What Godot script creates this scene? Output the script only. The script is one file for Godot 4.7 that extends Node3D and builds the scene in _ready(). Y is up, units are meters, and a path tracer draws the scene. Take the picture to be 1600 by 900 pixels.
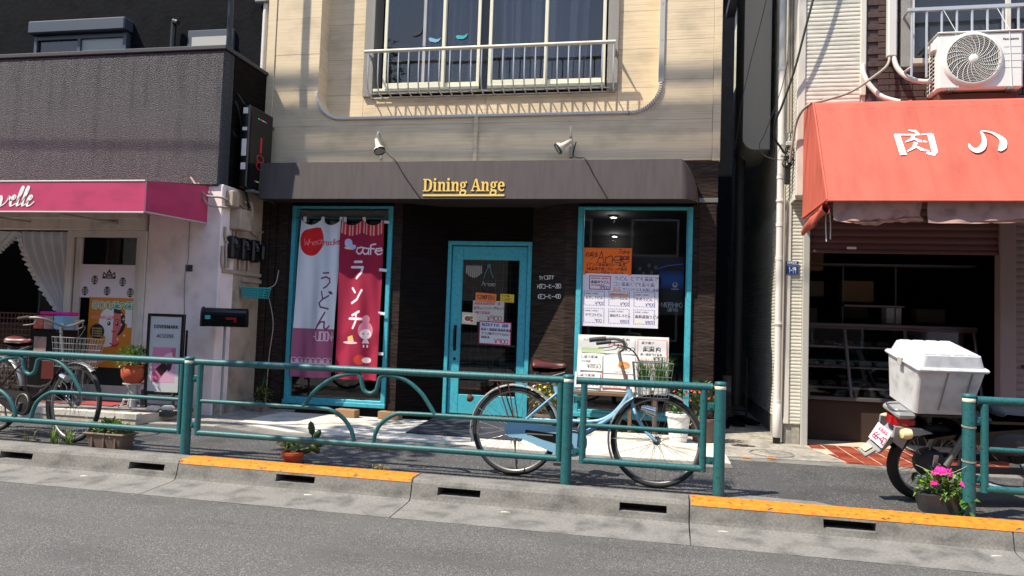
extends Node3D
# A shop front on a Japanese street: dark restaurant front between a beauty salon and a butcher's shop.

var M := {}
var rng := RandomNumberGenerator.new()
const TILT := 0.016          # the kerb and guardrail run at this slight angle to the shop fronts


# ------------------------------------------------------------------ mesh building
class Mb:
	var v := PackedVector3Array()
	var n := PackedVector3Array()
	var uv := PackedVector2Array()
	var t := Transform3D()

	func tri(a: Vector3, b: Vector3, c: Vector3, na: Vector3, nb: Vector3, nc: Vector3, ua := Vector2.ZERO, ub := Vector2.ZERO, uc := Vector2.ZERO) -> void:
		if (b - a).cross(c - a).dot(na + nb + nc) > 0.0:
			var s := b
			b = c
			c = s
			s = nb
			nb = nc
			nc = s
			var w := ub
			ub = uc
			uc = w
		v.append(t * a)
		v.append(t * b)
		v.append(t * c)
		n.append((t.basis * na).normalized())
		n.append((t.basis * nb).normalized())
		n.append((t.basis * nc).normalized())
		uv.append(ua)
		uv.append(ub)
		uv.append(uc)

	func flat(a: Vector3, b: Vector3, c: Vector3, out: Vector3) -> void:
		var m := (b - a).cross(c - a).normalized()
		if m.dot(out) < 0.0:
			m = -m
		tri(a, b, c, m, m, m)

	func quad(a: Vector3, b: Vector3, c: Vector3, d: Vector3, out: Vector3, ua := Vector2(0, 0), ub := Vector2(1, 0), uc := Vector2(1, 1), ud := Vector2(0, 1)) -> void:
		var m := (c - a).cross(d - b).normalized()
		if m.dot(out) < 0.0:
			m = -m
		tri(a, b, c, m, m, m, ua, ub, uc)
		tri(a, c, d, m, m, m, ua, uc, ud)

	func box(c: Vector3, s: Vector3, bevel := 0.0) -> void:
		var h := s * 0.5
		var e := minf(bevel, minf(h.x, minf(h.y, h.z)) * 0.8)
		var i := h - Vector3(e, e, e)
		for k in 3:
			var k1 := (k + 1) % 3
			var k2 := (k + 2) % 3
			for g in [-1.0, 1.0]:
				var q: Array[Vector3] = []
				for w in [[-1.0, -1.0], [1.0, -1.0], [1.0, 1.0], [-1.0, 1.0]]:
					var p := Vector3.ZERO
					p[k] = h[k] * g
					p[k1] = i[k1] * w[0]
					p[k2] = i[k2] * w[1]
					q.append(c + p)
				var out := Vector3.ZERO
				out[k] = g
				quad(q[0], q[1], q[2], q[3], out)
		if e <= 0.0:
			return
		for k in 3:
			var k1 := (k + 1) % 3
			var k2 := (k + 2) % 3
			for g in [-1.0, 1.0]:
				for f in [-1.0, 1.0]:
					var q: Array[Vector3] = []
					for w in [[-1.0, 0], [1.0, 0], [1.0, 1], [-1.0, 1]]:
						var p := Vector3.ZERO
						p[k] = i[k] * w[0]
						p[k1] = (h[k1] if w[1] == 0 else i[k1]) * g
						p[k2] = (i[k2] if w[1] == 0 else h[k2]) * f
						q.append(c + p)
					var out := Vector3.ZERO
					out[k1] = g
					out[k2] = f
					quad(q[0], q[1], q[2], q[3], out)
		for x in [-1.0, 1.0]:
			for y in [-1.0, 1.0]:
				for z in [-1.0, 1.0]:
					flat(c + Vector3(h.x * x, i.y * y, i.z * z), c + Vector3(i.x * x, h.y * y, i.z * z), c + Vector3(i.x * x, i.y * y, h.z * z), Vector3(x, y, z))

	func span(a: Vector3, b: Vector3, bevel := 0.0) -> void:      # a box from corner to corner
		box((a + b) * 0.5, (b - a).abs(), bevel)

	func tube(pts: PackedVector3Array, r: float, sides := 8, closed := false, r_end := -1.0, caps := true) -> void:
		var count := pts.size()
		if count < 2:
			return
		var up := Vector3.UP
		var first := (pts[1] - pts[0]).normalized()
		if absf(first.dot(up)) > 0.9:
			up = Vector3.RIGHT
		var rings: Array[PackedVector3Array] = []
		var dirs: Array[PackedVector3Array] = []
		var centres := PackedVector3Array()
		var m := count + (1 if closed else 0)
		for k in m:
			var p := pts[k % count]
			var before := pts[(k - 1 + count) % count] if closed else pts[maxi(k - 1, 0)]
			var after := pts[(k + 1) % count] if closed else pts[mini(k + 1, count - 1)]
			var d := (after - before).normalized()
			up = (up - d * up.dot(d)).normalized()
			var side := d.cross(up)
			var rad := r if r_end < 0.0 else lerpf(r, r_end, float(k) / (m - 1))
			var ring := PackedVector3Array()
			var dir := PackedVector3Array()
			for s in sides:
				var a := TAU * s / sides
				var o := up * cos(a) + side * sin(a)
				ring.append(p + o * rad)
				dir.append(o)
			rings.append(ring)
			dirs.append(dir)
			centres.append(d)
		for k in m - 1:
			for s in sides:
				var s1 := (s + 1) % sides
				tri(rings[k][s], rings[k][s1], rings[k + 1][s1], dirs[k][s], dirs[k][s1], dirs[k + 1][s1])
				tri(rings[k][s], rings[k + 1][s1], rings[k + 1][s], dirs[k][s], dirs[k + 1][s1], dirs[k + 1][s])
		if caps and not closed:
			for s in sides:
				var s1 := (s + 1) % sides
				flat(pts[0], rings[0][s], rings[0][s1], -centres[0])
				flat(pts[count - 1], rings[m - 1][s], rings[m - 1][s1], centres[m - 1])

	func rod(a: Vector3, b: Vector3, r: float, sides := 8, r_end := -1.0) -> void:
		tube(PackedVector3Array([a, b]), r, sides, false, r_end)

	func lathe(profile: Array, segs := 16, sharp := 0.6) -> void:   # profile of Vector2(radius, y), round the y axis
		var cnt := profile.size()
		var fn: Array[Vector2] = []
		for k in cnt - 1:
			var d: Vector2 = profile[k + 1] - profile[k]
			fn.append(Vector2(d.y, -d.x).normalized())
		for k in cnt - 1:
			var na := fn[k]
			var nb := fn[k]
			if k > 0 and fn[k - 1].dot(fn[k]) > sharp:
				na = (fn[k - 1] + fn[k]).normalized()
			if k < cnt - 2 and fn[k + 1].dot(fn[k]) > sharp:
				nb = (fn[k + 1] + fn[k]).normalized()
			var p: Vector2 = profile[k]
			var q: Vector2 = profile[k + 1]
			for s in segs:
				var a := TAU * s / segs
				var b := TAU * (s + 1) / segs
				var ca := Vector3(cos(a), 0, sin(a))
				var cb := Vector3(cos(b), 0, sin(b))
				var p0 := ca * p.x + Vector3(0, p.y, 0)
				var p1 := cb * p.x + Vector3(0, p.y, 0)
				var q0 := ca * q.x + Vector3(0, q.y, 0)
				var q1 := cb * q.x + Vector3(0, q.y, 0)
				var u := Vector3(0, na.y, 0)
				var w := Vector3(0, nb.y, 0)
				if p.x > 1e-6:
					tri(p0, p1, q1, ca * na.x + u, cb * na.x + u, cb * nb.x + w)
				if q.x > 1e-6:
					tri(p0, q1, q0, ca * na.x + u, cb * nb.x + w, ca * nb.x + w)

	func prism(poly: PackedVector2Array, z0: float, z1: float) -> void:   # outline in x and y, from z0 to z1
		var idx := Geometry2D.triangulate_polygon(poly)
		var lo := poly[0]
		var hi := poly[0]
		for p in poly:
			lo = lo.min(p)
			hi = hi.max(p)
		var sz := (hi - lo).max(Vector2(1e-6, 1e-6))
		for k in range(0, idx.size(), 3):
			for z in [z0, z1]:
				var nn := Vector3(0, 0, 1 if (z == z1) == (z1 > z0) else -1)
				var q: Array[Vector2] = [poly[idx[k]], poly[idx[k + 1]], poly[idx[k + 2]]]
				var w: Array[Vector2] = []
				for p in q:
					w.append(Vector2((p.x - lo.x) / sz.x, (hi.y - p.y) / sz.y))
				tri(Vector3(q[0].x, q[0].y, z), Vector3(q[1].x, q[1].y, z), Vector3(q[2].x, q[2].y, z), nn, nn, nn, w[0], w[1], w[2])
		var turn := 1.0 if Geometry2D.is_polygon_clockwise(poly) else -1.0
		for k in poly.size():
			var a := poly[k]
			var b := poly[(k + 1) % poly.size()]
			var o := Vector2(-(b - a).y, (b - a).x) * turn
			quad(Vector3(a.x, a.y, z0), Vector3(b.x, b.y, z0), Vector3(b.x, b.y, z1), Vector3(a.x, a.y, z1), Vector3(o.x, o.y, 0))

	func sweep(profile: PackedVector2Array, x0: float, x1: float, caps := false, closed := false) -> void:   # profile of (z, y) along x; outside is to the left of its run
		var m := profile.size()
		for k in (m if closed else m - 1):
			var a := profile[k]
			var b := profile[(k + 1) % m]
			var o := Vector2(-(b - a).y, (b - a).x)
			quad(Vector3(x0, a.y, a.x), Vector3(x1, a.y, a.x), Vector3(x1, b.y, b.x), Vector3(x0, b.y, b.x), Vector3(0, o.y, o.x))
		if caps:
			var idx := Geometry2D.triangulate_polygon(profile)
			for k in range(0, idx.size(), 3):
				var a := profile[idx[k]]
				var b := profile[idx[k + 1]]
				var c := profile[idx[k + 2]]
				flat(Vector3(x0, a.y, a.x), Vector3(x0, b.y, b.x), Vector3(x0, c.y, c.x), Vector3.LEFT)
				flat(Vector3(x1, a.y, a.x), Vector3(x1, b.y, b.x), Vector3(x1, c.y, c.x), Vector3.RIGHT)

	func grid(f: Callable, nu: int, nv: int, out: Vector3) -> void:       # a smooth sheet f(u, v)
		var pts: Array[PackedVector3Array] = []
		var nor: Array[PackedVector3Array] = []
		for j in nv + 1:
			var row := PackedVector3Array()
			for i in nu + 1:
				row.append(f.call(float(i) / nu, float(j) / nv))
			pts.append(row)
		for j in nv + 1:
			var row := PackedVector3Array()
			for i in nu + 1:
				var du := pts[j][mini(i + 1, nu)] - pts[j][maxi(i - 1, 0)]
				var dv := pts[mini(j + 1, nv)][i] - pts[maxi(j - 1, 0)][i]
				var m := du.cross(dv).normalized()
				row.append(m if m.dot(out) >= 0.0 else -m)
			nor.append(row)
		for j in nv:
			for i in nu:
				var ua := Vector2(float(i) / nu, float(j) / nv)
				var uc := Vector2(float(i + 1) / nu, float(j + 1) / nv)
				var ub := Vector2(uc.x, ua.y)
				var ud := Vector2(ua.x, uc.y)
				tri(pts[j][i], pts[j][i + 1], pts[j + 1][i + 1], nor[j][i], nor[j][i + 1], nor[j + 1][i + 1], ua, ub, uc)
				tri(pts[j][i], pts[j + 1][i + 1], pts[j + 1][i], nor[j][i], nor[j + 1][i + 1], nor[j + 1][i], ua, uc, ud)

	func leaf(p: Vector3, dir: Vector3, up: Vector3, length: float, width: float) -> void:   # a folded, pointed leaf
		var side := dir.cross(up).normalized()
		var top := side.cross(dir).normalized()
		var mid := p + dir * length * 0.5 + top * length * 0.08
		var tip := p + dir * length - top * length * 0.08
		var l := mid + side * width * 0.5 + top * width * 0.14
		var r := mid - side * width * 0.5 + top * width * 0.14
		flat(p, l, mid, top)
		flat(l, tip, mid, top)
		flat(p, r, mid, top)
		flat(r, tip, mid, top)

	func mesh(m: Material) -> ArrayMesh:
		var a := []
		a.resize(Mesh.ARRAY_MAX)
		a[Mesh.ARRAY_VERTEX] = v
		a[Mesh.ARRAY_NORMAL] = n
		a[Mesh.ARRAY_TEX_UV] = uv
		var out := ArrayMesh.new()
		out.add_surface_from_arrays(Mesh.PRIMITIVE_TRIANGLES, a)
		out.surface_set_material(0, m)
		return out


func curve(pts: Array, steps := 6, closed := false) -> PackedVector3Array:      # a smooth line through points
	var out := PackedVector3Array()
	var c := pts.size()
	for k in (c if closed else c - 1):
		var p1: Vector3 = pts[k]
		var p2: Vector3 = pts[(k + 1) % c]
		var p0: Vector3 = pts[(k - 1 + c) % c] if closed else pts[maxi(k - 1, 0)]
		var p3: Vector3 = pts[(k + 2) % c] if closed else pts[mini(k + 2, c - 1)]
		for s in steps:
			out.append(p1.cubic_interpolate(p2, p0, p3, float(s) / steps))
	if not closed:
		out.append(pts[c - 1])
	return out


func circle(c: Vector3, r: float, axis: Vector3, count := 24, from := 0.0, to := TAU) -> PackedVector3Array:
	var u := axis.cross(Vector3.UP)
	if u.length() < 0.1:
		u = axis.cross(Vector3.RIGHT)
	u = u.normalized()
	var w := u.cross(axis).normalized()
	var out := PackedVector3Array()
	var whole := absf(to - from - TAU) < 1e-4
	for k in (count if whole else count + 1):
		var a := from + (to - from) * k / count
		out.append(c + u * cos(a) * r + w * sin(a) * r)
	return out


# ------------------------------------------------------------------ naming
func fresh(parent: Node, called: String) -> String:
	if not parent.has_node(NodePath(called)):
		return called
	var k := 1
	while parent.has_node(NodePath("%s_%03d" % [called, k])):
		k += 1
	return "%s_%03d" % [called, k]


func thing(called: String, label: String, category: String, at := Vector3.ZERO, turn := 0.0, group := "") -> Node3D:
	var o := Node3D.new()
	o.name = fresh(self, called)
	add_child(o, true)
	o.position = at
	o.rotation.y = turn
	tag(o, label, category, group)
	return o


func tag(o: Node, label: String, category: String, group := "") -> Node:
	o.set_meta("label", label)
	o.set_meta("category", category)
	if group != "":
		o.set_meta("group", group)
	return o


func part(p: Node, called: String, mb: Mb, m: Material, label := "") -> MeshInstance3D:   # shape in the parent's own axes
	var o := MeshInstance3D.new()
	o.mesh = mb.mesh(m)
	o.name = fresh(p, called)
	p.add_child(o, true)
	if label != "":
		o.set_meta("label", label)
	return o


func wpart(p: Node3D, called: String, mb: Mb, m: Material, label := "") -> MeshInstance3D:   # shape in the scene's axes
	var o := part(p, called, mb, m, label)
	var w := p.transform
	var q := p.get_parent()
	while q != self and q is Node3D:
		w = q.transform * w
		q = q.get_parent()
	o.transform = w.affine_inverse()
	return o


func piece(p: Node, called: String, me: Mesh, m: Material, at: Vector3, turn := 0.0) -> MeshInstance3D:   # a piece that shares its mesh
	var o := MeshInstance3D.new()
	o.mesh = me
	o.material_override = m
	o.name = fresh(p, called)
	p.add_child(o, true)
	o.position = at
	o.rotation.y = turn
	return o


func solo(called: String, mb: Mb, m: Material, label: String, category: String, group := "") -> MeshInstance3D:
	var o := part(self, called, mb, m)
	tag(o, label, category, group)
	return o


func ground(called: String, mb: Mb, m: Material) -> MeshInstance3D:
	var o := part(self, called, mb, m)
	o.set_meta("kind", "structure")
	return o


func stuff(o: Node) -> Node:
	o.set_meta("kind", "stuff")
	return o


func lettering(p: Node3D, text: String, size: float, depth: float, m: Material, at: Vector3, basis_ := Basis(), serif := false, bold := true, width := 0.0) -> MeshInstance3D:
	var tm := TextMesh.new()
	var f := SystemFont.new()
	f.font_names = PackedStringArray(["Droid Serif" if serif else "Droid Sans"])
	f.font_weight = 700 if bold else 400
	tm.font = f
	tm.text = text
	tm.font_size = 64
	tm.pixel_size = size / 64.0 / 0.71      # size is the height of a capital
	tm.depth = depth
	tm.curve_step = 2.0
	tm.material = m
	var o := MeshInstance3D.new()
	o.mesh = tm
	o.name = fresh(p, "lettering")
	p.add_child(o, true)
	var b := basis_
	if width > 0.0:
		var w := tm.get_aabb().size.x
		if w > 0.0:
			b = b * Basis.from_scale(Vector3(width / w, 1, 1))
	o.transform = Transform3D(b, at)
	return o


# ------------------------------------------------------------------ materials
func noise(freq: float, sd: int, type := FastNoiseLite.TYPE_SIMPLEX_SMOOTH, octaves := 4) -> FastNoiseLite:
	var f := FastNoiseLite.new()
	f.noise_type = type
	f.frequency = freq
	f.seed = sd
	f.fractal_octaves = octaves
	if octaves <= 1:
		f.fractal_type = FastNoiseLite.FRACTAL_NONE
	return f


func ramp(colors: Array, offsets: Array) -> Gradient:
	var g := Gradient.new()
	g.colors = PackedColorArray(colors)
	g.offsets = PackedFloat32Array(offsets)
	return g


func ntex(f: FastNoiseLite, g: Gradient, size := 512) -> NoiseTexture2D:
	var t := NoiseTexture2D.new()
	t.width = size
	t.height = size
	t.seamless = true
	t.seamless_blend_skirt = 0.15
	t.noise = f
	t.color_ramp = g
	t.generate_mipmaps = false
	return t


func mat(called: String, c: Color, rough := 0.6, metal := 0.0) -> StandardMaterial3D:
	var m := StandardMaterial3D.new()
	m.resource_name = called
	m.albedo_color = c
	m.roughness = rough
	m.metallic = metal
	M[called] = m
	return m


func tri_map(m: StandardMaterial3D, t: Texture2D, scale_: Vector3) -> void:
	m.albedo_texture = t
	m.uv1_triplanar = true
	m.uv1_world_triplanar = true
	m.uv1_triplanar_sharpness = 8.0
	m.uv1_scale = scale_


func relief(m: StandardMaterial3D, t: Texture2D, cm: float) -> void:
	m.heightmap_enabled = true
	m.heightmap_texture = t
	m.heightmap_scale = cm


func stain(m: StandardMaterial3D, t: Texture2D, scale_: Vector3) -> void:       # wear and dirt multiplied over the colour
	m.detail_enabled = true
	m.detail_albedo = t
	m.detail_blend_mode = BaseMaterial3D.BLEND_MODE_MUL
	m.detail_uv_layer = BaseMaterial3D.DETAIL_UV_2
	m.uv2_triplanar = true
	m.uv2_world_triplanar = true
	m.uv2_scale = scale_


func g(x: float) -> Color:
	return Color(x, x, x)


func make_materials() -> void:
	var wear := ntex(noise(0.012, 11, FastNoiseLite.TYPE_SIMPLEX_SMOOTH, 5), ramp([g(0.72), g(0.93), g(1.0)], [0.0, 0.45, 1.0]))
	var wear_soft := ntex(noise(0.01, 17, FastNoiseLite.TYPE_SIMPLEX_SMOOTH, 4), ramp([g(0.86), g(0.97), g(1.0)], [0.0, 0.5, 1.0]))
	var dirt := ntex(noise(0.014, 23, FastNoiseLite.TYPE_SIMPLEX_SMOOTH, 6), ramp([g(0.68), g(0.88), g(0.97), g(1.0)], [0.0, 0.35, 0.55, 1.0]))
	var grain := ntex(noise(0.22, 5, FastNoiseLite.TYPE_VALUE_CUBIC, 3), ramp([g(0.0), g(1.0)], [0.0, 1.0]))
	var lump := ntex(noise(0.06, 6, FastNoiseLite.TYPE_SIMPLEX_SMOOTH, 4), ramp([g(0.0), g(1.0)], [0.0, 1.0]))
	# asphalt: stones in bitumen
	var stones := noise(0.26, 3, FastNoiseLite.TYPE_CELLULAR, 1)
	stones.cellular_return_type = FastNoiseLite.RETURN_CELL_VALUE
	var road := mat("road_asphalt", Color(1, 1, 1), 0.85)
	tri_map(road, ntex(stones, ramp([Color(0.285, 0.275, 0.265), Color(0.345, 0.335, 0.32), Color(0.395, 0.385, 0.37), Color(0.57, 0.555, 0.53)], [0.0, 0.5, 0.85, 1.0]), 1024), Vector3(0.8, 0.8, 0.8))
	var stone_height := noise(0.26, 3, FastNoiseLite.TYPE_CELLULAR, 1)
	stone_height.cellular_return_type = FastNoiseLite.RETURN_DISTANCE
	relief(road, ntex(stone_height, ramp([g(1), g(0)], [0.0, 1.0]), 1024), 0.35)
	stain(road, wear_soft, Vector3(0.12, 0.12, 0.3))
	var walk := mat("sidewalk_asphalt", Color(1, 1, 1), 0.9)
	tri_map(walk, ntex(stones, ramp([Color(0.2, 0.2, 0.2), Color(0.28, 0.275, 0.27), Color(0.35, 0.345, 0.34), Color(0.62, 0.6, 0.58)], [0.0, 0.5, 0.9, 1.0]), 1024), Vector3(0.62, 0.62, 0.62))
	relief(walk, ntex(stone_height, ramp([g(1), g(0)], [0.0, 1.0]), 1024), 0.35)
	stain(walk, wear, Vector3(0.23, 0.23, 0.23))
	# concrete
	var con := mat("kerb_concrete", Color(0.97, 0.97, 0.97), 0.9)
	tri_map(con, ntex(noise(0.12, 31, FastNoiseLite.TYPE_VALUE_CUBIC, 5), ramp([Color(0.42, 0.405, 0.385), Color(0.475, 0.46, 0.435), Color(0.5, 0.485, 0.46), Color(0.54, 0.525, 0.5)], [0.0, 0.4, 0.6, 1.0])), Vector3(1.6, 1.6, 1.6))
	relief(con, grain, 0.07)
	stain(con, dirt, Vector3(0.5, 0.9, 0.5))
	var apron := mat("pale_concrete", Color(1, 1, 1), 0.88)
	tri_map(apron, ntex(noise(0.05, 37, FastNoiseLite.TYPE_SIMPLEX_SMOOTH, 6), ramp([Color(0.74, 0.715, 0.66), Color(0.8, 0.775, 0.72), Color(0.84, 0.815, 0.76)], [0.0, 0.45, 1.0])), Vector3(0.7, 0.7, 0.7))
	relief(apron, grain, 0.08)
	stain(apron, wear, Vector3(0.4, 0.4, 0.4))
	var old := mat("old_concrete", Color(1, 1, 1), 0.92)
	tri_map(old, ntex(noise(0.04, 41, FastNoiseLite.TYPE_SIMPLEX_SMOOTH, 6), ramp([Color(0.5, 0.475, 0.43), Color(0.6, 0.575, 0.53), Color(0.68, 0.655, 0.6)], [0.0, 0.5, 1.0])), Vector3(0.7, 0.7, 0.7))
	relief(old, grain, 0.15)
	stain(old, dirt, Vector3(0.45, 0.45, 0.45))
	# siding of the upper storey: fine horizontal grooves in a sandy board
	var comb := noise(0.05, 43, FastNoiseLite.TYPE_VALUE_CUBIC, 3)
	var lines := ntex(comb, ramp([g(0), g(1)], [0.0, 1.0]))
	var side := mat("beige_siding", Color(1, 1, 1), 0.8)
	tri_map(side, ntex(comb, ramp([Color(0.79, 0.7, 0.57), Color(0.86, 0.775, 0.64), Color(0.895, 0.815, 0.69)], [0.0, 0.45, 1.0])), Vector3(0.09, 5.0, 0.09))
	relief(side, lines, 0.1)
	stain(side, wear_soft, Vector3(0.3, 0.5, 0.3))
	var brown := mat("brown_siding", Color(1, 1, 1), 0.75)
	tri_map(brown, ntex(comb, ramp([Color(0.14, 0.112, 0.1), Color(0.2, 0.163, 0.148), Color(0.27, 0.225, 0.205)], [0.0, 0.5, 1.0])), Vector3(0.5, 2.6, 0.5))
	relief(brown, lines, 0.45)
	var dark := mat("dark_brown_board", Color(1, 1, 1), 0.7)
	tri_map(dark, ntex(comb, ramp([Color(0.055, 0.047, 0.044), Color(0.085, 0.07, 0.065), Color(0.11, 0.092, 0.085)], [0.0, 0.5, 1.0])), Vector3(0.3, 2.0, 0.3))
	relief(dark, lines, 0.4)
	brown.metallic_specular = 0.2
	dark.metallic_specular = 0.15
	var stucco := mat("charcoal_stucco", Color(1, 1, 1), 0.75)
	tri_map(stucco, ntex(noise(0.07, 47, FastNoiseLite.TYPE_SIMPLEX_SMOOTH, 5), ramp([Color(0.175, 0.172, 0.185), Color(0.295, 0.29, 0.305), Color(0.46, 0.45, 0.465)], [0.0, 0.5, 1.0])), Vector3(0.95, 1.3, 0.95))
	relief(stucco, ntex(noise(0.09, 48, FastNoiseLite.TYPE_SIMPLEX, 4), ramp([g(0), g(1)], [0.0, 1.0])), 2.6)
	stain(stucco, wear, Vector3(0.9, 0.14, 0.9))
	var rough_white := mat("rough_white_stucco", Color(0.72, 0.7, 0.67), 0.9)
	tri_map(rough_white, ntex(noise(0.05, 49, FastNoiseLite.TYPE_SIMPLEX, 3), ramp([g(0.75), g(1)], [0.0, 1.0])), Vector3(4, 4, 4))
	relief(rough_white, lump, 1.2)
	var pink := mat("pink_white_render", Color(0.94, 0.87, 0.85), 0.85)
	tri_map(pink, wear_soft, Vector3(0.5, 0.5, 0.5))
	relief(pink, grain, 0.06)
	var tan_wall := mat("tan_render", Color(0.7, 0.62, 0.54), 0.85)
	tri_map(tan_wall, wear, Vector3(0.5, 0.5, 0.5))
	relief(tan_wall, grain, 0.08)
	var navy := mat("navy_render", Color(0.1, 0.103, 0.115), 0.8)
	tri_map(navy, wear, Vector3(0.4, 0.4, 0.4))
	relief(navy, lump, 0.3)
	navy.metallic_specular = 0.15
	var ivory := mat("ivory_siding", Color(0.84, 0.82, 0.76), 0.75)
	tri_map(ivory, wear_soft, Vector3(0.5, 1.5, 0.5))
	relief(ivory, grain, 0.1)
	var ivory_trim := mat("ivory_trim", Color(0.82, 0.79, 0.74), 0.6)
	tri_map(ivory_trim, wear_soft, Vector3(0.8, 0.3, 0.8))
	var brick := mat("dark_brown_tile", Color(1, 1, 1), 0.55)
	tri_map(brick, ntex(noise(0.03, 53, FastNoiseLite.TYPE_SIMPLEX_SMOOTH, 3), ramp([Color(0.22, 0.15, 0.13), Color(0.33, 0.24, 0.21)], [0.0, 1.0])), Vector3(1.2, 1.2, 1.2))
	relief(brick, grain, 0.06)
	for k in 3:
		var rt := mat("red_tile_%d" % k, [Color(0.56, 0.24, 0.15), Color(0.5, 0.2, 0.13), Color(0.6, 0.28, 0.18)][k], 0.6)
		tri_map(rt, wear, Vector3(2.3, 2.3, 2.3))
		relief(rt, grain, 0.05)
	for k in 2:
		var gt := mat("grey_tile_%d" % k, [Color(0.55, 0.52, 0.49), Color(0.5, 0.475, 0.45)][k], 0.75)
		tri_map(gt, wear, Vector3(1.7, 1.7, 1.7))
	mat("tile_joint", Color(0.72, 0.66, 0.58), 0.9)
	# paints, metals, plastics
	var rail := mat("teal_paint", Color(0.115, 0.365, 0.375), 0.5)
	tri_map(rail, ntex(noise(0.02, 59, FastNoiseLite.TYPE_SIMPLEX_SMOOTH, 5), ramp([Color(0.82, 0.84, 0.84), g(0.96), g(1.0)], [0.0, 0.4, 1.0])), Vector3(1.7, 1.7, 1.7))
	stain(rail, ntex(noise(0.035, 97, FastNoiseLite.TYPE_SIMPLEX_SMOOTH, 5), ramp([Color(0.9, 0.5, 0.35), Color(0.7, 0.55, 0.5), g(1.0), g(1.0)], [0.0, 0.25, 0.28, 1.0])), Vector3(2.6, 2.6, 2.6))
	var turq := mat("turquoise_paint", Color(0.27, 0.68, 0.74), 0.5)
	tri_map(turq, ntex(noise(0.03, 61, FastNoiseLite.TYPE_SIMPLEX_SMOOTH, 5), ramp([g(0.8), g(0.95), g(1.0)], [0.0, 0.4, 1.0])), Vector3(1.1, 1.1, 1.1))
	var yel := mat("yellow_paint", Color(0.84, 0.49, 0.075), 0.75)
	tri_map(yel, ntex(noise(0.05, 67, FastNoiseLite.TYPE_SIMPLEX_SMOOTH, 6), ramp([Color(0.8, 0.8, 0.8, 0.0), Color(0.8, 0.8, 0.8, 0.0), Color(0.86, 0.86, 0.86, 1.0), g(1.0)], [0.0, 0.17, 0.19, 0.6])), Vector3(0.7, 0.7, 0.7))
	yel.transparency = BaseMaterial3D.TRANSPARENCY_ALPHA_SCISSOR
	yel.alpha_scissor_threshold = 0.5
	relief(yel, grain, 0.1)
	mat("cream_frame", Color(0.86, 0.84, 0.74), 0.4)
	mat("aluminium", Color(0.78, 0.78, 0.77), 0.35, 0.7)
	mat("steel", Color(0.72, 0.71, 0.7), 0.28, 0.9)
	mat("chrome", Color(0.85, 0.85, 0.85), 0.12, 1.0)
	mat("dull_steel", Color(0.5, 0.49, 0.47), 0.5, 0.6)
	mat("rusty_steel", Color(0.34, 0.2, 0.13), 0.8, 0.2)
	mat("black_rubber", Color(0.11, 0.11, 0.11), 0.75)
	mat("black_plastic", Color(0.07, 0.07, 0.075), 0.45)
	mat("dark_grey", Color(0.2, 0.2, 0.21), 0.6)
	mat("gloss_black", Color(0.035, 0.035, 0.04), 0.2)
	mat("brown_leather", Color(0.32, 0.12, 0.09), 0.4)
	mat("white_plastic", Color(0.87, 0.86, 0.83), 0.45)
	mat("ivory_plastic", Color(0.82, 0.79, 0.7), 0.5)
	mat("pipe_white", Color(0.8, 0.78, 0.75), 0.5)
	mat("grey_plastic", Color(0.52, 0.52, 0.52), 0.55)
	mat("slate_metal", Color(0.24, 0.27, 0.31), 0.5)
	mat("pale_grey", Color(0.66, 0.65, 0.62), 0.6)
	mat("blue_paint", Color(0.48, 0.66, 0.76), 0.35)
	mat("dark_frame_paint", Color(0.13, 0.09, 0.085), 0.3)
	mat("gold", Color(0.9, 0.76, 0.4), 0.5)
	mat("white_print", Color(0.93, 0.92, 0.9), 0.7)
	mat("black_print", Color(0.05, 0.05, 0.05), 0.7)
	mat("terracotta", Color(0.66, 0.28, 0.16), 0.8)
	mat("red_lens", Color(0.6, 0.03, 0.05), 0.15)
	mat("amber_lens", Color(0.85, 0.78, 0.6), 0.2)
	mat("brown_plastic", Color(0.42, 0.34, 0.29), 0.7)
	mat("soil", Color(0.16, 0.11, 0.08), 0.95)
	mat("shutter_paint", Color(0.35, 0.22, 0.22), 0.55)
	mat("shutter_grey", Color(0.5, 0.44, 0.43), 0.6)
	mat("interior_dark", Color(0.13, 0.12, 0.115), 0.9)
	mat("interior_brown", Color(0.2, 0.13, 0.09), 0.8)
	mat("interior_pale", Color(0.36, 0.34, 0.3), 0.8)
	mat("case_metal", Color(0.36, 0.35, 0.36), 0.5, 0.4)
	mat("rim_metal", Color(0.55, 0.54, 0.53), 0.4, 0.7)
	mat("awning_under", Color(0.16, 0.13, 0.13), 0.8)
	mat("teal_basket", Color(0.15, 0.62, 0.62), 0.5)
	mat("wood", Color(0.55, 0.42, 0.3), 0.8)
	mat("old_wood", Color(0.4, 0.31, 0.23), 0.85)
	mat("plate_blue", Color(0.09, 0.2, 0.45), 0.45)
	mat("cable_black", Color(0.03, 0.03, 0.03), 0.6)
	mat("cable_pale", Color(0.6, 0.56, 0.5), 0.6)
	var glow := mat("lamp_glow", Color(1, 0.97, 0.9), 0.4)
	glow.emission_enabled = true
	glow.emission = Color(1, 0.95, 0.85)
	glow.emission_energy_multiplier = 1.2
	mat("white_cloth", Color(0.86, 0.86, 0.86), 0.9)
	mat("red_mat", Color(0.55, 0.22, 0.22), 0.95)
	mat("door_mat", Color(0.2, 0.21, 0.24), 0.97)
	tri_map(M.door_mat, ntex(noise(0.35, 71, FastNoiseLite.TYPE_VALUE_CUBIC, 2), ramp([g(0.45), g(1.0), g(1.5)], [0.0, 0.6, 1.0])), Vector3(1.2, 1.2, 1.2))
	var iron := mat("cast_iron", Color(0.3, 0.25, 0.22), 0.7, 0.3)
	tri_map(iron, wear, Vector3(2, 2, 2))
	var pk := mat("pink_canvas", Color(0.74, 0.21, 0.38), 0.6)
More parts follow.
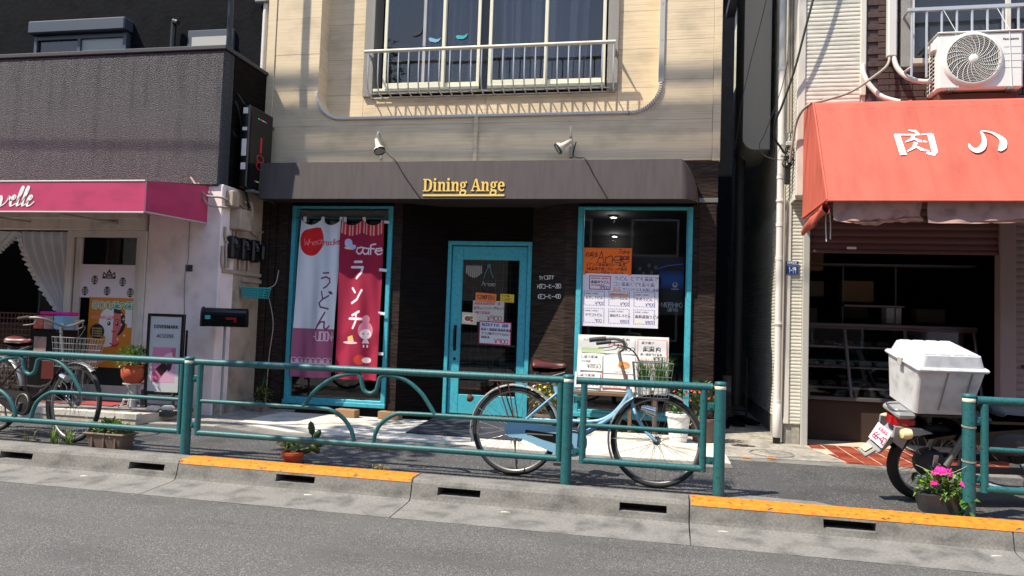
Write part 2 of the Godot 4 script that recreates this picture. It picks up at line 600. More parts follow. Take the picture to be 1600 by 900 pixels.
	tri_map(pk, wear_soft, Vector3(0.4, 0.9, 0.4))
	var rd := mat("salmon_canvas", Color(0.79, 0.37, 0.29), 0.75)
	tri_map(rd, ntex(noise(0.01, 73, FastNoiseLite.TYPE_SIMPLEX_SMOOTH, 5), ramp([g(0.86), g(0.96), g(1.0)], [0.0, 0.45, 1.0])), Vector3(0.6, 0.25, 0.6))
	stain(rd, wear_soft, Vector3(1.3, 0.2, 1.3))
	rd.backlight_enabled = true
	rd.backlight = Color(0.12, 0.05, 0.04)
	var br := mat("brown_awning", Color(0.31, 0.275, 0.27), 0.65)
	tri_map(br, ntex(noise(0.03, 79, FastNoiseLite.TYPE_SIMPLEX_SMOOTH, 5), ramp([g(0.86), g(0.95), g(1.0)], [0.0, 0.5, 1.0])), Vector3(0.9, 0.12, 0.9))
	mat("valance_cloth", Color(0.66, 0.52, 0.48), 0.9)
	tri_map(M.valance_cloth, wear, Vector3(0.9, 0.9, 0.9))
	var bx := mat("delivery_box", Color(0.76, 0.755, 0.755), 0.6)
	tri_map(bx, ntex(noise(0.025, 83, FastNoiseLite.TYPE_SIMPLEX_SMOOTH, 6), ramp([g(0.84), g(0.95), g(1.0)], [0.0, 0.35, 0.6])), Vector3(0.6, 0.6, 0.6))
	var lace := mat("lace", Color(0.92, 0.93, 0.94), 0.9)
	lace.transparency = BaseMaterial3D.TRANSPARENCY_ALPHA
	lace.albedo_color.a = 0.93
	var gauze := mat("gauze", Color(0.22, 0.28, 0.38), 0.9)
	gauze.transparency = BaseMaterial3D.TRANSPARENCY_ALPHA
	gauze.albedo_color.a = 0.35
	var glass := mat("glass", Color(0.02, 0.02, 0.025, 0.03), 0.02)
	glass.transparency = BaseMaterial3D.TRANSPARENCY_ALPHA
	var tint := mat("tinted_glass", Color(0.06, 0.08, 0.11, 0.45), 0.03)
	tint.transparency = BaseMaterial3D.TRANSPARENCY_ALPHA
	var lens := mat("clear_lens", Color(0.95, 0.95, 0.9, 0.3), 0.05)
	lens.transparency = BaseMaterial3D.TRANSPARENCY_ALPHA
	for c in [["leaf_dark", Color(0.13, 0.23, 0.07)], ["leaf_mid", Color(0.24, 0.38, 0.1)], ["leaf_light", Color(0.45, 0.56, 0.2)], ["leaf_dry", Color(0.5, 0.45, 0.25)]]:
		var lf := mat(c[0], c[1], 0.55)
		lf.backlight_enabled = true
		lf.backlight = c[1] * 0.7
	mat("flower_pink", Color(0.85, 0.12, 0.55), 0.7)
	mat("flower_red", Color(0.82, 0.25, 0.22), 0.7)
	mat("flower_yellow", Color(0.9, 0.72, 0.25), 0.7)


# ------------------------------------------------------------------ flat print: lettering and drawings on paper, cloth and boards
class Pad:
	var im: Image
	var w: int
	var h: int

	func _init(wide: int, high: int, c: Color) -> void:
		w = wide
		h = high
		im = Image.create_empty(w, h, false, Image.FORMAT_RGB8)
		im.fill(c)

	func dab(x: int, y: int, c: Color, a: float) -> void:
		if x < 0 or y < 0 or x >= w or y >= h or a <= 0.0:
			return
		im.set_pixel(x, y, c if a >= 1.0 else im.get_pixel(x, y).lerp(c, a))

	func rect(x: float, y: float, wide: float, high: float, c: Color) -> void:
		im.fill_rect(Rect2i(int(x), int(y), int(wide), int(high)), c)

	func frame(x: float, y: float, wide: float, high: float, t: float, c: Color) -> void:
		rect(x, y, wide, t, c)
		rect(x, y + high - t, wide, t, c)
		rect(x, y, t, high, c)
		rect(x + wide - t, y, t, high, c)

	func line(a: Vector2, b: Vector2, r: float, c: Color) -> void:
		var d := b - a
		var l2 := maxf(d.length_squared(), 1e-6)
		for y in range(int(minf(a.y, b.y) - r - 1), int(maxf(a.y, b.y) + r + 2)):
			for x in range(int(minf(a.x, b.x) - r - 1), int(maxf(a.x, b.x) + r + 2)):
				var p := Vector2(x + 0.5, y + 0.5)
				var k := clampf((p - a).dot(d) / l2, 0.0, 1.0)
				var far := p.distance_to(a + d * k)
				if far < r + 0.5:
					dab(x, y, c, r + 0.5 - far)

	func path(pts: Array, r: float, c: Color, closed := false) -> void:
		for k in pts.size() - 1:
			line(pts[k], pts[k + 1], r, c)
		if closed:
			line(pts[-1], pts[0], r, c)

	func oval(cx: float, cy: float, rx: float, ry: float, c: Color) -> void:
		for y in range(int(cy - ry - 1), int(cy + ry + 2)):
			for x in range(int(cx - rx - 1), int(cx + rx + 2)):
				var q := Vector2((x + 0.5 - cx) / rx, (y + 0.5 - cy) / ry).length()
				dab(x, y, c, (1.0 - q) * minf(rx, ry) + 0.5)

	func poly(pts: PackedVector2Array, c: Color) -> void:
		var lo := pts[0]
		var hi := pts[0]
		for p in pts:
			lo = lo.min(p)
			hi = hi.max(p)
		for y in range(int(lo.y), int(hi.y) + 1):
			for x in range(int(lo.x), int(hi.x) + 1):
				if Geometry2D.is_point_in_polygon(Vector2(x + 0.5, y + 0.5), pts):
					dab(x, y, c, 1.0)

	func tex() -> ImageTexture:
		return ImageTexture.create_from_image(im)


const GLYPHS := {
	"0": "3002073959676230", "1": "1230 3039", "2": "022040620969", "3": "012050623467592907 3424", "4": "400676 5359", "5": "6010044467592907",
	"6": "5014072949674506", "7": "006029", "8": "3002665919066230", "9": "62401003346259", "¥": "003460 3439 1555 1757", "-": "1555", "!": "3036 3839", ".": "2939",
	"A": "093069 1555", "B": "0009 0040523404 0454675909", "C": "6140200206294967", "D": "0009 0040636749 4909", "E": "60000969 0454", "H": "0009 6069 0464", "I": "3039", "K": "0009 6005 2469",
	"N": "09006960", "O": "4020020729496752 5240", "P": "0009 0050625404", "R": "0009 0050625404 3469", "T": "0060 3039", "U": "000729496760", "W": "0029446990", "S": "6140200224466759 2907", "M": "0900456069",
	"a": "6434140607294967 6469", "c": "6434140607294967", "d": "6069 6434140607295967", "e": "06665434140607294968", "f": "60402129 0454", "g": "6434140607275764 6468593918", "h": "0009 0634546669", "i": "3439 3132",
	"k": "0009 6405 2669", "l": "3039", "n": "0409 0634546669", "o": "34140607294968665434", "r": "0409 062444", "s": "64341405255667592908", "t": "20283969 0454", "u": "040729496764 6469", "w": "040929354959 64", "y": "040746 640829",
	"う": "2161 144374765839", "ど": "2034 7234162879 7081 8091", "ん": "50093555586987", "と": "2034 7234162879", "お": "1363 3038181655868859 7193", "ろ": "1070165485875939", "し": "20274986", "す": "0292 50563634545739",
	"め": "2148 6037180633739669", "も": "40475979 1262 1565", "で": "0191 91543669 7283", "い": "111728 7285", "て": "0191 91543669", "く": "602469", "ア": "018164 534629", "イ": "800439 5359", "ウ": "4042 0408 0484 845739", "オ": "0292 6069 5218",
	"カ": "03837958 403609", "グ": "3014 32826629 7081 8091", "コ": "118189 1989", "シ": "1132 0425 835719", "ジ": "1132 0425 835719 7081 8091", "セ": "049375 30385989", "タ": "3014 32826629 3566", "チ": "7022 0494 515539",
	"ッ": "2436 4456 847749", "ト": "3039 3463", "ナ": "0393 505549", "ハ": "322609 6299", "バ": "322609 6299 7081 8091", "ラ": "2070 03837649", "リ": "2025 707549", "ル": "313509 606996", "レ": "202984", "ン": "1133 825719", "ー": "0595", "ヒ": "101888 7214",
	"牛": "2113 1383 0595 5059", "肉": "5052 2229 228289 4336 4466 3527 4577", "時": "013138080 1 0434 5292 4494 7074 4696 8689 5768", "当": "4043 1133 7163 148479 1979 1676", "店": "4041 0191 0309 5054 5383 267678282 6", "の": "51371805327295885 9", "★": "5064948565795869 26353 4",
}


func scribe(pad: Pad, text: String, x: float, y: float, size: float, thick: float, c: Color, lean := 0.0, wobble := 0.03, advance := 0.0, down := false) -> void:
	var r := RandomNumberGenerator.new()
	r.seed = hash(text) % 100000
	var px := x
	var py := y
	for ch in text:
		var wide := 0.78 if ch.unicode_at(0) < 256 else 1.08
		if ch == " ":
			wide = 0.5
		else:
			var strokes: Array = []
			if GLYPHS.has(ch):
				for s in String(GLYPHS[ch]).split(" "):
					var one: Array = []
					for k in range(0, s.length() - 1, 2):
						one.append(Vector2(s.unicode_at(k) - 48, s.unicode_at(k + 1) - 48))
					if one.size() > 1:
						strokes.append(one)
			else:                                             # a character too small to read
				for k in 3:
					var row := k * 3.6 + r.randf_range(0.2, 1.4)
					strokes.append([Vector2(r.randf_range(0.2, 1.8), row), Vector2(r.randf_range(7, 9), row - 0.3)])
				var mid := r.randf_range(3.4, 5.6)
				strokes.append([Vector2(mid, 0), Vector2(mid + r.randf_range(-0.6, 0.6), r.randf_range(6.5, 9))])
				strokes.append([Vector2(mid, 5), Vector2(0.8, 9)])
				strokes.append([Vector2(mid, 5), Vector2(8.6, 9)])
				strokes.append([Vector2(1.4, 2.2), Vector2(r.randf_range(0.6, 1.6), 7.5)])
				if r.randf() < 0.6:
					strokes.append([Vector2(7.6, 1.8), Vector2(7.4, 7)])
			for one in strokes:
				var pts: Array = []
				for p in one:
					var q: Vector2 = p / 9.0 + Vector2(r.randf_range(-wobble, wobble), r.randf_range(-wobble, wobble))
					pts.append(Vector2(px + (q.x - q.y * lean) * size, py + q.y * size))
				pad.path(pts, thick, c)
		if down:
			py += size * (advance if advance > 0.0 else 1.25)
		else:
			px += size * (advance if advance > 0.0 else wide)


func print_mat(called: String, pad: Pad, rough := 0.8) -> StandardMaterial3D:
	var m := mat(called, Color(1, 1, 1), rough)
	m.albedo_texture = pad.tex()
	m.texture_repeat = false
	return m


# a sheet of paper between two corners on a plane, with a slight sag and real thickness
func paper(called: String, m: Material, a: Vector3, wide: Vector3, down: Vector3, label: String, category: String, curl := 0.006, group := "") -> Node3D:
	var out := wide.cross(-down).normalized()
	if out.z < 0.0:
		out = -out
	var o := thing(called, label, category, a + down, 0.0, group)
	var f := Mb.new()
	f.grid(func(u: float, v: float): return a + wide * u + down * v + out * (0.0015 + curl * (pow(absf(u - 0.5) * 2.0, 3.0) * v + 0.3 * sin(u * 7.0 + v * 3.0) * v)), 10, 8, out)
	wpart(o, "sheet", f, m)
	return o


func make_prints() -> void:
	var ink := Color(0.13, 0.12, 0.14)
	var blue := Color(0.2, 0.25, 0.45)
	var red := Color(0.75, 0.2, 0.25)
	# udon banner
	var p := Pad.new(384, 1152, Color(0.83, 0.84, 0.87))
	p.rect(0, 800, 384, 352, Color(0.62, 0.34, 0.47))
	p.oval(118, 150, 108, 118, Color(0.82, 0.1, 0.13))
	scribe(p, "Wheat", 50, 130, 50, 3, Color(0.9, 0.5, 0.5), 0.0, 0.01)
	scribe(p, "noodles", 228, 130, 46, 3, Color(0.75, 0.3, 0.35), 0.0, 0.01, 0.5)
	scribe(p, "うどん", 222, 380, 125, 6, Color(0.45, 0.2, 0.35), 0.0, 0.01, 1.2, true)
	scribe(p, "-UDON-", 196, 822, 62, 3.5, Color(0.85, 0.78, 0.82), 0.0, 0.0, 0.52)
	for k in 8:
		var cx := 24.0 + k * 48
		for e in 3:
			p.path([Vector2(cx - 40 + e * 10, 1030), Vector2(cx, 1074 - e * 10), Vector2(cx + 40 - e * 10, 1030)], 3, Color(0.82, 0.72, 0.78))
		p.path([Vector2(cx - 24, 1028), Vector2(cx - 12, 1012), Vector2(cx + 12, 1012), Vector2(cx + 24, 1028)], 3, Color(0.82, 0.72, 0.78))
	print_mat("udon_banner_print", p, 0.9)
	# cafe lunch banner
	p = Pad.new(384, 1152, Color(0.58, 0.08, 0.22))
	for k in 6:
		var cx := 32.0 + k * 64
		p.oval(cx, 66, 34, 34, Color(0.72, 0.1, 0.16))
		p.rect(cx - 32, 0, 64, 66, Color(0.72, 0.1, 0.16))
		for e in 2:
			p.rect(cx - 22 + e * 26, 0, 13, 92, Color(0.84, 0.6, 0.6))
	p.oval(76, 160, 32, 40, Color(0.72, 0.74, 0.88))
	p.oval(104, 190, 40, 22, Color(0.72, 0.74, 0.88))
	p.oval(72, 200, 30, 10, Color(0.85, 0.8, 0.6))
	scribe(p, "cafe", 150, 165, 84, 6, Color(0.9, 0.82, 0.85), 0.0, 0.01, 0.66)
	scribe(p, "ランチ", 110, 308, 118, 9, Color(0.92, 0.86, 0.89), 0.0, 0.01, 1.52, true)
	p.oval(262, 800, 60, 62, Color(0.8, 0.5, 0.58))           # a girl with her hair up
	p.oval(262, 720, 30, 30, Color(0.8, 0.5, 0.58))
	p.oval(262, 826, 44, 36, Color(0.93, 0.84, 0.84))
	p.oval(244, 824, 5, 6, Color(0.3, 0.15, 0.2))
	p.oval(280, 824, 5, 6, Color(0.3, 0.15, 0.2))
	p.poly(PackedVector2Array([Vector2(250, 862), Vector2(274, 862), Vector2(290, 892), Vector2(236, 892)]), Color(0.9, 0.8, 0.82))
	p.rect(244, 902, 12, 20, Color(0.9, 0.8, 0.82))
	p.rect(270, 902, 12, 20, Color(0.9, 0.8, 0.82))
	p.oval(130, 890, 70, 10, Color(0.86, 0.76, 0.78))
	p.poly(PackedVector2Array([Vector2(106, 850), Vector2(150, 836), Vector2(168, 880), Vector2(112, 884)]), Color(0.9, 0.78, 0.5))
	p.oval(220, 1010, 50, 34, Color(0.75, 0.22, 0.16))
	p.oval(276, 1012, 36, 20, Color(0.9, 0.85, 0.85))
	p.oval(50, 1090, 16, 12, Color(0.9, 0.8, 0.84))
	p.oval(230, 1128, 24, 12, Color(0.9, 0.8, 0.84))
	print_mat("lunch_banner_print", p, 0.9)
	# the orange take-out notice
	p = Pad.new(400, 210, Color(0.93, 0.42, 0.1))
	scribe(p, "Ange", 122, 26, 88, 3, ink, 0.1, 0.04)
	scribe(p, "お弁当", 18, 34, 34, 2, ink, 0.2)
	scribe(p, "Take", 296, 12, 30, 2, ink, 0.2)
	scribe(p, "out", 312, 52, 34, 2.5, ink, 0.2)
	p.line(Vector2(60, 92), Vector2(108, 62), 1.5, ink)
	p.line(Vector2(300, 98), Vector2(372, 76), 1.5, ink)
	scribe(p, "★アンジェ特製カレー弁当", 16, 116, 26, 1.6, ink)
	scribe(p, "★北海道チキンカレーの弁当", 16, 150, 25, 1.6, ink)
	scribe(p, "・ハンバーグ弁当 いろいろ", 16, 184, 24, 1.6, ink)
	print_mat("orange_notice_print", p)
	# the large white udon menu
	p = Pad.new(640, 470, Color(0.85, 0.83, 0.87))
	scribe(p, "うどん とても人気です。", 270, 20, 36, 1.8, Color(0.35, 0.33, 0.5))
	scribe(p, "コシが強くてもちもち", 262, 72, 32, 1.6, Color(0.4, 0.32, 0.45))
	scribe(p, "ぜひ", 258, 118, 34, 1.8, Color(0.85, 0.5, 0.35))
	scribe(p, "オリジナルもお試し下さい", 338, 122, 26, 1.5, Color(0.35, 0.33, 0.5))
	p.frame(54, 18, 184, 126, 8, Color(0.72, 0.16, 0.36))
	scribe(p, "かつお香る 釜揚げの", 70, 34, 15, 1.0, red)
	scribe(p, "釜玉肉うどん", 72, 62, 24, 1.8, ink)
	scribe(p, "店の人気メニュー", 72, 96, 15, 1.0, red)
	scribe(p, "¥900", 150, 112, 24, 1.8, blue)
	for j in 2:
		for i in 3:
			var x := 14.0 + i * 212
			var y := 158.0 + j * 154
			for k in 44:
				var a := k / 44.0
				var q := Vector2(x + minf(a * 4, 1) * 172 - clampf(a * 4 - 2, 0, 1) * 172, y + clampf(a * 4 - 1, 0, 1) * 126 - clampf(a * 4 - 3, 0, 1) * 126)
				p.oval(q.x, q.y, 5, 4, [Color(0.35, 0.38, 0.5), Color(0.55, 0.58, 0.68)][k % 2])
			if i == 1 and j == 0:
				p.rect(x + 8, y + 14, 158, 30, Color(0.82, 0.6, 0.5))
			scribe(p, "熱々だしの人気の", x + 12, y + 14, 13, 0.9, Color(0.45, 0.42, 0.5))
			scribe(p, [["おろしうどん", "カレーうどん", "牛肉うどん"], ["タラコうどん", "梅おろしうどん", "みそ煮込うどん"]][j][i], x + 12, y + 46, [23, 23, 27][i], 1.7, ink)
			scribe(p, ["¥900", "¥900", "¥900", "900", "¥850", "¥800"][j * 3 + i], x + 96, y + 94, 25, 1.8, blue)
	p.oval(480, 430, 24, 8, Color(0.92, 0.86, 0.3))
	print_mat("udon_menu_print", p)
	# sheets of the leaning menu board
	for k in 7:
		p = Pad.new(256, 220, Color(0.86, 0.85, 0.83))
		if k in [2, 4]:
			p.oval(128, 122, 92, 64, Color(0.92, 0.86, 0.78))
			p.oval(128, 120, 70, 46, [Color(0.86, 0.5, 0.3), Color(0.62, 0.16, 0.12)][int(k == 4)])
			p.oval(108, 112, 26, 14, Color(0.9, 0.7, 0.5))
			p.oval(148, 130, 24, 12, Color(0.85, 0.62, 0.42))
			if k == 4:
				p.frame(0, 0, 256, 220, 12, Color(0.68, 0.2, 0.16))
			scribe(p, "ハンバーグセット", 20, 186, 22, 1.5, ink)
		elif k == 0:
			p.rect(0, 150, 256, 70, Color(0.72, 0.78, 0.6))
			scribe(p, "本日のおすすめ", 20, 30, 26, 1.4, Color(0.5, 0.6, 0.4))
		elif k == 1:
			scribe(p, "おろし焼肉", 40, 30, 32, 2.2, ink)
			scribe(p, "サラダ付き", 30, 100, 22, 1.6, red)
			scribe(p, "¥900", 120, 140, 44, 3, ink)
		elif k == 3:
			p.frame(0, 0, 256, 220, 6, Color(0.8, 0.45, 0.45))
			scribe(p, "スタミナ", 36, 22, 26, 1.8, ink)
			scribe(p, "豚焼肉", 50, 74, 48, 3.2, ink)
			scribe(p, "スープ・ライス付", 28, 142, 22, 1.5, ink)
			scribe(p, "¥900", 140, 174, 34, 2.6, ink)
		elif k == 5:
			scribe(p, "ランチメニュー", 24, 24, 32, 2, red)
			scribe(p, "ハンバーグ", 40, 84, 38, 2.4, ink)
			scribe(p, "コーヒー付", 40, 150, 26, 1.6, ink)
		else:
			scribe(p, "しょうが焼", 20, 26, 34, 2.2, ink)
			scribe(p, "ライス付", 24, 90, 24, 1.6, ink)
			scribe(p, "¥850", 90, 136, 50, 3, ink)
		print_mat("menu_sheet_%d" % k, p)
	# notes on the door
	p = Pad.new(200, 84, Color(0.92, 0.5, 0.26))
	scribe(p, "12時OPEN", 12, 22, 38, 2.4, ink, 0.1, 0.03, 0.62)
	print_mat("open_note_print", p)
	p = Pad.new(140, 84, Color(0.84, 0.74, 0.2))
	scribe(p, "ランチは", 10, 10, 20, 1.4, ink)
	scribe(p, "13時20", 14, 42, 30, 2.0, Color(0.75, 0.4, 0.1), 0.0, 0.03, 0.7)
	print_mat("yellow_note_print", p)
	p = Pad.new(300, 200, Color(0.78, 0.76, 0.72))
	scribe(p, "たっぷり和風ソース", 14, 12, 26, 1.6, red)
	scribe(p, "おろしハンバーグセット", 10, 56, 25, 1.8, ink)
	scribe(p, "(サラダ付)", 18, 100, 24, 1.5, red)
	scribe(p, "¥900", 140, 140, 46, 2.6, Color(0.6, 0.2, 0.25))
	print_mat("white_note_print", p)
	p = Pad.new(128, 96, Color(0.86, 0.8, 0.72))
	p.oval(56, 50, 44, 34, Color(0.94, 0.92, 0.88))
	p.oval(50, 50, 26, 20, Color(0.66, 0.34, 0.2))
	p.oval(80, 40, 16, 12, Color(0.4, 0.55, 0.25))
	p.oval(84, 64, 14, 10, Color(0.82, 0.3, 0.25))
	print_mat("dish_photo_print", p)
	p = Pad.new(300, 216, Color(0.84, 0.83, 0.85))
	p.frame(0, 0, 300, 216, 9, Color(0.78, 0.16, 0.34))
	scribe(p, "当店おすすめ 軟風", 20, 18, 29, 2.2, Color(0.15, 0.3, 0.6), 0, 0.03, 0.95)
	scribe(p, "じっくり煮込み焼き豚汁", 18, 64, 24, 1.7, ink)
	scribe(p, "アンジェオリジナルカレー", 22, 104, 22, 1.8, ink)
	scribe(p, "(税込)", 20, 140, 20, 1.4, ink)
	scribe(p, "¥900", 146, 160, 42, 2.8, red)
	print_mat("framed_note_print", p)
	# the dark sports poster inside
	p = Pad.new(256, 288, Color(0.02, 0.025, 0.04))
	for k in 90:
		var yy := 70 + k
		p.rect(90 + k * 0.6, yy, 166 - k * 0.6, 1, Color(0.02, 0.12 + 0.14 * sin(k / 90.0 * PI), 0.3 + 0.2 * sin(k / 90.0 * PI)))
	p.path([Vector2(120, 64), Vector2(180, 44), Vector2(250, 36)], 2, Color(0.15, 0.35, 0.75))
	for q in [Vector2(40, 62), Vector2(84, 46), Vector2(118, 56), Vector2(58, 86), Vector2(98, 82), Vector2(132, 96), Vector2(30, 104), Vector2(76, 112), Vector2(112, 122)]:
		p.oval(q.x, q.y + 26, 16, 24, Color(0.05, 0.06, 0.1))
		p.oval(q.x, q.y, 8, 10, Color(0.34, 0.3, 0.28))
	p.oval(214, 140, 13, 14, Color(0.6, 0.6, 0.62))
	p.oval(214, 136, 6, 7, Color(0.08, 0.2, 0.45))
	p.rect(196, 158, 36, 6, Color(0.5, 0.55, 0.65))
	scribe(p, "NADESHIKO", 150, 228, 22, 1.3, Color(0.55, 0.6, 0.65), 0, 0.01, 0.5)
	scribe(p, "JAPAN", 180, 256, 16, 1.0, Color(0.55, 0.6, 0.65), 0, 0.01, 0.6)
	print_mat("sports_poster_print", p, 0.5)
	# salon poster
	p = Pad.new(360, 560, Color(0.8, 0.5, 0.1))
	p.oval(214, 200, 92, 112, Color(0.14, 0.08, 0.08))
	p.poly(PackedVector2Array([Vector2(118, 120), Vector2(204, 92), Vector2(204, 350), Vector2(150, 330), Vector2(112, 250)]), Color(0.9, 0.88, 0.86))
	p.oval(150, 200, 62, 110, Color(0.9, 0.88, 0.86))
	p.poly(PackedVector2Array([Vector2(204, 120), Vector2(262, 130), Vector2(270, 240), Vector2(236, 310), Vector2(204, 322)]), Color(0.85, 0.42, 0.4))
	p.poly(PackedVector2Array([Vector2(160, 310), Vector2(204, 310), Vector2(204, 390), Vector2(130, 400)]), Color(0.9, 0.88, 0.86))
	p.poly(PackedVector2Array([Vector2(204, 310), Vector2(240, 300), Vector2(262, 380), Vector2(204, 390)]), Color(0.85, 0.42, 0.4))
	for sx in [170.0, 236.0]:
		p.oval(sx, 208, 14, 17, Color(0.2, 0.16, 0.16))
		p.oval(sx - 4, 204, 5, 6, Color(0.9, 0.9, 0.9))
		p.path([Vector2(sx - 20, 180), Vector2(sx, 172), Vector2(sx + 18, 180)], 2.5, Color(0.2, 0.12, 0.1))
	p.path([Vector2(198, 268), Vector2(212, 276), Vector2(226, 268)], 4, Color(0.7, 0.1, 0.18))
	p.path([Vector2(188, 366), Vector2(226, 384), Vector2(262, 362), Vector2(240, 388), Vector2(196, 392)], 5, Color(0.75, 0.1, 0.25))
	for q in [Vector2(268, 132), Vector2(286, 170), Vector2(272, 214), Vector2(300, 300), Vector2(250, 330)]:
		p.path([q - Vector2(10, 0), q + Vector2(10, 0)], 2, Color(0.95, 0.9, 0.85))
		p.path([q - Vector2(0, 12), q + Vector2(0, 12)], 2, Color(0.95, 0.9, 0.85))
	scribe(p, "500秒の奇跡", 30, 34, 54, 8, Color(0.88, 0.92, 0.85), 0, 0.01, 0.98)
	scribe(p, "500秒の奇跡", 30, 34, 54, 3.6, Color(0.25, 0.62, 0.5), 0, 0.01, 0.98)
	scribe(p, "はじめませんか?", 22, 148, 22, 2, Color(0.92, 0.5, 0.5))
	p.oval(78, 276, 58, 62, Color(0.16, 0.1, 0.08))
	for k in 4:
		scribe(p, "肌のお手入れ", 36, 244 + k * 20, 13, 1.1, Color(0.85, 0.75, 0.5))
	scribe(p, "簡単", 30, 408, 36, 3, Color(0.85, 0.6, 0.75))
	scribe(p, "キレイをつくる美しさ", 40, 456, 27, 2.2, Color(0.85, 0.6, 0.75))
	scribe(p, "スキンケア", 40, 504, 22, 1.8, Color(0.85, 0.6, 0.75))
	print_mat("salon_poster_print", p, 0.6)
	# white band of the salon door with a crown and leaves
	p = Pad.new(512, 260, Color(0.86, 0.82, 0.84))
	var dk := Color(0.07, 0.1, 0.08)
	p.path([Vector2(208, 104), Vector2(216, 62), Vector2(244, 84), Vector2(266, 40), Vector2(288, 84), Vector2(316, 62), Vector2(324, 104)], 5, dk, true)
	p.path([Vector2(212, 96), Vector2(266, 88), Vector2(320, 96)], 4, dk)
	p.path([Vector2(266, 84), Vector2(248, 62), Vector2(266, 56), Vector2(284, 62)], 4, dk, true)
	for q in [Vector2(134, 122), Vector2(396, 132), Vector2(48, 210), Vector2(256, 206), Vector2(472, 214)]:
		p.oval(q.x, q.y, 32, 35, dk)
		for k in 4:
			for sd in [-1.0, 1.0]:
				p.line(q + Vector2(sd * 8, -14 + k * 12), q + Vector2(sd * 34, -26 + k * 15), 2.6, Color(0.86, 0.82, 0.84))
		p.line(q + Vector2(0, -40), q + Vector2(0, 20), 1.5, Color(0.5, 0.5, 0.5))
	print_mat("salon_band_print", p, 0.6)
	# pavement sign
	p = Pad.new(300, 640, Color(0.72, 0.72, 0.72))
	p.rect(34, 264, 226, 300, Color(0.7, 0.36, 0.5))
	for k in 40:
		p.line(Vector2(34 + k * 5, 264), Vector2(34, 264 + k * 6), 1.6, Color(0.8, 0.5, 0.62))
		p.line(Vector2(258 - k * 4, 560), Vector2(258, 560 - k * 5), 1.6, Color(0.78, 0.62, 0.7))
	p.poly(PackedVector2Array([Vector2(150, 330), Vector2(220, 300), Vector2(236, 360), Vector2(176, 400)]), Color(0.86, 0.7, 0.76))
	p.poly(PackedVector2Array([Vector2(70, 450), Vector2(150, 386), Vector2(200, 440), Vector2(130, 510)]), Color(0.16, 0.08, 0.12))
	p.poly(PackedVector2Array([Vector2(176, 400), Vector2(236, 370), Vector2(220, 450), Vector2(196, 470)]), Color(0.25, 0.1, 0.16))
	print_mat("pavement_sign_print", p, 0.4)
	# the LED panel: lit dots that read 1 8
	p = Pad.new(160, 320, Color(0.05, 0.045, 0.04))
	var q2 := Pad.new(160, 320, Color(0, 0, 0))
	for y in 53:
		for x in 26:
			p.oval(5 + x * 6, 5 + y * 6, 1.6, 1.6, Color(0.11, 0.1, 0.085))
	var dots: Array = []
	for k in 12:
		dots.append(Vector2(80, 106 + k * 5.5))
		dots.append(Vector2(87, 106 + k * 5.5))
	for k in 16:
		var a := TAU * k / 16
		dots.append(Vector2(82 + cos(a) * 26, 194 + sin(a) * 15))
		dots.append(Vector2(82 + cos(a) * 28, 226 + sin(a) * 16))
	for d in dots:
		p.oval(d.x, d.y, 2.4, 2.4, Color(0.7, 0.1, 0.15))
		q2.oval(d.x, d.y, 2.4, 2.4, Color(0.9, 0.1, 0.18))
	var hues := [Color(0.2, 1, 0.3), Color(0.2, 0.8, 1), Color(0.3, 0.3, 1), Color(1, 0.2, 0.9), Color(1, 0.2, 0.2), Color(1, 0.8, 0.2)]
	for k in 10:
		for y in [28.0, 296.0]:
			q2.oval(52 + k * 7, y, 2.6, 2.6, hues[(k + (0 if y < 100 else 3)) % 6])
			p.oval(52 + k * 7, y, 2.6, 2.6, hues[(k + (0 if y < 100 else 3)) % 6])
	var led := print_mat("led_panel_print", p, 0.25)
	led.emission_enabled = true
	led.emission_texture = q2.tex()
	led.emission = Color(1, 1, 1)
	led.emission_operator = BaseMaterial3D.EMISSION_OP_MULTIPLY
	led.emission_energy_multiplier = 0.3
	# number plate
	p = Pad.new(160, 120, Color(0.88, 0.85, 0.86))
	p.frame(4, 4, 152, 112, 3, Color(0.72, 0.25, 0.38))
	scribe(p, "足立区え", 36, 14, 24, 2, Color(0.66, 0.16, 0.3), 0, 0.01)
	scribe(p, "66-40", 24, 54, 46, 4.5, Color(0.5, 0.12, 0.25), 0, 0.0, 0.58)
	print_mat("number_plate_print", p, 0.4)
	# chalk on the dark board beside the door is drawn by strokes(); address plates
	p = Pad.new(160, 60, Color(0.08, 0.19, 0.42))
	p.frame(3, 3, 154, 54, 2, Color(0.6, 0.66, 0.75))
	scribe(p, "1-19", 36, 14, 32, 3, Color(0.88, 0.9, 0.92), 0, 0.0, 0.72)
	print_mat("address_print", p, 0.3)
	p = Pad.new(160, 34, Color(0.08, 0.17, 0.38))
	scribe(p, "東和四丁目", 12, 7, 20, 1.8, Color(0.85, 0.87, 0.9), 0, 0.0, 1.3)
	print_mat("district_print", p, 0.3)


# writing as thin raised strokes on a flat surface: brush or chalk laid on a board, or cut letters
func strokes(mb: Mb, text: String, size: float, thick: float, at: Vector3, right: Vector3, up: Vector3, advance := 0.72) -> void:
	var out := right.cross(up).normalized()
	var o := at
	for ch in text:
		if GLYPHS.has(ch):
			for s in String(GLYPHS[ch]).split(" "):
				var pts: Array = []
				for k in range(0, s.length() - 1, 2):
					pts.append(o + right * (s.unicode_at(k) - 48) / 9.0 * size + up * (9 - (s.unicode_at(k + 1) - 48)) / 9.0 * size)
				for k in pts.size() - 1:
					ribbon(mb, [pts[k], pts[k + 1]], [thick, thick], out, 0.0015)
		o += right * size * (advance if ch.unicode_at(0) < 256 else 1.05)


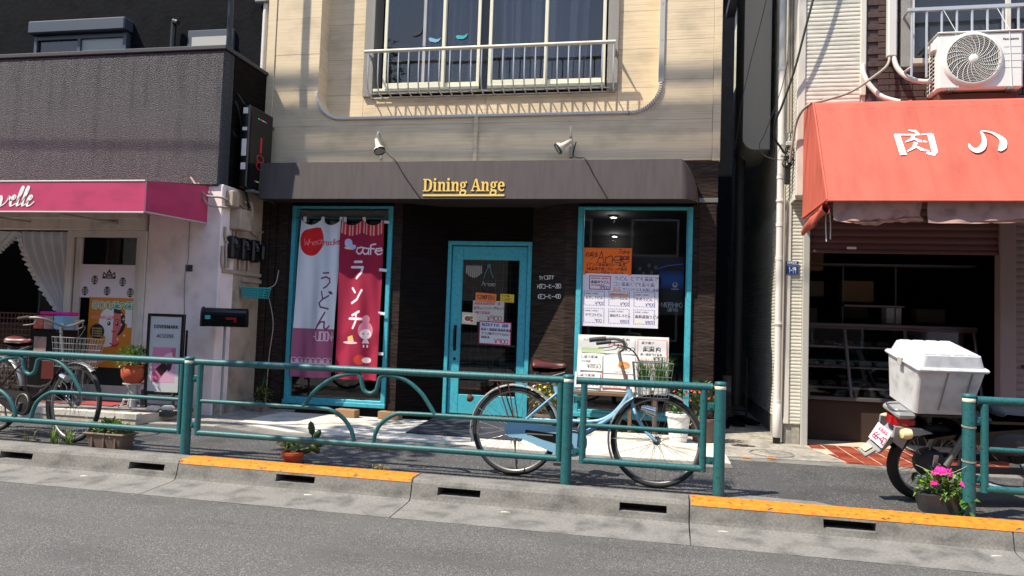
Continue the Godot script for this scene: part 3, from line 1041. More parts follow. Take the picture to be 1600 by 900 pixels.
func ribbon(mb: Mb, pts: Array, widths: Array, out: Vector3, lift: float) -> void:      # a flat stroke of changing width, lift thick
	for k in pts.size() - 1:
		var a: Vector3 = pts[k]
		var b: Vector3 = pts[k + 1]
		var d0: Vector3 = (pts[k + 1] - pts[maxi(k - 1, 0)]).normalized()
		var d1: Vector3 = (pts[mini(k + 2, pts.size() - 1)] - pts[k]).normalized()
		var s0: Vector3 = out.cross(d0).normalized() * widths[k] * 0.5
		var s1: Vector3 = out.cross(d1).normalized() * widths[k + 1] * 0.5
		var h := out * lift
		mb.quad(a - s0 + h, a + s0 + h, b + s1 + h, b - s1 + h, out)
		mb.quad(a - s0, a - s0 + h, b - s1 + h, b - s1, -s0)
		mb.quad(a + s0, a + s0 + h, b + s1 + h, b + s1, s0)


func _ready() -> void:
	rng.seed = 7
	# camera
	var cam := Camera3D.new()
	cam.name = "camera"
	cam.transform = Transform3D(Basis(Vector3(0.98101, 0.03387, -0.19096), Vector3(-0.02371, 0.99819, 0.05522), Vector3(0.19249, -0.04964, 0.98004)).orthonormalized(), Vector3(0, 1.12, 8.4))
	cam.fov = 42.74
	cam.near = 0.05
	cam.far = 400.0
	add_child(cam)
	cam.current = true
	# sky, sun and exposure
	var we := WorldEnvironment.new()
	we.name = "world"
	var env := Environment.new()
	var sm := ProceduralSkyMaterial.new()
	sm.sky_top_color = Color(0.5, 0.62, 0.8)
	sm.sky_horizon_color = Color(0.93, 0.92, 0.89)
	sm.sky_curve = 0.2
	sm.sky_energy_multiplier = 1.15
	sm.ground_bottom_color = Color(0.3, 0.29, 0.28)
	sm.ground_horizon_color = Color(0.6, 0.62, 0.63)
	var sky := Sky.new()
	sky.sky_material = sm
	env.background_mode = Environment.BG_SKY
	env.sky = sky
	env.tonemap_mode = Environment.TONE_MAPPER_LINEAR
	env.tonemap_exposure = 1.65
	env.sdfgi_enabled = true
	env.ssao_enabled = true
	env.ssil_enabled = true
	we.environment = env
	add_child(we)
	var sun := DirectionalLight3D.new()
	sun.name = "sun"
	sun.light_energy = 1.6
	sun.light_color = Color(1.0, 0.965, 0.9)
	sun.light_angular_distance = 0.53
	sun.shadow_enabled = true
	sun.basis = Basis.looking_at(Vector3(0.52, -1.0, -0.4).normalized(), Vector3.UP)
	add_child(sun)
	make_materials()
	make_prints()
	make_street()
	make_restaurant()
	make_salon()
	make_butcher()
	make_alley()
	make_opposite()
	make_guardrail()
	make_restaurant_things()
	make_salon_things()
	make_butcher_things()
	make_bicycles()
	make_scooter()
	make_plants()
	make_cables()


func kz(x: float, z: float) -> float:       # distance from the shop fronts of something that runs along the kerb
	return z + TILT * x


func make_street() -> void:
	var b := Mb.new()
	b.quad(Vector3(-90, -0.172, 3.6), Vector3(90, -0.172, 3.6), Vector3(90, -0.172, 90), Vector3(-90, -0.172, 90), Vector3.UP)
	ground("road", b, M.road_asphalt)
	b = Mb.new()
	b.quad(Vector3(-40, -0.016, 0.2), Vector3(40, -0.016, 0.2), Vector3(40, -0.016, 3.9), Vector3(-40, -0.016, 2.5), Vector3.UP)
	ground("sidewalk", b, M.sidewalk_asphalt)
	b = Mb.new()
	b.quad(Vector3(-90, -0.2, -30), Vector3(90, -0.2, -30), Vector3(90, -0.2, 3.5), Vector3(-90, -0.2, 3.5), Vector3.UP)
	ground("ground", b, M.old_concrete)
	# the kerb: L-shaped blocks with drain slots
	var kerb := Node3D.new()
	kerb.name = "kerb"
	add_child(kerb, true)
	kerb.set_meta("kind", "structure")
	kerb.rotation.y = -TILT
	var back: Array[Vector2] = [Vector2(3.14, -0.3), Vector2(3.14, -0.006), Vector2(3.15, 0.0), Vector2(3.315, 0.0), Vector2(3.338, -0.006), Vector2(3.352, -0.026)]
	var front: Array[Vector2] = [Vector2(3.374, -0.115), Vector2(3.382, -0.135), Vector2(3.4, -0.146), Vector2(3.43, -0.15), Vector2(3.77, -0.168), Vector2(3.77, -0.3)]
	var notch: Array[Vector2] = [Vector2(3.3565, -0.042), Vector2(3.2, -0.042), Vector2(3.2, -0.096), Vector2(3.369, -0.096)]
	var joints := [-11.1, -9.2, -7.3, -5.4, -3.5, -1.62, 0.3, 2.2, 4.1, 6.0, 7.9]
	var slots := [[-10.2, -9.9], [-8.4], [-6.3], [-4.97, -3.77], [-2.52], [-1.27, 0.0], [1.28], [2.65, 3.75], [5.05], [6.4, 7.4]]
	for k in joints.size() - 1:
		var whole := PackedVector2Array(back + front)
		var cut := PackedVector2Array(back + notch + front)
		b = Mb.new()
		var x: float = joints[k] + 0.004
		for s in slots[k]:
			var s0: float = s - 0.155
			var s1: float = s + 0.155
			b.sweep(whole, x, s0)
			b.sweep(cut, s0, s1)
			for e in [s0, s1]:
				b.quad(Vector3(e, -0.042, 3.3565), Vector3(e, -0.042, 3.2), Vector3(e, -0.096, 3.2), Vector3(e, -0.096, 3.369), Vector3(1 if e == s0 else -1, 0, 0))
			x = s1
		var last: float = joints[k + 1] - 0.004
		b.sweep(whole, x, last)
		for e in [joints[k] + 0.004, last]:
			for q in whole.size() - 2:
				b.flat(Vector3(e, whole[0].y, whole[0].x), Vector3(e, whole[q + 1].y, whole[q + 1].x), Vector3(e, whole[q + 2].y, whole[q + 2].x), Vector3(1 if e == last else -1, 0, 0))
		part(kerb, "kerb_block", b, M.kerb_concrete)
	for k in [[-3.495, -1.63], [0.31, 4.09], [-10.2, -9.3]]:
		b = Mb.new()
		var top := PackedVector2Array([Vector2(3.165, 0.004), Vector2(3.24, 0.004), Vector2(3.315, 0.004), Vector2(3.341, -0.003), Vector2(3.3545, -0.024)])
		for i in 24:
			b.sweep(top, lerpf(k[0], k[1], i / 24.0), lerpf(k[0], k[1], (i + 1) / 24.0))
		var o := part(kerb, "yellow_marking", b, M.yellow_paint)
		o.set_meta("kind", "structure")
	# paving in front of the shops
	b = Mb.new()
	b.prism(PackedVector2Array([Vector2(-4.3, -0.3), Vector2(0.66, -0.3), Vector2(0.66, -1.8), Vector2(-0.6, -1.84), Vector2(-2.3, -1.74), Vector2(-3.5, -1.68), Vector2(-4.3, -1.34)]), -0.2, 0.0)
	lay(b)
	ground("shop_apron", b, M.pale_concrete)
	b = Mb.new()
	b.prism(PackedVector2Array([Vector2(-4.31, -1.36), Vector2(-3.5, -1.685), Vector2(-2.3, -1.745), Vector2(-0.6, -1.845), Vector2(0.66, -1.805), Vector2(0.66, -1.98), Vector2(-0.6, -2.1), Vector2(-2.3, -1.99), Vector2(-3.6, -1.87), Vector2(-4.36, -1.6)]), -0.2, -0.006)
	lay(b)
	ground("apron_edge", b, M.kerb_concrete)
	b = Mb.new()
	b.prism(PackedVector2Array([Vector2(-4.3, 6.0), Vector2(-9.5, 6.0), Vector2(-9.5, -2.1), Vector2(-4.36, -1.6), Vector2(-4.3, -1.4)]), -0.2, -0.008)
	lay(b)
	ground("salon_yard", b, M.old_concrete)
	b = Mb.new()
	b.prism(PackedVector2Array([Vector2(0.665, 8.0), Vector2(1.5, 8.0), Vector2(1.5, -0.45), Vector2(1.66, -1.2), Vector2(1.68, -1.34), Vector2(0.665, -1.42)]), -0.2, -0.002)
	lay(b)
	ground("alley_floor", b, M.old_concrete)
	b = Mb.new()
	b.prism(PackedVector2Array([Vector2(0.665, -1.425), Vector2(1.68, -1.345), Vector2(6.0, -1.4), Vector2(6.0, -1.55), Vector2(0.665, -1.56)]), -0.2, -0.007)
	lay(b)
	ground("paving_edge", b, M.kerb_concrete)
	b = Mb.new()
	b.prism(PackedVector2Array([Vector2(0.5, -3.08), Vector2(0.62, -2.98), Vector2(1.1, -3.02), Vector2(1.22, -3.13), Vector2(0.5, -3.14)]), -0.1, -0.011)
	lay(b)
	ground("concrete_patch", b, M.kerb_concrete)
	for q in [[-2.45, 3.42], [-1.0, 3.44], [0.42, 3.47], [1.98, 3.5], [-4.3, 3.42]]:
		b = Mb.new()
		b.prism(PackedVector2Array([Vector2(q[0], -q[1]), Vector2(q[0] + 0.03, -q[1] + 0.008), Vector2(q[0] + 0.07, -q[1] - 0.003), Vector2(q[0] + 0.045, -q[1] - 0.01), Vector2(q[0] + 0.015, -q[1] - 0.012)]), -0.16, -0.1455)
		lay(b)
		ground("white_mark", b, M.pale_concrete)
	for p in [Vector3(0.83, 0.0, 1.43), Vector3(1.05, 0.0, 1.37)]:
		b = Mb.new()
		b.box(p, Vector3(0.07, 0.006, 0.05))
		ground("yellow_marking", b, M.yellow_paint)
	# tiled porch of the butcher's and tiled step of the salon
	var porch := Node3D.new()
	porch.name = "tiled_porch"
	add_child(porch, true)
	porch.set_meta("kind", "structure")
	b = Mb.new()
	b.span(Vector3(1.51, -0.2, -0.6), Vector3(6.0, -0.0015, 0.45))
	part(porch, "joint_bed", b, M.tile_joint)
	b = Mb.new()
	b.prism(PackedVector2Array([Vector2(1.51, -0.452), Vector2(6, -0.452), Vector2(6, -1.395), Vector2(1.69, -1.335)]), -0.2, -0.0015)
	lay(b)
	part(porch, "joint_bed", b, M.tile_joint)
	var tile := Mb.new()
	tile.box(Vector3(0, -0.005, 0), Vector3(0.138, 0.014, 0.138), 0.003)
	var tm := tile.mesh(null)
	for j in 7:
		for i in 17:
			var x := 1.61 + i * 0.15
			var z := 1.3 - j * 0.15
			if x - 0.07 < 1.51 + maxf(0.0, z - 0.42) * 0.2:
				continue
			var o := piece(porch, "floor_tile", tm, M["red_tile_%d" % (rng.randi() % 3)], Vector3(x, rng.randf_range(-0.0012, 0.0012), z))
			o.rotation.x = rng.randf_range(-0.004, 0.004)
	for cut in [[1.3, 1.16], [1.15, 1.07], [1.0, 0.88]]:         # cut tiles along the slanted edge
		var z: float = cut[0]
		b = Mb.new()
		var xl := 1.525 + maxf(0.0, z - 0.42) * 0.19
		var xr := 1.61 - 0.0785
		while xr < xl + 0.02:
			xr += 0.15
		if xr - xl > 0.03:
			b.prism(PackedVector2Array([Vector2(xl - 0.012, -z + 0.07), Vector2(xr, -z + 0.07), Vector2(xr, -z - 0.07), Vector2(xl + 0.014, -z - 0.07)]), -0.01, 0.002)
			lay(b)
			part(porch, "floor_tile", b, M.red_tile_1)
	var step := Node3D.new()
	step.name = "tiled_step"
	add_child(step, true)
	step.set_meta("kind", "structure")
	b = Mb.new()
	b.prism(PackedVector2Array([Vector2(-9.5, -0.9), Vector2(-4.98, -0.9), Vector2(-4.98, -1.2), Vector2(-5.12, -1.78), Vector2(-9.5, -1.78)]), -0.1, 0.082)
	lay(b)
	part(step, "step_bed", b, M.tile_joint)
	var st := Mb.new()
	st.box(Vector3(0, 0.086, 0), Vector3(0.143, 0.016, 0.143), 0.003)
	var sme := st.mesh(null)
	for j in 5:
		for i in 15:
			if j == 0 and i == 0:
				continue
			piece(step, "floor_tile", sme, M["grey_tile_%d" % (rng.randi() % 2)], Vector3(-5.2 - i * 0.15, rng.randf_range(-0.001, 0.001), 1.63 - j * 0.15))
	b = Mb.new()
	b.span(Vector3(-9.5, 0.03, 1.71), Vector3(-5.1, 0.096, 1.79), 0.006)
	part(step, "step_edge", b, M.pale_concrete)
	# manhole covers
	var n := 0
	for q in [[-3.13, 2.16, 0.21, "rusty round cover with a ribbed face on the sidewalk below the udon banner"], [-2.4, 2.1, 0.2, "rusty round cover on the sidewalk in line with the brown bench blocks and the kerb"], [1.09, 1.12, 0.2, "concrete round cover beside the white drainpipe by the alley"]]:
		var o := thing("manhole_cover", q[3], "manhole cover", Vector3(q[0], -0.016 if n < 2 else -0.002, q[1]), 0.0, "round covers in the paving")
		b = Mb.new()
		b.lathe([Vector2(0, 0.006), Vector2(q[2] * 0.86, 0.006), Vector2(q[2] * 0.88, 0.001), Vector2(q[2] * 0.92, 0.001)], 32)
		for r in [0.3, 0.55]:
			b.lathe([Vector2(q[2] * (r - 0.04), 0.006), Vector2(q[2] * (r - 0.03), 0.011), Vector2(q[2] * (r + 0.03), 0.011), Vector2(q[2] * (r + 0.04), 0.006)], 32)
		if n < 2:
			for k in 8:
				b.t = Transform3D(Basis(Vector3.UP, TAU * k / 8), Vector3.ZERO)
				b.box(Vector3(q[2] * 0.6, 0.0085, 0), Vector3(q[2] * 0.45, 0.006, 0.014))
			b.t = Transform3D()
		else:
			b.box(Vector3(0, 0.0085, 0), Vector3(0.08, 0.008, 0.025))
		part(o, "lid", b, M.cast_iron if n < 2 else M.old_concrete)
		b = Mb.new()
		b.lathe([Vector2(q[2] * 0.93, 0.002), Vector2(q[2] * 0.94, 0.008), Vector2(q[2], 0.008), Vector2(q[2] * 1.03, 0.0)], 32)
		part(o, "ring", b, M.cast_iron if n < 2 else M.kerb_concrete)
		n += 1


func lay(b: Mb) -> void:       # turns a prism drawn in x and y so that it lies on the ground (y becomes -z, z becomes height)
	for k in b.v.size():
		var p := b.v[k]
		b.v[k] = Vector3(p.x, p.z, -p.y)
		var q := b.n[k]
		b.n[k] = Vector3(q.x, q.z, -q.y)


# ------------------------------------------------------------------ guardrail
func make_guardrail() -> void:
	var long_label := ["teal guardrail section with curved bars in front of the dark left bicycle", "teal guardrail section with curved bars below the udon banner and the cafe door", "teal guardrail section in front of the delivery motorcycle"]
	var proto: Node3D = null
	for k in 3:
		var cx: float = [-5.2, -2.12, 3.55][k]
		var o: Node3D
		if k == 0:
			o = thing("guardrail_section", long_label[0], "guardrail", Vector3(cx, 0, kz(cx, 3.1)), -TILT, "teal guardrail sections along the kerb")
			long_section(o)
			proto = o
		else:
			o = proto.duplicate()
			o.name = fresh(self, "guardrail_section")
			add_child(o, true)
			o.position = Vector3(cx, 0, kz(cx, 3.1))
			tag(o, long_label[k], "guardrail", "teal guardrail sections along the kerb")
	var s := thing("guardrail_section", "short plain teal guardrail section in front of the blue bicycle's front wheel", "guardrail", Vector3(-0.075, 0, kz(-0.075, 3.1)), -TILT, "teal guardrail sections along the kerb")
	rail_frame(s, 0.415, 0.465)
	var b := Mb.new()
	b.rod(Vector3(-0.4, 0.42, 0), Vector3(0.4, 0.42, 0), 0.017)
	part(s, "middle_rail", b, M.teal_paint)
	# posts
	var post: Node3D = null
	var where := [-3.68, -0.605, 0.45, 2.0]
	var labels := ["teal post with a cream band between the salon and restaurant guardrail sections", "teal post with a cream band beside the blue bicycle's saddle", "teal post with a cream band at the end of the short guardrail, by the alley", "teal post with two wires tied round it beside the pink flowers"]
	for k in 4:
		var o: Node3D
		if k == 0:
			o = thing("guardrail_post", labels[0], "post", Vector3.ZERO, 0.0, "teal posts along the kerb")
			b = Mb.new()
			b.lathe([Vector2(0.0385, -0.1), Vector2(0.0385, 0.722)], 20)
			b.lathe([Vector2(0.0385, 0.744), Vector2(0.0385, 0.752), Vector2(0.036, 0.753)], 20)
			part(o, "pole", b, M.teal_paint)
			b = Mb.new()
			b.lathe([Vector2(0.0385, 0.722), Vector2(0.0392, 0.723), Vector2(0.0392, 0.743), Vector2(0.0385, 0.744)], 20)
			part(o, "band", b, M.cream_frame)
			b = Mb.new()
			b.lathe([Vector2(0.036, 0.753), Vector2(0.041, 0.754), Vector2(0.041, 0.765), Vector2(0.034, 0.774), Vector2(0.0, 0.778)], 20)
			part(o, "cap", b, M.teal_paint)
			post = o
		else:
			o = post.duplicate()
			o.name = fresh(self, "guardrail_post")
			add_child(o, true)
			tag(o, labels[k], "post", "teal posts along the kerb")
		o.position = Vector3(where[k], 0, kz(where[k], 3.1))
		if k == 3:
			b = Mb.new()
			for y in [0.56, 0.34]:
				for e in 2:
					b.tube(circle(Vector3(0, y + e * 0.006, 0), 0.041, Vector3(0.05, 1, 0.12).normalized(), 20), 0.002, 5, true)
			b.tube(curve([Vector3(0.02, 0.34, 0.03), Vector3(-0.15, 0.25, 0.02), Vector3(-0.3, 0.29, -0.05)]), 0.0018, 5)
			part(o, "tied_wire", b, M.cable_pale)


func rail_frame(o: Node3D, half: float, over: float) -> void:
	var b := Mb.new()
	b.rod(Vector3(-over, 0.735, 0), Vector3(over, 0.735, 0), 0.0265, 16)
	for s in [-1.0, 1.0]:
		b.t = Transform3D(Basis(Vector3.BACK, PI / 2 * -s), Vector3(over * s, 0.735, 0))
		b.lathe([Vector2(0.0265, -0.002), Vector2(0.029, 0.0), Vector2(0.029, 0.006), Vector2(0.0, 0.008)], 16)
		b.t = Transform3D()
	part(o, "top_rail", b, M.teal_paint)
	b = Mb.new()
	b.rod(Vector3(-half - 0.0, 0.172, 0), Vector3(half, 0.172, 0), 0.0235, 14)
	part(o, "bottom_rail", b, M.teal_paint)
	for s in [-1.0, 1.0]:
		b = Mb.new()
		b.rod(Vector3(half * s, 0.15, 0), Vector3(half * s, 0.715, 0), 0.0235, 14)
		part(o, "upright", b, M.teal_paint)
		for y in [0.6, 0.232]:
			b = Mb.new()
			b.box(Vector3((half + 0.045) * s, y, 0.004), Vector3(0.055, 0.052, 0.012), 0.003)
			b.t = Transform3D(Basis(Vector3.RIGHT, PI / 2), Vector3((half + 0.045) * s, y, 0.009))
			b.lathe([Vector2(0.011, 0), Vector2(0.011, 0.008), Vector2(0, 0.008)], 6)
			b.t = Transform3D()
			part(o, "bracket", b, M.teal_paint)


func long_section(o: Node3D) -> void:
	rail_frame(o, 1.46, 1.5)
	var b := Mb.new()
	b.tube(curve([Vector3(-1.45, 0.425, 0), Vector3(-0.9, 0.425, 0), Vector3(-0.42, 0.425, 0), Vector3(-0.3, 0.41, 0), Vector3(-0.2, 0.35, 0), Vector3(-0.135, 0.26, 0), Vector3(-0.115, 0.18, 0)]), 0.0165, 10)
	part(o, "curved_bar", b, M.teal_paint)
	b = Mb.new()
	b.tube(curve([Vector3(1.45, 0.425, 0), Vector3(0.9, 0.425, 0), Vector3(0.32, 0.425, 0), Vector3(0.2, 0.41, 0), Vector3(0.1, 0.34, 0), Vector3(0.055, 0.26, 0), Vector3(0.04, 0.18, 0)]), 0.0165, 10)
	part(o, "curved_bar", b, M.teal_paint)
	b = Mb.new()
	b.tube(curve([Vector3(-0.55, 0.43, 0), Vector3(-0.45, 0.56, 0), Vector3(-0.3, 0.665, 0), Vector3(-0.14, 0.703, 0), Vector3(-0.085, 0.683, 0), Vector3(-0.07, 0.63, 0), Vector3(-0.05, 0.58, 0), Vector3(0.0, 0.56, 0), Vector3(0.045, 0.585, 0), Vector3(0.06, 0.635, 0), Vector3(0.075, 0.685, 0), Vector3(0.13, 0.703, 0), Vector3(0.27, 0.68, 0), Vector3(0.4, 0.59, 0), Vector3(0.48, 0.49, 0), Vector3(0.52, 0.43, 0)]), 0.0165, 10)
	part(o, "arched_bar", b, M.teal_paint)


# ------------------------------------------------------------------ the restaurant in the middle
func spanpart(p: Node3D, called: String, a: Vector3, c: Vector3, m: Material, bevel := 0.0) -> MeshInstance3D:
	var b := Mb.new()
	b.span(a, c, bevel)
	return wpart(p, called, b, m)


func opening_outline(grow: float) -> PackedVector2Array:      # the round-cornered recess of the upper storey
	var o := PackedVector2Array()
	o.append(Vector2(-4.2 - grow, 7.2))
	for k in 9:
		var a := PI + PI / 2 * k / 8
		o.append(Vector2(-3.87 + cos(a) * (0.33 + grow), 3.93 + sin(a) * (0.33 + grow)))
	for k in 9:
		var a := PI * 1.5 + PI / 2 * k / 8
		o.append(Vector2(-0.35 + cos(a) * (0.33 + grow), 3.93 + sin(a) * (0.33 + grow)))
	o.append(Vector2(-0.02 + grow, 7.2))
	return o


func rect_poly(x0: float, y0: float, x1: float, y1: float) -> PackedVector2Array:
	return PackedVector2Array([Vector2(x0, y0), Vector2(x1, y0), Vector2(x1, y1), Vector2(x0, y1)])


func make_restaurant() -> void:
	var r := thing("restaurant_building", "two-storey restaurant with beige siding above and a dark brown shop front with turquoise frames", "building", Vector3(-2.1, 0, 0))
	var hole := opening_outline(0.0)
	var b := Mb.new()
	# upper wall: boards with recessed joints on a core
	for p in Geometry2D.clip_polygons(rect_poly(-4.9, 2.56, 0.645, 6.8), opening_outline(0.004)):
		b.prism(p, -0.5, -0.03)
	var wall := wpart(r, "upper_wall", b, M.beige_siding)
	var seams := [3.03, 3.5, 3.96, 4.42, 4.88, 5.34, 5.8, 6.26, 6.72]
	for k in seams.size() - 1:
		for cut in ([[-4.8, -2.16], [-2.152, 0.57]] if k == 0 else [[-4.8, 0.57]]):
			for p in Geometry2D.clip_polygons(rect_poly(cut[0], seams[k] + 0.0015, cut[1], seams[k + 1] - 0.0015), hole):
				b = Mb.new()
				b.prism(p, -0.029, rng.randf_range(-0.001, 0.001))
				wpart(wall, "siding_board", b, M.beige_siding)
	spanpart(wall, "corner_strip", Vector3(-4.92, 2.56, -0.06), Vector3(-4.805, 6.8, 0.012), M.beige_siding, 0.004)
	spanpart(wall, "corner_strip", Vector3(0.574, 3.02, -0.06), Vector3(0.66, 6.8, 0.01), M.beige_siding, 0.004)
	b = Mb.new()
	b.span(Vector3(-2.175, 3.035, 0.0), Vector3(-2.125, 3.585, 0.022), 0.005)
	wpart(wall, "joint_cover", b, M.beige_siding)
	# the recess
	b = Mb.new()
	var edge := opening_outline(0.001)
	for k in edge.size() - 1:
		var q0 := edge[k]
		var q1 := edge[k + 1]
		b.quad(Vector3(q0.x, q0.y, -0.004), Vector3(q1.x, q1.y, -0.004), Vector3(q1.x, q1.y, -0.3), Vector3(q0.x, q0.y, -0.3), Vector3(-2.1, 5.5, 0) - Vector3(q0.x, q0.y, 0))
	wpart(wall, "recess_lining", b, M.beige_siding)
	for k in seams.size() - 1:
		var y0: float = maxf(seams[k], 3.55) + 0.0015
		var y1: float = seams[k + 1] - 0.0015
		for cut in [[-4.25, -3.704], [-3.7, -2.112], [-2.108, -0.512], [-0.508, 0.0]]:
			if cut[0] > -3.71 and cut[1] < -0.5:
				y1 = minf(y1, 3.93)
				if y0 > 3.9:
					continue
			else:
				y1 = seams[k + 1] - 0.0015
			if y1 > y0 + 0.02:
				b = Mb.new()
				b.span(Vector3(cut[0], y0, -0.32), Vector3(cut[1], y1, -0.25))
				wpart(wall, "siding_board", b, M.beige_siding)
	spanpart(wall, "recess_jamb", Vector3(-3.7, 3.93, -0.5), Vector3(-3.575, 6.8, -0.21), M.rough_white_stucco)
	spanpart(wall, "recess_jamb", Vector3(-0.635, 3.93, -0.5), Vector3(-0.51, 6.8, -0.21), M.rough_white_stucco)
	# white edge strip along the bottom of the recess, ribbed at the right corner
	b = Mb.new()
	var rim := opening_outline(0.012)
	var left_part := PackedVector3Array()
	for k in range(1, 11):
		left_part.append(Vector3(rim[k].x, rim[k].y, 0.01))
	left_part.append(Vector3(-0.37, rim[10].y, 0.01))
	for k in left_part.size() - 1:
		var d := left_part[k + 1] - left_part[k]
		b.t = Transform3D(Basis(Vector3.BACK, atan2(d.y, d.x)), (left_part[k] + left_part[k + 1]) * 0.5)
		b.box(Vector3.ZERO, Vector3(d.length() + 0.002, 0.034, 0.03), 0.006)
	b.t = Transform3D()
	wpart(wall, "edge_strip", b, M.pipe_white)
	b = Mb.new()
	for k in 20:
		var a := PI * 1.5 + PI / 2 * (k + 0.5) / 20
		b.t = Transform3D(Basis(Vector3.BACK, a + PI / 2), Vector3(-0.35 + cos(a) * 0.345, 3.93 + sin(a) * 0.345, 0.012))
		b.box(Vector3.ZERO, Vector3(0.02, 0.042, 0.036), 0.006)
	b.t = Transform3D()
	wpart(wall, "ribbed_edge", b, M.pipe_white)
	b = Mb.new()
	b.span(Vector3(-0.035, 3.93, 0.0), Vector3(0.03, 6.8, 0.02), 0.006)
	for k in 6:
		b.box(Vector3(-0.003, 4.0 + k * 0.42, 0.021), Vector3(0.012, 0.012, 0.006))
	wpart(wall, "edge_cover", b, M.pale_grey)
	# windows of the upper storey
	var xs := [[-3.44, -2.2, -2.66], [-2.085, -0.66, -1.375]]
	for k in 2:
		var w := spanpart(r, "window", Vector3(xs[k][0] - (0.12 if k == 0 else 0.0), 3.985, -0.3), Vector3(xs[k][1], 4.02, -0.2), M.cream_frame, 0.004)
		spanpart(w, "sill_step", Vector3(xs[k][0] - 0.12, 3.96, -0.26), Vector3(xs[k][1] + 0.01, 3.983, -0.215), M.pale_grey, 0.003)
		for e in [[xs[k][0], xs[k][2] + 0.02, -0.225], [xs[k][2] - 0.02, xs[k][1], -0.26]]:
			b = Mb.new()
			b.span(Vector3(e[0], 4.022, e[2] - 0.012), Vector3(e[0] + 0.04, 6.6, e[2] + 0.012), 0.004)
			b.span(Vector3(e[1] - 0.04, 4.022, e[2] - 0.012), Vector3(e[1], 6.6, e[2] + 0.012), 0.004)
			b.span(Vector3(e[0] + 0.04, 4.022, e[2] - 0.011), Vector3(e[1] - 0.04, 4.09, e[2] + 0.011), 0.004)
			wpart(w, "sash", b, M.cream_frame)
			spanpart(w, "pane", Vector3(e[0] + 0.04, 4.09, e[2] - 0.002), Vector3(e[1] - 0.04, 6.6, e[2] + 0.002), M.glass)
		if k == 0:
			spanpart(w, "inner_stile", Vector3(-2.95, 4.09, -0.29), Vector3(-2.915, 6.6, -0.27), M.ivory_trim)
	spanpart(r, "dark_mullion", Vector3(-2.2, 3.985, -0.34), Vector3(-2.085, 6.6, -0.27), M.gloss_black)
	b = Mb.new()
	b.span(Vector3(-4.4, 3.3, -3.0), Vector3(0.4, 3.4, -0.5))
	b.span(Vector3(-4.4, 6.7, -3.0), Vector3(0.4, 6.8, -0.5))
	b.span(Vector3(-4.4, 3.4, -3.1), Vector3(0.4, 6.7, -3.0))
	b.span(Vector3(-4.5, 3.3, -3.0), Vector3(-4.4, 6.8, -0.5))
	b.span(Vector3(0.3, 3.4, -3.0), Vector3(0.4, 6.7, -0.5))
	wpart(r, "upper_room", b, M.interior_dark)
	# balcony rail with bars curved in at the foot
	b = Mb.new()
	b.rod(Vector3(-3.61, 4.43, -0.02), Vector3(-0.53, 4.43, -0.02), 0.021, 12)
	var rail := wpart(r, "balcony_rail", b, M.ivory_plastic)
	for k in 24:
		var x := -3.56 + k * 0.1309
		b = Mb.new()
		b.tube(curve([Vector3(x, 4.42, -0.02), Vector3(x, 4.2, -0.02), Vector3(x, 4.06, -0.025), Vector3(x, 3.97, -0.05), Vector3(x, 3.92, -0.11), Vector3(x, 3.905, -0.23)], 4), 0.0085, 8)
		wpart(rail, "bar", b, M.aluminium)
	b = Mb.new()
	b.rod(Vector3(-3.58, 3.9, -0.22), Vector3(-0.53, 3.9, -0.22), 0.009, 8)
	b.rod(Vector3(-3.58, 3.92, -0.11), Vector3(-0.53, 3.92, -0.11), 0.007, 8)
	wpart(rail, "foot_rod", b, M.dull_steel)
	for s in [-3.58, -0.545]:
		b = Mb.new()
		b.prism(PackedVector2Array([Vector2(0.02, 4.42), Vector2(0.25, 4.42), Vector2(0.25, 4.24), Vector2(0.19, 4.36)]), -0.006, 0.006)
		for k in b.v.size():
			var p := b.v[k]
			b.v[k] = Vector3(s + p.z, p.y, -p.x)
			var q := b.n[k]
			b.n[k] = Vector3(q.z, q.y, -q.x)
		wpart(rail, "rail_bracket", b, M.aluminium)
	# awning
	b = Mb.new()
	b.quad(Vector3(-4.7, 2.955, 0.4), Vector3(0.235, 2.955, 0.4), Vector3(0.235, 2.52, 0.42), Vector3(-4.7, 2.52, 0.42), Vector3.BACK)
	b.quad(Vector3(-4.7, 2.52, 0.42), Vector3(0.43, 2.52, 0.42), Vector3(0.43, 2.52, 0.39), Vector3(-4.7, 2.52, 0.39), Vector3.DOWN)
	b.quad(Vector3(-4.7, 2.955, 0), Vector3(0.235, 2.955, 0), Vector3(0.235, 2.955, 0.4), Vector3(-4.7, 2.955, 0.4), Vector3.UP)
	b.quad(Vector3(-4.7, 2.955, 0), Vector3(-4.7, 2.955, 0.4), Vector3(-4.7, 2.52, 0.42), Vector3(-4.7, 2.52, 0), Vector3.LEFT)
	b.grid(func(u: float, v: float):
		var a := u * PI / 2
		return Vector3(0.235 + 0.2 * sqrt(1.0 - pow(1.0 - v, 2.0)) * sin(a), lerpf(2.955, 2.52, v), lerpf(0.4, 0.42, v) * cos(a)), 14, 16, Vector3(1, 0.3, 1))
	var aw := wpart(r, "awning", b, M.brown_awning)
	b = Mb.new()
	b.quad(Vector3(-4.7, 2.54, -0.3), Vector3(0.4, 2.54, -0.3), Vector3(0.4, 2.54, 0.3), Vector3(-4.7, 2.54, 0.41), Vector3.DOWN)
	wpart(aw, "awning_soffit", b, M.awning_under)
	lettering(aw, "Dining Ange", 0.14, 0.012, M.gold, Vector3(-2.165, 2.672, 0.419), Basis(), true, true, 0.95)
	b = Mb.new()
	b.box(Vector3(-2.165, 2.556, 0.423), Vector3(0.955, 0.02, 0.01), 0.002)
	wpart(aw, "lettering_underline", b, M.gold)
	spanpart(r, "brown_strip", Vector3(-4.8, 2.6, -0.028), Vector3(0.645, 3.015, 0.006), M.brown_siding)
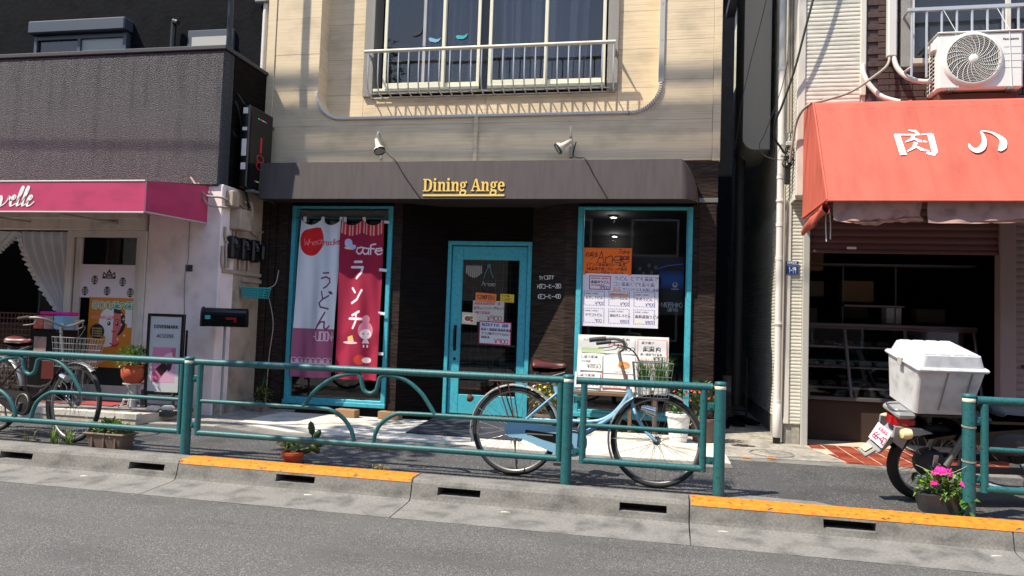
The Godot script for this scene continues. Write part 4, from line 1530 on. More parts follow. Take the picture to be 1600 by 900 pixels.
	spanpart(r, "strip_flashing", Vector3(0.44, 2.55, 0.0), Vector3(0.648, 2.6, 0.016), M.dull_steel, 0.003)
	# lower front
	var lw := spanpart(r, "lower_wall", Vector3(-4.9, -0.15, -0.4), Vector3(-4.46, 2.56, 0.0), M.brown_siding)
	var split := [[-4.88, -4.76, 0.03], [-4.745, -4.665, 0.02], [-4.64, -4.5, 0.024]]
	for s in split:
		spanpart(lw, "pillar_board", Vector3(s[0], -0.1, 0.0), Vector3(s[1], 2.555, s[2]), M.brown_siding, 0.004)
	spanpart(lw, "panel_below_window", Vector3(-4.458, -0.15, -0.3), Vector3(-3.14, 0.085, 0.0), M.brown_siding)
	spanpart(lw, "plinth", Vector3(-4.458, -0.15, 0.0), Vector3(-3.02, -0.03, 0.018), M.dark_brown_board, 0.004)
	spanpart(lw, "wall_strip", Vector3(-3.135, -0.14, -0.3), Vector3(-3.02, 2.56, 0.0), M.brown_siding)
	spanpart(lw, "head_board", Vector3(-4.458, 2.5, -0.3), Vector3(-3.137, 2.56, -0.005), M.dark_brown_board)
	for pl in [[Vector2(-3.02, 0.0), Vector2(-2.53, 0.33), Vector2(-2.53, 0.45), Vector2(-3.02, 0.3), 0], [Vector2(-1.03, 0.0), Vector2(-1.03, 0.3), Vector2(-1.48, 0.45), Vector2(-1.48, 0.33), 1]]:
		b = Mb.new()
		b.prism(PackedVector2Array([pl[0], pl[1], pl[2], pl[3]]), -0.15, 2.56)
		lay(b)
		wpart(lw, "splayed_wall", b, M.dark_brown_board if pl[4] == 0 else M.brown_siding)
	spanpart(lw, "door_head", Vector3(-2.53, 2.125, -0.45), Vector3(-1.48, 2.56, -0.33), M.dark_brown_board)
	spanpart(lw, "wall_strip", Vector3(-1.03, -0.12, -0.3), Vector3(-0.905, 2.56, 0.0), M.brown_siding)
	spanpart(lw, "panel_below_window", Vector3(-0.903, -0.12, -0.3), Vector3(0.385, 0.125, -0.002), M.brown_siding)
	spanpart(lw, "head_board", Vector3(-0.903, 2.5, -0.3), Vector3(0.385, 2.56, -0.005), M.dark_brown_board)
	spanpart(lw, "wall_strip", Vector3(0.387, -0.12, -0.3), Vector3(0.645, 2.597, 0.0), M.brown_siding)
	spanpart(lw, "pillar_board", Vector3(0.45, -0.1, 0.0), Vector3(0.635, 2.525, 0.02), M.brown_siding, 0.004)
	spanpart(lw, "door_step", Vector3(-2.53, -0.15, -0.45), Vector3(-1.48, 0.006, -0.3), M.old_concrete)
	# show windows
	for k in 2:
		var x0: float = [-4.45, -0.9][k]
		var x1: float = [-3.14, 0.382][k]
		var y0: float = [0.09, 0.13][k]
		b = Mb.new()
		b.span(Vector3(x0, y0, -0.07), Vector3(x0 + 0.058, 2.5, 0.03), 0.005)
		b.span(Vector3(x1 - 0.052, y0, -0.07), Vector3(x1, 2.5, 0.03), 0.005)
		b.span(Vector3(x0 + 0.058, 2.47, -0.07), Vector3(x1 - 0.052, 2.5, 0.028), 0.005)
		b.span(Vector3(x0 + 0.058, y0, -0.07), Vector3(x1 - 0.052, y0 + 0.062, 0.028), 0.005)
		var w := wpart(r, "show_window", b, M.turquoise_paint)
		spanpart(w, "sill", Vector3(x0 - 0.01, y0 - 0.02, 0.031), Vector3(x1 + 0.01, y0 + 0.03, 0.05), M.turquoise_paint, 0.004)
		spanpart(w, "bead", Vector3(x0 + 0.059, y0 + 0.063, -0.04), Vector3(x0 + 0.07, 2.469, 0.008), M.turquoise_paint, 0.002)
		spanpart(w, "bead", Vector3(x1 - 0.064, y0 + 0.063, -0.04), Vector3(x1 - 0.053, 2.469, 0.008), M.turquoise_paint, 0.002)
		spanpart(w, "pane", Vector3(x0 + 0.058, y0 + 0.062, -0.022), Vector3(x1 - 0.052, 2.47, -0.018), M.glass)
	# door
	b = Mb.new()
	b.span(Vector3(-2.53, 0.0, -0.4), Vector3(-2.485, 2.125, -0.31), 0.004)
	b.span(Vector3(-1.53, 0.0, -0.4), Vector3(-1.48, 2.125, -0.31), 0.004)
	b.span(Vector3(-2.485, 2.075, -0.4), Vector3(-1.53, 2.125, -0.31), 0.004)
	var dr := wpart(r, "door", b, M.turquoise_paint)
	b = Mb.new()
	b.span(Vector3(-2.478, 0.02, -0.39), Vector3(-2.345, 2.065, -0.345), 0.004)
	b.span(Vector3(-1.635, 0.02, -0.39), Vector3(-1.537, 2.065, -0.345), 0.004)
	b.span(Vector3(-2.345, 1.9, -0.388), Vector3(-1.635, 2.065, -0.347), 0.004)
	b.span(Vector3(-2.345, 0.02, -0.388), Vector3(-1.635, 0.25, -0.347), 0.004)
	wpart(dr, "leaf", b, M.turquoise_paint)
	spanpart(dr, "pane", Vector3(-2.345, 0.25, -0.37), Vector3(-1.635, 1.9, -0.366), M.glass)
	b = Mb.new()
	b.span(Vector3(-2.425, 0.78, -0.345), Vector3(-2.39, 1.09, -0.337), 0.003)
	b.tube(curve([Vector3(-2.407, 1.06, -0.338), Vector3(-2.407, 1.05, -0.3), Vector3(-2.407, 0.93, -0.292), Vector3(-2.407, 0.82, -0.3), Vector3(-2.407, 0.81, -0.338)]), 0.011, 10)
	wpart(dr, "handle", b, M.gloss_black)
	b = Mb.new()
	b.t = Transform3D(Basis(Vector3.RIGHT, PI / 2), Vector3(-2.405, 0.68, -0.345))
	b.lathe([Vector2(0.018, 0), Vector2(0.018, 0.008), Vector2(0.008, 0.012), Vector2(0, 0.012)], 16)
	wpart(dr, "lock", b, M.gloss_black)
	b = Mb.new()
	for k in 7:
		b.span(Vector3(-2.25 + k * 0.095, 0.25, -0.52), Vector3(-2.246 + k * 0.095, 1.9, -0.515))
	for k in 17:
		b.span(Vector3(-2.345, 0.3 + k * 0.097, -0.514), Vector3(-1.635, 0.304 + k * 0.097, -0.51))
	wpart(dr, "lattice", b, M.dark_grey)
	# rooms behind the glass
	b = Mb.new()
	b.span(Vector3(-4.8, -0.15, -3.2), Vector3(0.6, -0.05, -0.45))
	b.span(Vector3(-4.8, 2.56, -3.2), Vector3(0.6, 2.66, -0.5))
	b.span(Vector3(-4.8, -0.05, -3.3), Vector3(0.6, 2.56, -3.2))
	b.span(Vector3(-4.9, -0.15, -3.2), Vector3(-4.8, 2.6, -0.4))
	b.span(Vector3(0.55, -0.05, -3.2), Vector3(0.6, 2.56, -0.3))
	wpart(r, "dining_room", b, M.interior_dark)
	b = Mb.new()
	for k in 3:
		b.span(Vector3(-4.2 + k * 1.5, 0.66, -1.6), Vector3(-3.3 + k * 1.5, 0.7, -1.0))
		b.span(Vector3(-3.8 + k * 1.5, -0.05, -1.33), Vector3(-3.7 + k * 1.5, 0.66, -1.27))
	wpart(r, "dining_table", b, M.interior_brown)
	b = Mb.new()
	b.span(Vector3(-4.9, -0.2, -8.0), Vector3(-4.85, 6.8, -0.5))
	b.span(Vector3(0.6, -0.2, -8.0), Vector3(0.65, 6.8, -0.5))
	b.span(Vector3(-4.9, -0.2, -8.1), Vector3(0.65, 6.8, -8.0))
	wpart(r, "side_wall", b, M.dark_brown_board)
	b = Mb.new()
	b.span(Vector3(-4.95, 6.8, -8.1), Vector3(0.7, 6.95, 0.1))
	wpart(r, "roof", b, M.dull_steel)
	# chalk writing on the dark board beside the door
	b = Mb.new()
	var right := Vector3(0.45, 0, 0.33).normalized()
	var org := Vector3(-1.42, 0, -0.286) + Vector3(-0.33, 0, 0.45).normalized() * 0.004
	strokes(b, "タバコ店す", 0.048, 0.006, org + right * 0.06 + Vector3(0, 1.665, 0), right, Vector3.UP)
	strokes(b, "HOTコーヒー380", 0.05, 0.007, org + right * 0.04 + Vector3(0, 1.56, 0), right, Vector3.UP, 0.55)
	strokes(b, "ICEコーヒー400", 0.05, 0.007, org + right * 0.04 + Vector3(0, 1.44, 0), right, Vector3.UP, 0.55)
	wpart(lw, "chalk_writing", b, M.white_print)


func make_restaurant_things() -> void:
	# spotlights above the awning
	for k in 2:
		var x: float = [-3.33, -1.0][k]
		var o := thing("spot_lamp", ["white spotlight above the left half of the brown awning, aimed down", "white spotlight above the right half of the brown awning, aimed left"][k], "lamp", Vector3(x, 3.1, 0.0), 0.0, "spotlights over the brown awning")
		var b := Mb.new()
		b.tube(curve([Vector3(0.0, 0.06, 0.0), Vector3(0.0, 0.2, 0.02), Vector3(0.0, 0.26, 0.06), Vector3(0.0, 0.28, 0.12), Vector3(0.0, 0.2, 0.16)] if k == 0 else [Vector3(0.02, 0.1, 0.0), Vector3(0.015, 0.12, 0.05), Vector3(0.005, 0.2, 0.13), Vector3(0.0, 0.28, 0.15), Vector3(0.0, 0.3, 0.15)]), 0.013, 8)
		part(o, "arm", b, M.ivory_plastic)
		b = Mb.new()
		var dir := (Vector3(0.4, -0.85, 0.35) if k == 0 else Vector3(-0.85, -0.62, 0.25)).normalized()
		var at := Vector3(0.0, 0.17, 0.165) if k == 0 else Vector3(0.0, 0.13, 0.15)
		b.t = Transform3D(Basis(Quaternion(Vector3.UP, dir)), at)
		b.lathe([Vector2(0, -0.02), Vector2(0.022, -0.018), Vector2(0.026, 0.0), Vector2(0.03, 0.07), Vector2(0.036, 0.11), Vector2(0.062, 0.14), Vector2(0.066, 0.17)], 20)
		part(o, "lamp_head", b, M.ivory_plastic)
		b = Mb.new()
		b.t = Transform3D(Basis(Quaternion(Vector3.UP, dir)), at)
		b.lathe([Vector2(0.066, 0.162), Vector2(0.07, 0.164), Vector2(0.07, 0.18), Vector2(0.062, 0.18)], 20)
		part(o, "rim", b, M.gloss_black)
		b = Mb.new()
		b.t = Transform3D(Basis(Quaternion(Vector3.UP, dir)), at)
		b.lathe([Vector2(0, 0.182), Vector2(0.04, 0.18), Vector2(0.062, 0.172)], 20)
		part(o, "bulb_face", b, M.clear_lens)
		b = Mb.new()
		b.lathe([Vector2(0.016, -0.02), Vector2(0.016, 0.03), Vector2(0.0, 0.035)], 10)
		b.t = Transform3D(Basis(), Vector3(0.0, 0.2, 0.155) if k == 0 else Vector3(0, 0.15, 0.15))
		b.lathe([Vector2(0.016, -0.02), Vector2(0.016, 0.03), Vector2(0.0, 0.035)], 10)
		b.t = Transform3D()
		if k == 1:
			b.box(Vector3(0.0, 0.02, 0.06), Vector3(0.045, 0.13, 0.05), 0.005)
		part(o, "joint", b, M.grey_plastic if k == 1 else M.ivory_plastic)
	var c := Mb.new()
	var pl := func(x: float, v: float) -> Vector3: return Vector3(x, lerpf(2.962, 2.515, v), lerpf(0.4, 0.42, v) + 0.006)
	c.tube(curve([Vector3(-3.29, 3.2, 0.15), Vector3(-3.2, 3.13, 0.25), Vector3(-3.08, 3.03, 0.36), pl.call(-2.99, 0.0), pl.call(-2.87, 0.4), pl.call(-2.66, 1.0)]), 0.007, 6)
	solo("lamp_cable", c, M.cable_black, "black cable from the left spotlight slanting down across the brown awning", "cable", "cables over the brown awning")
	c = Mb.new()
	c.tube(curve([Vector3(-0.95, 3.25, 0.02), Vector3(-0.97, 3.08, 0.1), Vector3(-0.88, 3.0, 0.3), pl.call(-0.8, 0.0), pl.call(-0.7, 0.4), pl.call(-0.54, 1.0)]), 0.007, 6)
	solo("lamp_cable", c, M.cable_black, "black cable from the right spotlight slanting down across the brown awning", "cable", "cables over the brown awning")
	# the two cloth banners
	for k in 2:
		var x0: float = [-4.3, -3.775][k]
		var x1: float = [-3.775, -3.23][k]
		var o := thing("cloth_banner", ["white and mauve cloth banner with a red disc for udon noodles", "crimson cafe lunch banner with a scalloped striped top"][k], "banner", Vector3((x0 + x1) / 2, 0.4, 0.06), 0.0, "cloth banners in the left show window")
		var b := Mb.new()
		var ph := 1.3 * k
		b.grid(func(u: float, v: float):
			var dip := 0.075 * pow(absf(sin(u * PI * 2.0)), 0.8) * (1.0 - v)
			var fold := sin(u * 9.0 + ph + v * 3.4) * 0.02 + sin(u * 19.0 - v * 6.0 + ph) * 0.008 * (0.4 + u) + sin(v * 7.0 + u * 4.0) * 0.004
			return Vector3(lerpf(x0, x1, u) - 0.05 * v * (1 - k) + 0.008 * sin(v * 9.0) * (u - 0.5), lerpf(2.33, 0.4, v) - dip * maxf(0.0, 1.0 - v * 4.0), 0.075 + fold * (0.45 + v)), 32, 64, Vector3.BACK)
		wpart(o, "cloth", b, M.udon_banner_print if k == 0 else M.lunch_banner_print)
		for i in (3 if k == 0 else 2):
			b = Mb.new()
			b.box(Vector3(lerpf(x0 + 0.02, x1 - 0.03, i / 2.0) + 0.02, 2.325, 0.06), Vector3(0.04, 0.07, 0.016), 0.004)
			wpart(o, "hanging_loop", b, M.white_cloth)
		if k == 1:
			for y in [2.3, 1.72, 1.2, 0.72]:
				b = Mb.new()
				b.t = Transform3D(Basis(Vector3.BACK, rng.randf_range(-0.3, 0.1)), Vector3(x1 + 0.01, y, 0.06))
				b.box(Vector3.ZERO, Vector3(0.1, 0.035, 0.006), 0.002)
				wpart(o, "side_loop", b, M.white_cloth)
	var rod := Mb.new()
	rod.rod(Vector3(-4.37, 2.345, 0.055), Vector3(-3.2, 2.34, 0.055), 0.009, 10)
	solo("banner_rod", rod, M.teal_paint, "thin teal rod across the left show window that holds both banners", "rod")
	rod = Mb.new()
	rod.grid(func(u: float, v: float): return Vector3(lerpf(-4.2, -3.25, u), 2.39 - 0.05 * v - 0.03 * sin(u * PI) * v, 0.02 + 0.035 * v + 0.004 * sin(u * 30)), 24, 3, Vector3.BACK)
	solo("crumpled_sheet", rod, M.gauze, "crumpled clear plastic sheet rolled above the two banners", "plastic sheet")
	# notices
	var z := 0.02
	paper("paper_notice", M.orange_notice_print, Vector3(-0.828, 2.03, z - 0.03), Vector3(0.545, 0.0, 0), Vector3(0, -0.31, 0), "orange handwritten take-out notice at the top of the right show window", "notice")
	paper("paper_notice", M.udon_menu_print, Vector3(-0.828, 1.735, z - 0.026), Vector3(0.85, -0.005, 0), Vector3(0.005, -0.6, 0), "large white handwritten udon menu with six bordered prices", "menu")
	paper("wall_poster", M.sports_poster_print, Vector3(-0.28, 1.95, -0.1), Vector3(0.58, 0.0, 0), Vector3(0, -0.66, 0), "dark blue sports poster behind the right pane", "poster")
	var b := Mb.new()
	var lean := Basis(Vector3.RIGHT, -0.14)
	var bd := thing("menu_board", "white board covered with handwritten menu sheets, leaning below the right show window", "menu board", Vector3(-0.35, 0.42, 0.17))
	bd.basis = lean
	b.box(Vector3(0, 0.31, 0), Vector3(1.0, 0.62, 0.012), 0.003)
	part(bd, "panel", b, M.white_plastic)
	var spots := [[-0.46, 0.42, 0.27, 0.18, 0], [-0.2, 0.42, 0.33, 0.2, 1], [-0.1, 0.2, 0.24, 0.2, 2], [0.16, 0.35, 0.32, 0.24, 3], [-0.22, 0.03, 0.28, 0.17, 4], [0.14, 0.13, 0.32, 0.2, 5], [-0.48, 0.22, 0.26, 0.19, 6], [-0.52, 0.03, 0.28, 0.17, 6]]
	for s in spots:
		b = Mb.new()
		b.grid(func(u: float, v: float): return Vector3(s[0] + u * s[2], s[1] + (1 - v) * s[3], 0.0085 + 0.001 * spots.find(s) + 0.008 * pow(absf(u - 0.5) * 2.0, 3.0) * v), 6, 4, Vector3.BACK)
		part(bd, "menu_sheet", b, M["menu_sheet_%d" % s[4]])
	# wooden stand that carries the board
	var stand := thing("board_stand", "rough wooden stand with thin legs under the menu board", "stand", Vector3(-0.45, 0, 0.25))
	b = Mb.new()
	b.box(Vector3(0, 0.4, 0), Vector3(1.0, 0.035, 0.14), 0.004)
	part(stand, "shelf", b, M.old_wood)
	for x in [-0.45, 0.2, 0.46]:
		for zz in [-0.05, 0.05]:
			b = Mb.new()
			b.span(Vector3(x - 0.02, -0.02, zz - 0.015), Vector3(x + 0.02, 0.385, zz + 0.015), 0.003)
			part(stand, "leg", b, M.old_wood)
	for k in 2:
		var at := Vector3([-0.56, -0.65][k], 2.545, [-1.02, -3.0][k])
		var o := thing("ceiling_lamp", ["small round ceiling lamp glowing nearest the right show window", "small round ceiling lamp glowing deeper in the dining room"][k], "lamp", at, 0.0, "ceiling lamps in the dining room")
		b = Mb.new()
		b.lathe([Vector2(0, -0.02), Vector2(0.035, -0.02), Vector2(0.04, -0.012)], 16)
		part(o, "bulb", b, M.lamp_glow)
		b = Mb.new()
		b.lathe([Vector2(0.041, -0.014), Vector2(0.055, -0.014), Vector2(0.06, 0.012), Vector2(0, 0.012)], 16)
		part(o, "housing", b, M.dull_steel)
		var lamp := OmniLight3D.new()
		lamp.name = "lamp_light"
		o.add_child(lamp)
		lamp.position = Vector3(0, -0.06, 0)
		lamp.light_energy = 0.03
		lamp.light_size = 0.03
		lamp.omni_range = 6.0
		lamp.omni_attenuation = 2.0
		lamp.shadow_enabled = true
	# notes on the door glass
	var dz := -0.362
	paper("door_note", M.open_note_print, Vector3(-2.17, 1.5, dz + 0.004), Vector3(0.26, -0.015, 0), Vector3(0, -0.105, 0), "orange note reading 12 o'clock open on the door glass", "note", 0.004)
	paper("door_note", M.yellow_note_print, Vector3(-1.86, 1.49, dz + 0.004), Vector3(0.17, -0.005, 0), Vector3(0, -0.1, 0), "small yellow note at the right of the door glass", "note", 0.004)
	paper("door_note", M.white_note_print, Vector3(-2.2, 1.4, dz), Vector3(0.39, 0.0, 0), Vector3(0, -0.26, 0), "plain white handwritten note in the middle of the door glass", "note", 0.004)
	paper("door_note", M.dish_photo_print, Vector3(-2.335, 1.255, dz + 0.006), Vector3(0.19, -0.01, 0), Vector3(0, -0.145, 0), "small photo of a dish at the left of the door glass", "photo", 0.003)
	paper("door_note", M.framed_note_print, Vector3(-2.11, 1.155, dz + 0.008), Vector3(0.4, -0.012, 0), Vector3(0, -0.28, 0), "white note with a crimson border, lowest on the door glass", "note", 0.004)
	# string ornament and pennant behind the glass
	b = Mb.new()
	b.tube(curve([Vector3(-2.02, 1.84, -0.38), Vector3(-2.06, 1.75, -0.38), Vector3(-2.08, 1.67, -0.38)]), 0.004, 5)
	b.tube(curve([Vector3(-2.02, 1.84, -0.38), Vector3(-1.99, 1.75, -0.38), Vector3(-1.96, 1.68, -0.38)]), 0.004, 5)
	b.tube(circle(Vector3(-2.02, 1.83, -0.38), 0.02, Vector3.BACK, 12), 0.004, 5, true)
	solo("string_ornament", b, M.teal_basket, "green string bow hanging inside the door glass", "ornament")
	b = Mb.new()
	for k in 8:
		var h := 0.1 + 0.05 * sin(k / 7.0 * PI)
		b.span(Vector3(-2.31 + k * 0.026, 1.83 - h, -0.385), Vector3(-2.292 + k * 0.026, 1.83, -0.381))
	solo("striped_pennant", b, M.pale_grey, "pale striped pennant inside the top left of the door glass", "pennant")
	b = Mb.new()
	strokes(b, "Ange", 0.06, 0.005, Vector3(-2.1, 1.58, -0.361), Vector3.RIGHT, Vector3.UP)
	solo("glass_writing", b, M.pale_grey, "thin white writing of the restaurant's name on the door glass", "writing")
	# mat, wood blocks
	b = Mb.new()
	b.prism(PackedVector2Array([Vector2(-2.52, 0.25), Vector2(-1.35, 0.25), Vector2(-1.25, -1.35), Vector2(-2.42, -1.32)]), 0.0, 0.014)
	lay(b)
	solo("door_mat", b, M.door_mat, "dark grey mat on the pale concrete before the turquoise door", "mat")
	for k in 2:
		var o := thing("wood_block", ["squared wood block on the apron below the udon banner", "shaded squared wood block on the apron beside the dark entrance wall"][k], "block", Vector3([-3.44, -2.93][k], 0, [0.42, 0.4][k]), -0.15, "squared wood blocks on the apron")
		b = Mb.new()
		b.box(Vector3(0, 0.045, 0), Vector3(0.26, 0.09, 0.11), 0.006)
		part(o, "timber", b, M.wood)
	# curtains and small things of the upper window
	for k in 2:
		var o := thing("window_curtain", ["thin pale lace curtain behind the left upper window", "speckled bluish curtain in deep folds behind the right upper window"][k], "curtain", Vector3([-2.6, -1.4][k], 3.95, -0.4), 0.0, "curtains of the upper windows")
		b = Mb.new()
		var x0: float = [-3.0, -2.06][k]
		var x1: float = [-2.22, -0.85][k]
		b.grid(func(u: float, v: float):
			var spread := 1.0 - 0.15 * v * k
			return Vector3(lerpf(x0, x1, u * spread + 0.1 * k * v), lerpf(6.6, 4.02, v), -0.4 + 0.035 * sin(u * [46.0, 30.0][k] + v * 1.5) + 0.012 * sin(u * 77.0 + v * 4.0)), 90, 16, Vector3.BACK)
		wpart(o, "cloth", b, M.gauze)
	var whale := PackedVector2Array([Vector2(-0.08, 0), Vector2(-0.05, -0.03), Vector2(0.02, -0.032), Vector2(0.06, -0.01), Vector2(0.08, 0.04), Vector2(0.05, 0.02), Vector2(0.03, 0.01), Vector2(-0.06, 0.02)])
	for k in 3:
		b = Mb.new()
		b.t = Transform3D(Basis(Vector3.BACK, [0.4, -0.2, 0.0][k]), Vector3([-3.0, -2.78, -2.44][k], [4.72, 4.62, 4.66][k], [-0.208, -0.21, -0.245][k]))
		b.prism(whale, 0.0, 0.004)
		solo("whale_sticker", b, [M.black_plastic, M.blue_paint, M.teal_basket][k], ["black and white whale sticker on the left upper window", "dark blue whale sticker between the upper window stiles", "light blue whale sticker on the second upper pane"][k], "sticker", "whale stickers on the upper window")


# ------------------------------------------------------------------ the salon on the left
func make_salon() -> void:
	var r := thing("salon_building", "salon with a charcoal stucco parapet above a pink awning and a glazed shop front", "building", Vector3(-7.0, 0, 0))
	# walls of the ground floor
	var wall := spanpart(r, "front_wall", Vector3(-5.78, -0.1, 0.6), Vector3(-4.85, 2.6, 0.9), M.pink_white_render, 0.01)
	spanpart(wall, "front_wall_end", Vector3(-12.0, 2.25, 0.6), Vector3(-5.78, 2.6, 0.88), M.pink_white_render)
	spanpart(wall, "low_wall", Vector3(-12.0, -0.1, 0.6), Vector3(-6.72, 0.52, 0.885), M.pink_white_render)
	var side := spanpart(r, "side_wall", Vector3(-5.1, -0.1, -6.0), Vector3(-4.851, 2.6, 0.6), M.tan_render)
	spanpart(side, "side_footing", Vector3(-4.851, -0.1, -0.3), Vector3(-4.835, 0.12, 0.88), M.old_concrete, 0.004)
	# parapet in rough stucco with a metal coping
	var para := spanpart(r, "parapet", Vector3(-12.0, 2.58, 0.72), Vector3(-4.9, 4.15, 0.93), M.charcoal_stucco, 0.015)
	spanpart(para, "parapet_side", Vector3(-5.1, 2.58, -2.5), Vector3(-4.9, 4.15, 0.72), M.dark_brown_board)
	spanpart(para, "coping", Vector3(-12.02, 4.152, 0.7), Vector3(-4.88, 4.2, 0.95), M.dark_grey, 0.006)
	spanpart(para, "coping", Vector3(-5.12, 4.152, -2.5), Vector3(-4.88, 4.2, 0.698), M.dark_grey, 0.006)
	spanpart(para, "parapet_underside", Vector3(-12.0, 2.605, -2.5), Vector3(-5.1, 2.7, 0.72), M.dark_grey)
	# set-back upper storey
	var up := spanpart(r, "upper_wall", Vector3(-12.0, 2.7, -2.5), Vector3(-4.97, 7.2, -0.1), M.navy_render)
	var b := Mb.new()
	b.rod(Vector3(-4.995, 4.0, -0.05), Vector3(-4.995, 7.0, -0.05), 0.035, 12)
	wpart(up, "downpipe", b, M.pipe_white)
	spanpart(up, "eave_box", Vector3(-5.12, 5.12, -0.09), Vector3(-4.95, 5.22, 0.02), M.grey_plastic, 0.01)
	var w := spanpart(r, "upper_window", Vector3(-8.4, 4.1, -0.1), Vector3(-6.98, 4.82, -0.06), M.dark_grey)
	spanpart(w, "shutter_box", Vector3(-8.44, 4.83, -0.1), Vector3(-6.95, 5.0, 0.08), M.slate_metal, 0.015)
	for x in [-8.4, -7.72, -7.02]:
		spanpart(w, "frame_stile", Vector3(x, 4.1, -0.06), Vector3(x + 0.05, 4.82, 0.0), M.slate_metal, 0.004)
	spanpart(w, "frame_head", Vector3(-8.35, 4.76, -0.058), Vector3(-7.02, 4.82, -0.002), M.slate_metal, 0.004)
	spanpart(w, "pane", Vector3(-7.67, 4.1, -0.05), Vector3(-7.02, 4.76, -0.03), M.pale_grey)
	spanpart(w, "pane", Vector3(-8.35, 4.1, -0.045), Vector3(-7.72, 4.76, -0.035), M.tinted_glass)
	w = spanpart(r, "upper_window", Vector3(-6.1, 4.1, -0.1), Vector3(-5.44, 4.82, -0.05), M.slate_metal, 0.008)
	spanpart(w, "pane", Vector3(-6.02, 4.15, -0.049), Vector3(-5.46, 4.72, -0.03), M.pale_grey)
	b = Mb.new()
	b.tube(curve([Vector3(-6.29, 4.0, -0.02), Vector3(-6.29, 4.85, -0.02), Vector3(-6.26, 4.92, 0.0), Vector3(-6.2, 4.9, 0.02)]), 0.035, 10)
	wpart(up, "vent_pipe", b, M.black_plastic)
	# pink awning
	b = Mb.new()
	b.quad(Vector3(-12, 2.43, 1.95), Vector3(-5.03, 2.43, 1.95), Vector3(-5.03, 2.105, 1.95), Vector3(-12, 2.105, 1.95), Vector3.BACK)
	b.quad(Vector3(-12, 2.43, 1.95), Vector3(-5.03, 2.43, 1.95), Vector3(-5.03, 2.59, 0.935), Vector3(-12, 2.59, 0.935), Vector3.UP)
	b.quad(Vector3(-5.03, 2.43, 1.95), Vector3(-5.03, 2.105, 1.95), Vector3(-5.03, 2.14, 0.905), Vector3(-5.03, 2.58, 0.905), Vector3.RIGHT)
	var aw := wpart(r, "awning", b, M.pink_canvas)
	b = Mb.new()
	b.rod(Vector3(-12, 2.43, 1.945), Vector3(-5.035, 2.43, 1.945), 0.012, 8)
	b.rod(Vector3(-12, 2.112, 1.945), Vector3(-5.035, 2.112, 1.945), 0.012, 8)
	for x in [-5.035, -6.2, -7.35, -8.5]:
		b.rod(Vector3(x, 2.11, 1.94), Vector3(x, 2.43, 1.94), 0.009, 6)
		b.rod(Vector3(x, 2.12, 1.94), Vector3(x, 2.15, 0.91), 0.012, 6)
	wpart(aw, "awning_frame", b, M.pale_grey)
	# script lettering: the end of the shop's name
	b = Mb.new()
	var o := Vector3(-6.73, 2.175, 1.9525)
	var sc := func(x: float, y: float) -> Vector3: return o + Vector3((x + y * 0.32) * 0.135, y * 0.135, 0)
	for s in [
		[[-0.5, 0.5], [-0.25, 0.75], [-0.05, 0.55], [0.0, 0.1], [0.12, 0.0], [0.42, 0.25], [0.56, 0.62], [0.5, 0.78]],
		[[0.5, 0.72], [0.68, 0.6], [0.84, 0.42], [1.08, 0.5], [1.2, 0.7], [1.06, 0.8], [0.9, 0.6], [0.88, 0.2], [1.02, 0.0], [1.25, 0.1], [1.42, 0.3]],
		[[1.36, 0.22], [1.62, 0.9], [1.66, 1.4], [1.54, 1.46], [1.46, 1.1], [1.48, 0.3], [1.58, 0.02], [1.76, 0.12], [1.88, 0.3]],
		[[1.84, 0.22], [2.1, 0.9], [2.14, 1.4], [2.02, 1.46], [1.94, 1.1], [1.96, 0.3], [2.06, 0.02], [2.24, 0.12], [2.36, 0.3]],
		[[2.3, 0.32], [2.56, 0.46], [2.7, 0.68], [2.56, 0.8], [2.4, 0.6], [2.38, 0.2], [2.52, 0.0], [2.76, 0.08], [2.98, 0.34]]]:
		var pts: Array = []
		for q in s:
			pts.append(sc.call(q[0], q[1]))
		var line := curve(pts, 6)
		var ws: Array = []
		for k in line.size():
			var d := (line[mini(k + 1, line.size() - 1)] - line[maxi(k - 1, 0)]).normalized()
			ws.append(0.01 + 0.02 * clampf(-d.y + 0.25, 0.0, 1.0))
		ribbon(b, Array(line), ws, Vector3.BACK, 0.002)
	wpart(aw, "lettering", b, M.white_print)
	# shop front: header, window, door
	var head := spanpart(r, "header", Vector3(-12, 2.06, 0.86), Vector3(-5.8, 2.25, 0.93), M.ivory_trim, 0.008)
	spanpart(head, "header_lip", Vector3(-12, 2.19, 0.931), Vector3(-5.8, 2.25, 0.97), M.ivory_trim, 0.006)
	spanpart(head, "door_sensor", Vector3(-6.36, 2.125, 0.931), Vector3(-6.16, 2.165, 0.965), M.pale_grey, 0.006)
	b = Mb.new()
	for x in [-6.84, -5.86]:
		b.span(Vector3(x, 0.08, 0.84), Vector3(x + 0.08, 2.058, 0.92), 0.005)
	b.span(Vector3(-6.76, 0.082, 0.85), Vector3(-5.86, 0.26, 0.9), 0.004)
	b.span(Vector3(-6.76, 1.98, 0.845), Vector3(-5.86, 2.058, 0.915), 0.004)
	var dr := wpart(r, "door", b, M.ivory_trim)
	spanpart(dr, "leaf_stile", Vector3(-6.74, 0.262, 0.85), Vector3(-6.66, 1.978, 0.89), M.ivory_trim, 0.004)
	spanpart(dr, "leaf_stile", Vector3(-5.93, 0.262, 0.85), Vector3(-5.87, 1.978, 0.89), M.ivory_trim, 0.004)
	spanpart(dr, "pane", Vector3(-6.66, 0.262, 0.866), Vector3(-5.93, 1.978, 0.87), M.glass)
	b = Mb.new()
	b.span(Vector3(-12, 0.52, 0.85), Vector3(-6.84, 0.58, 0.92), 0.005)
	for x in [-8.9, -10.6]:
		b.span(Vector3(x, 0.58, 0.85), Vector3(x + 0.06, 2.058, 0.9), 0.004)
	w = wpart(r, "window", b, M.ivory_trim)
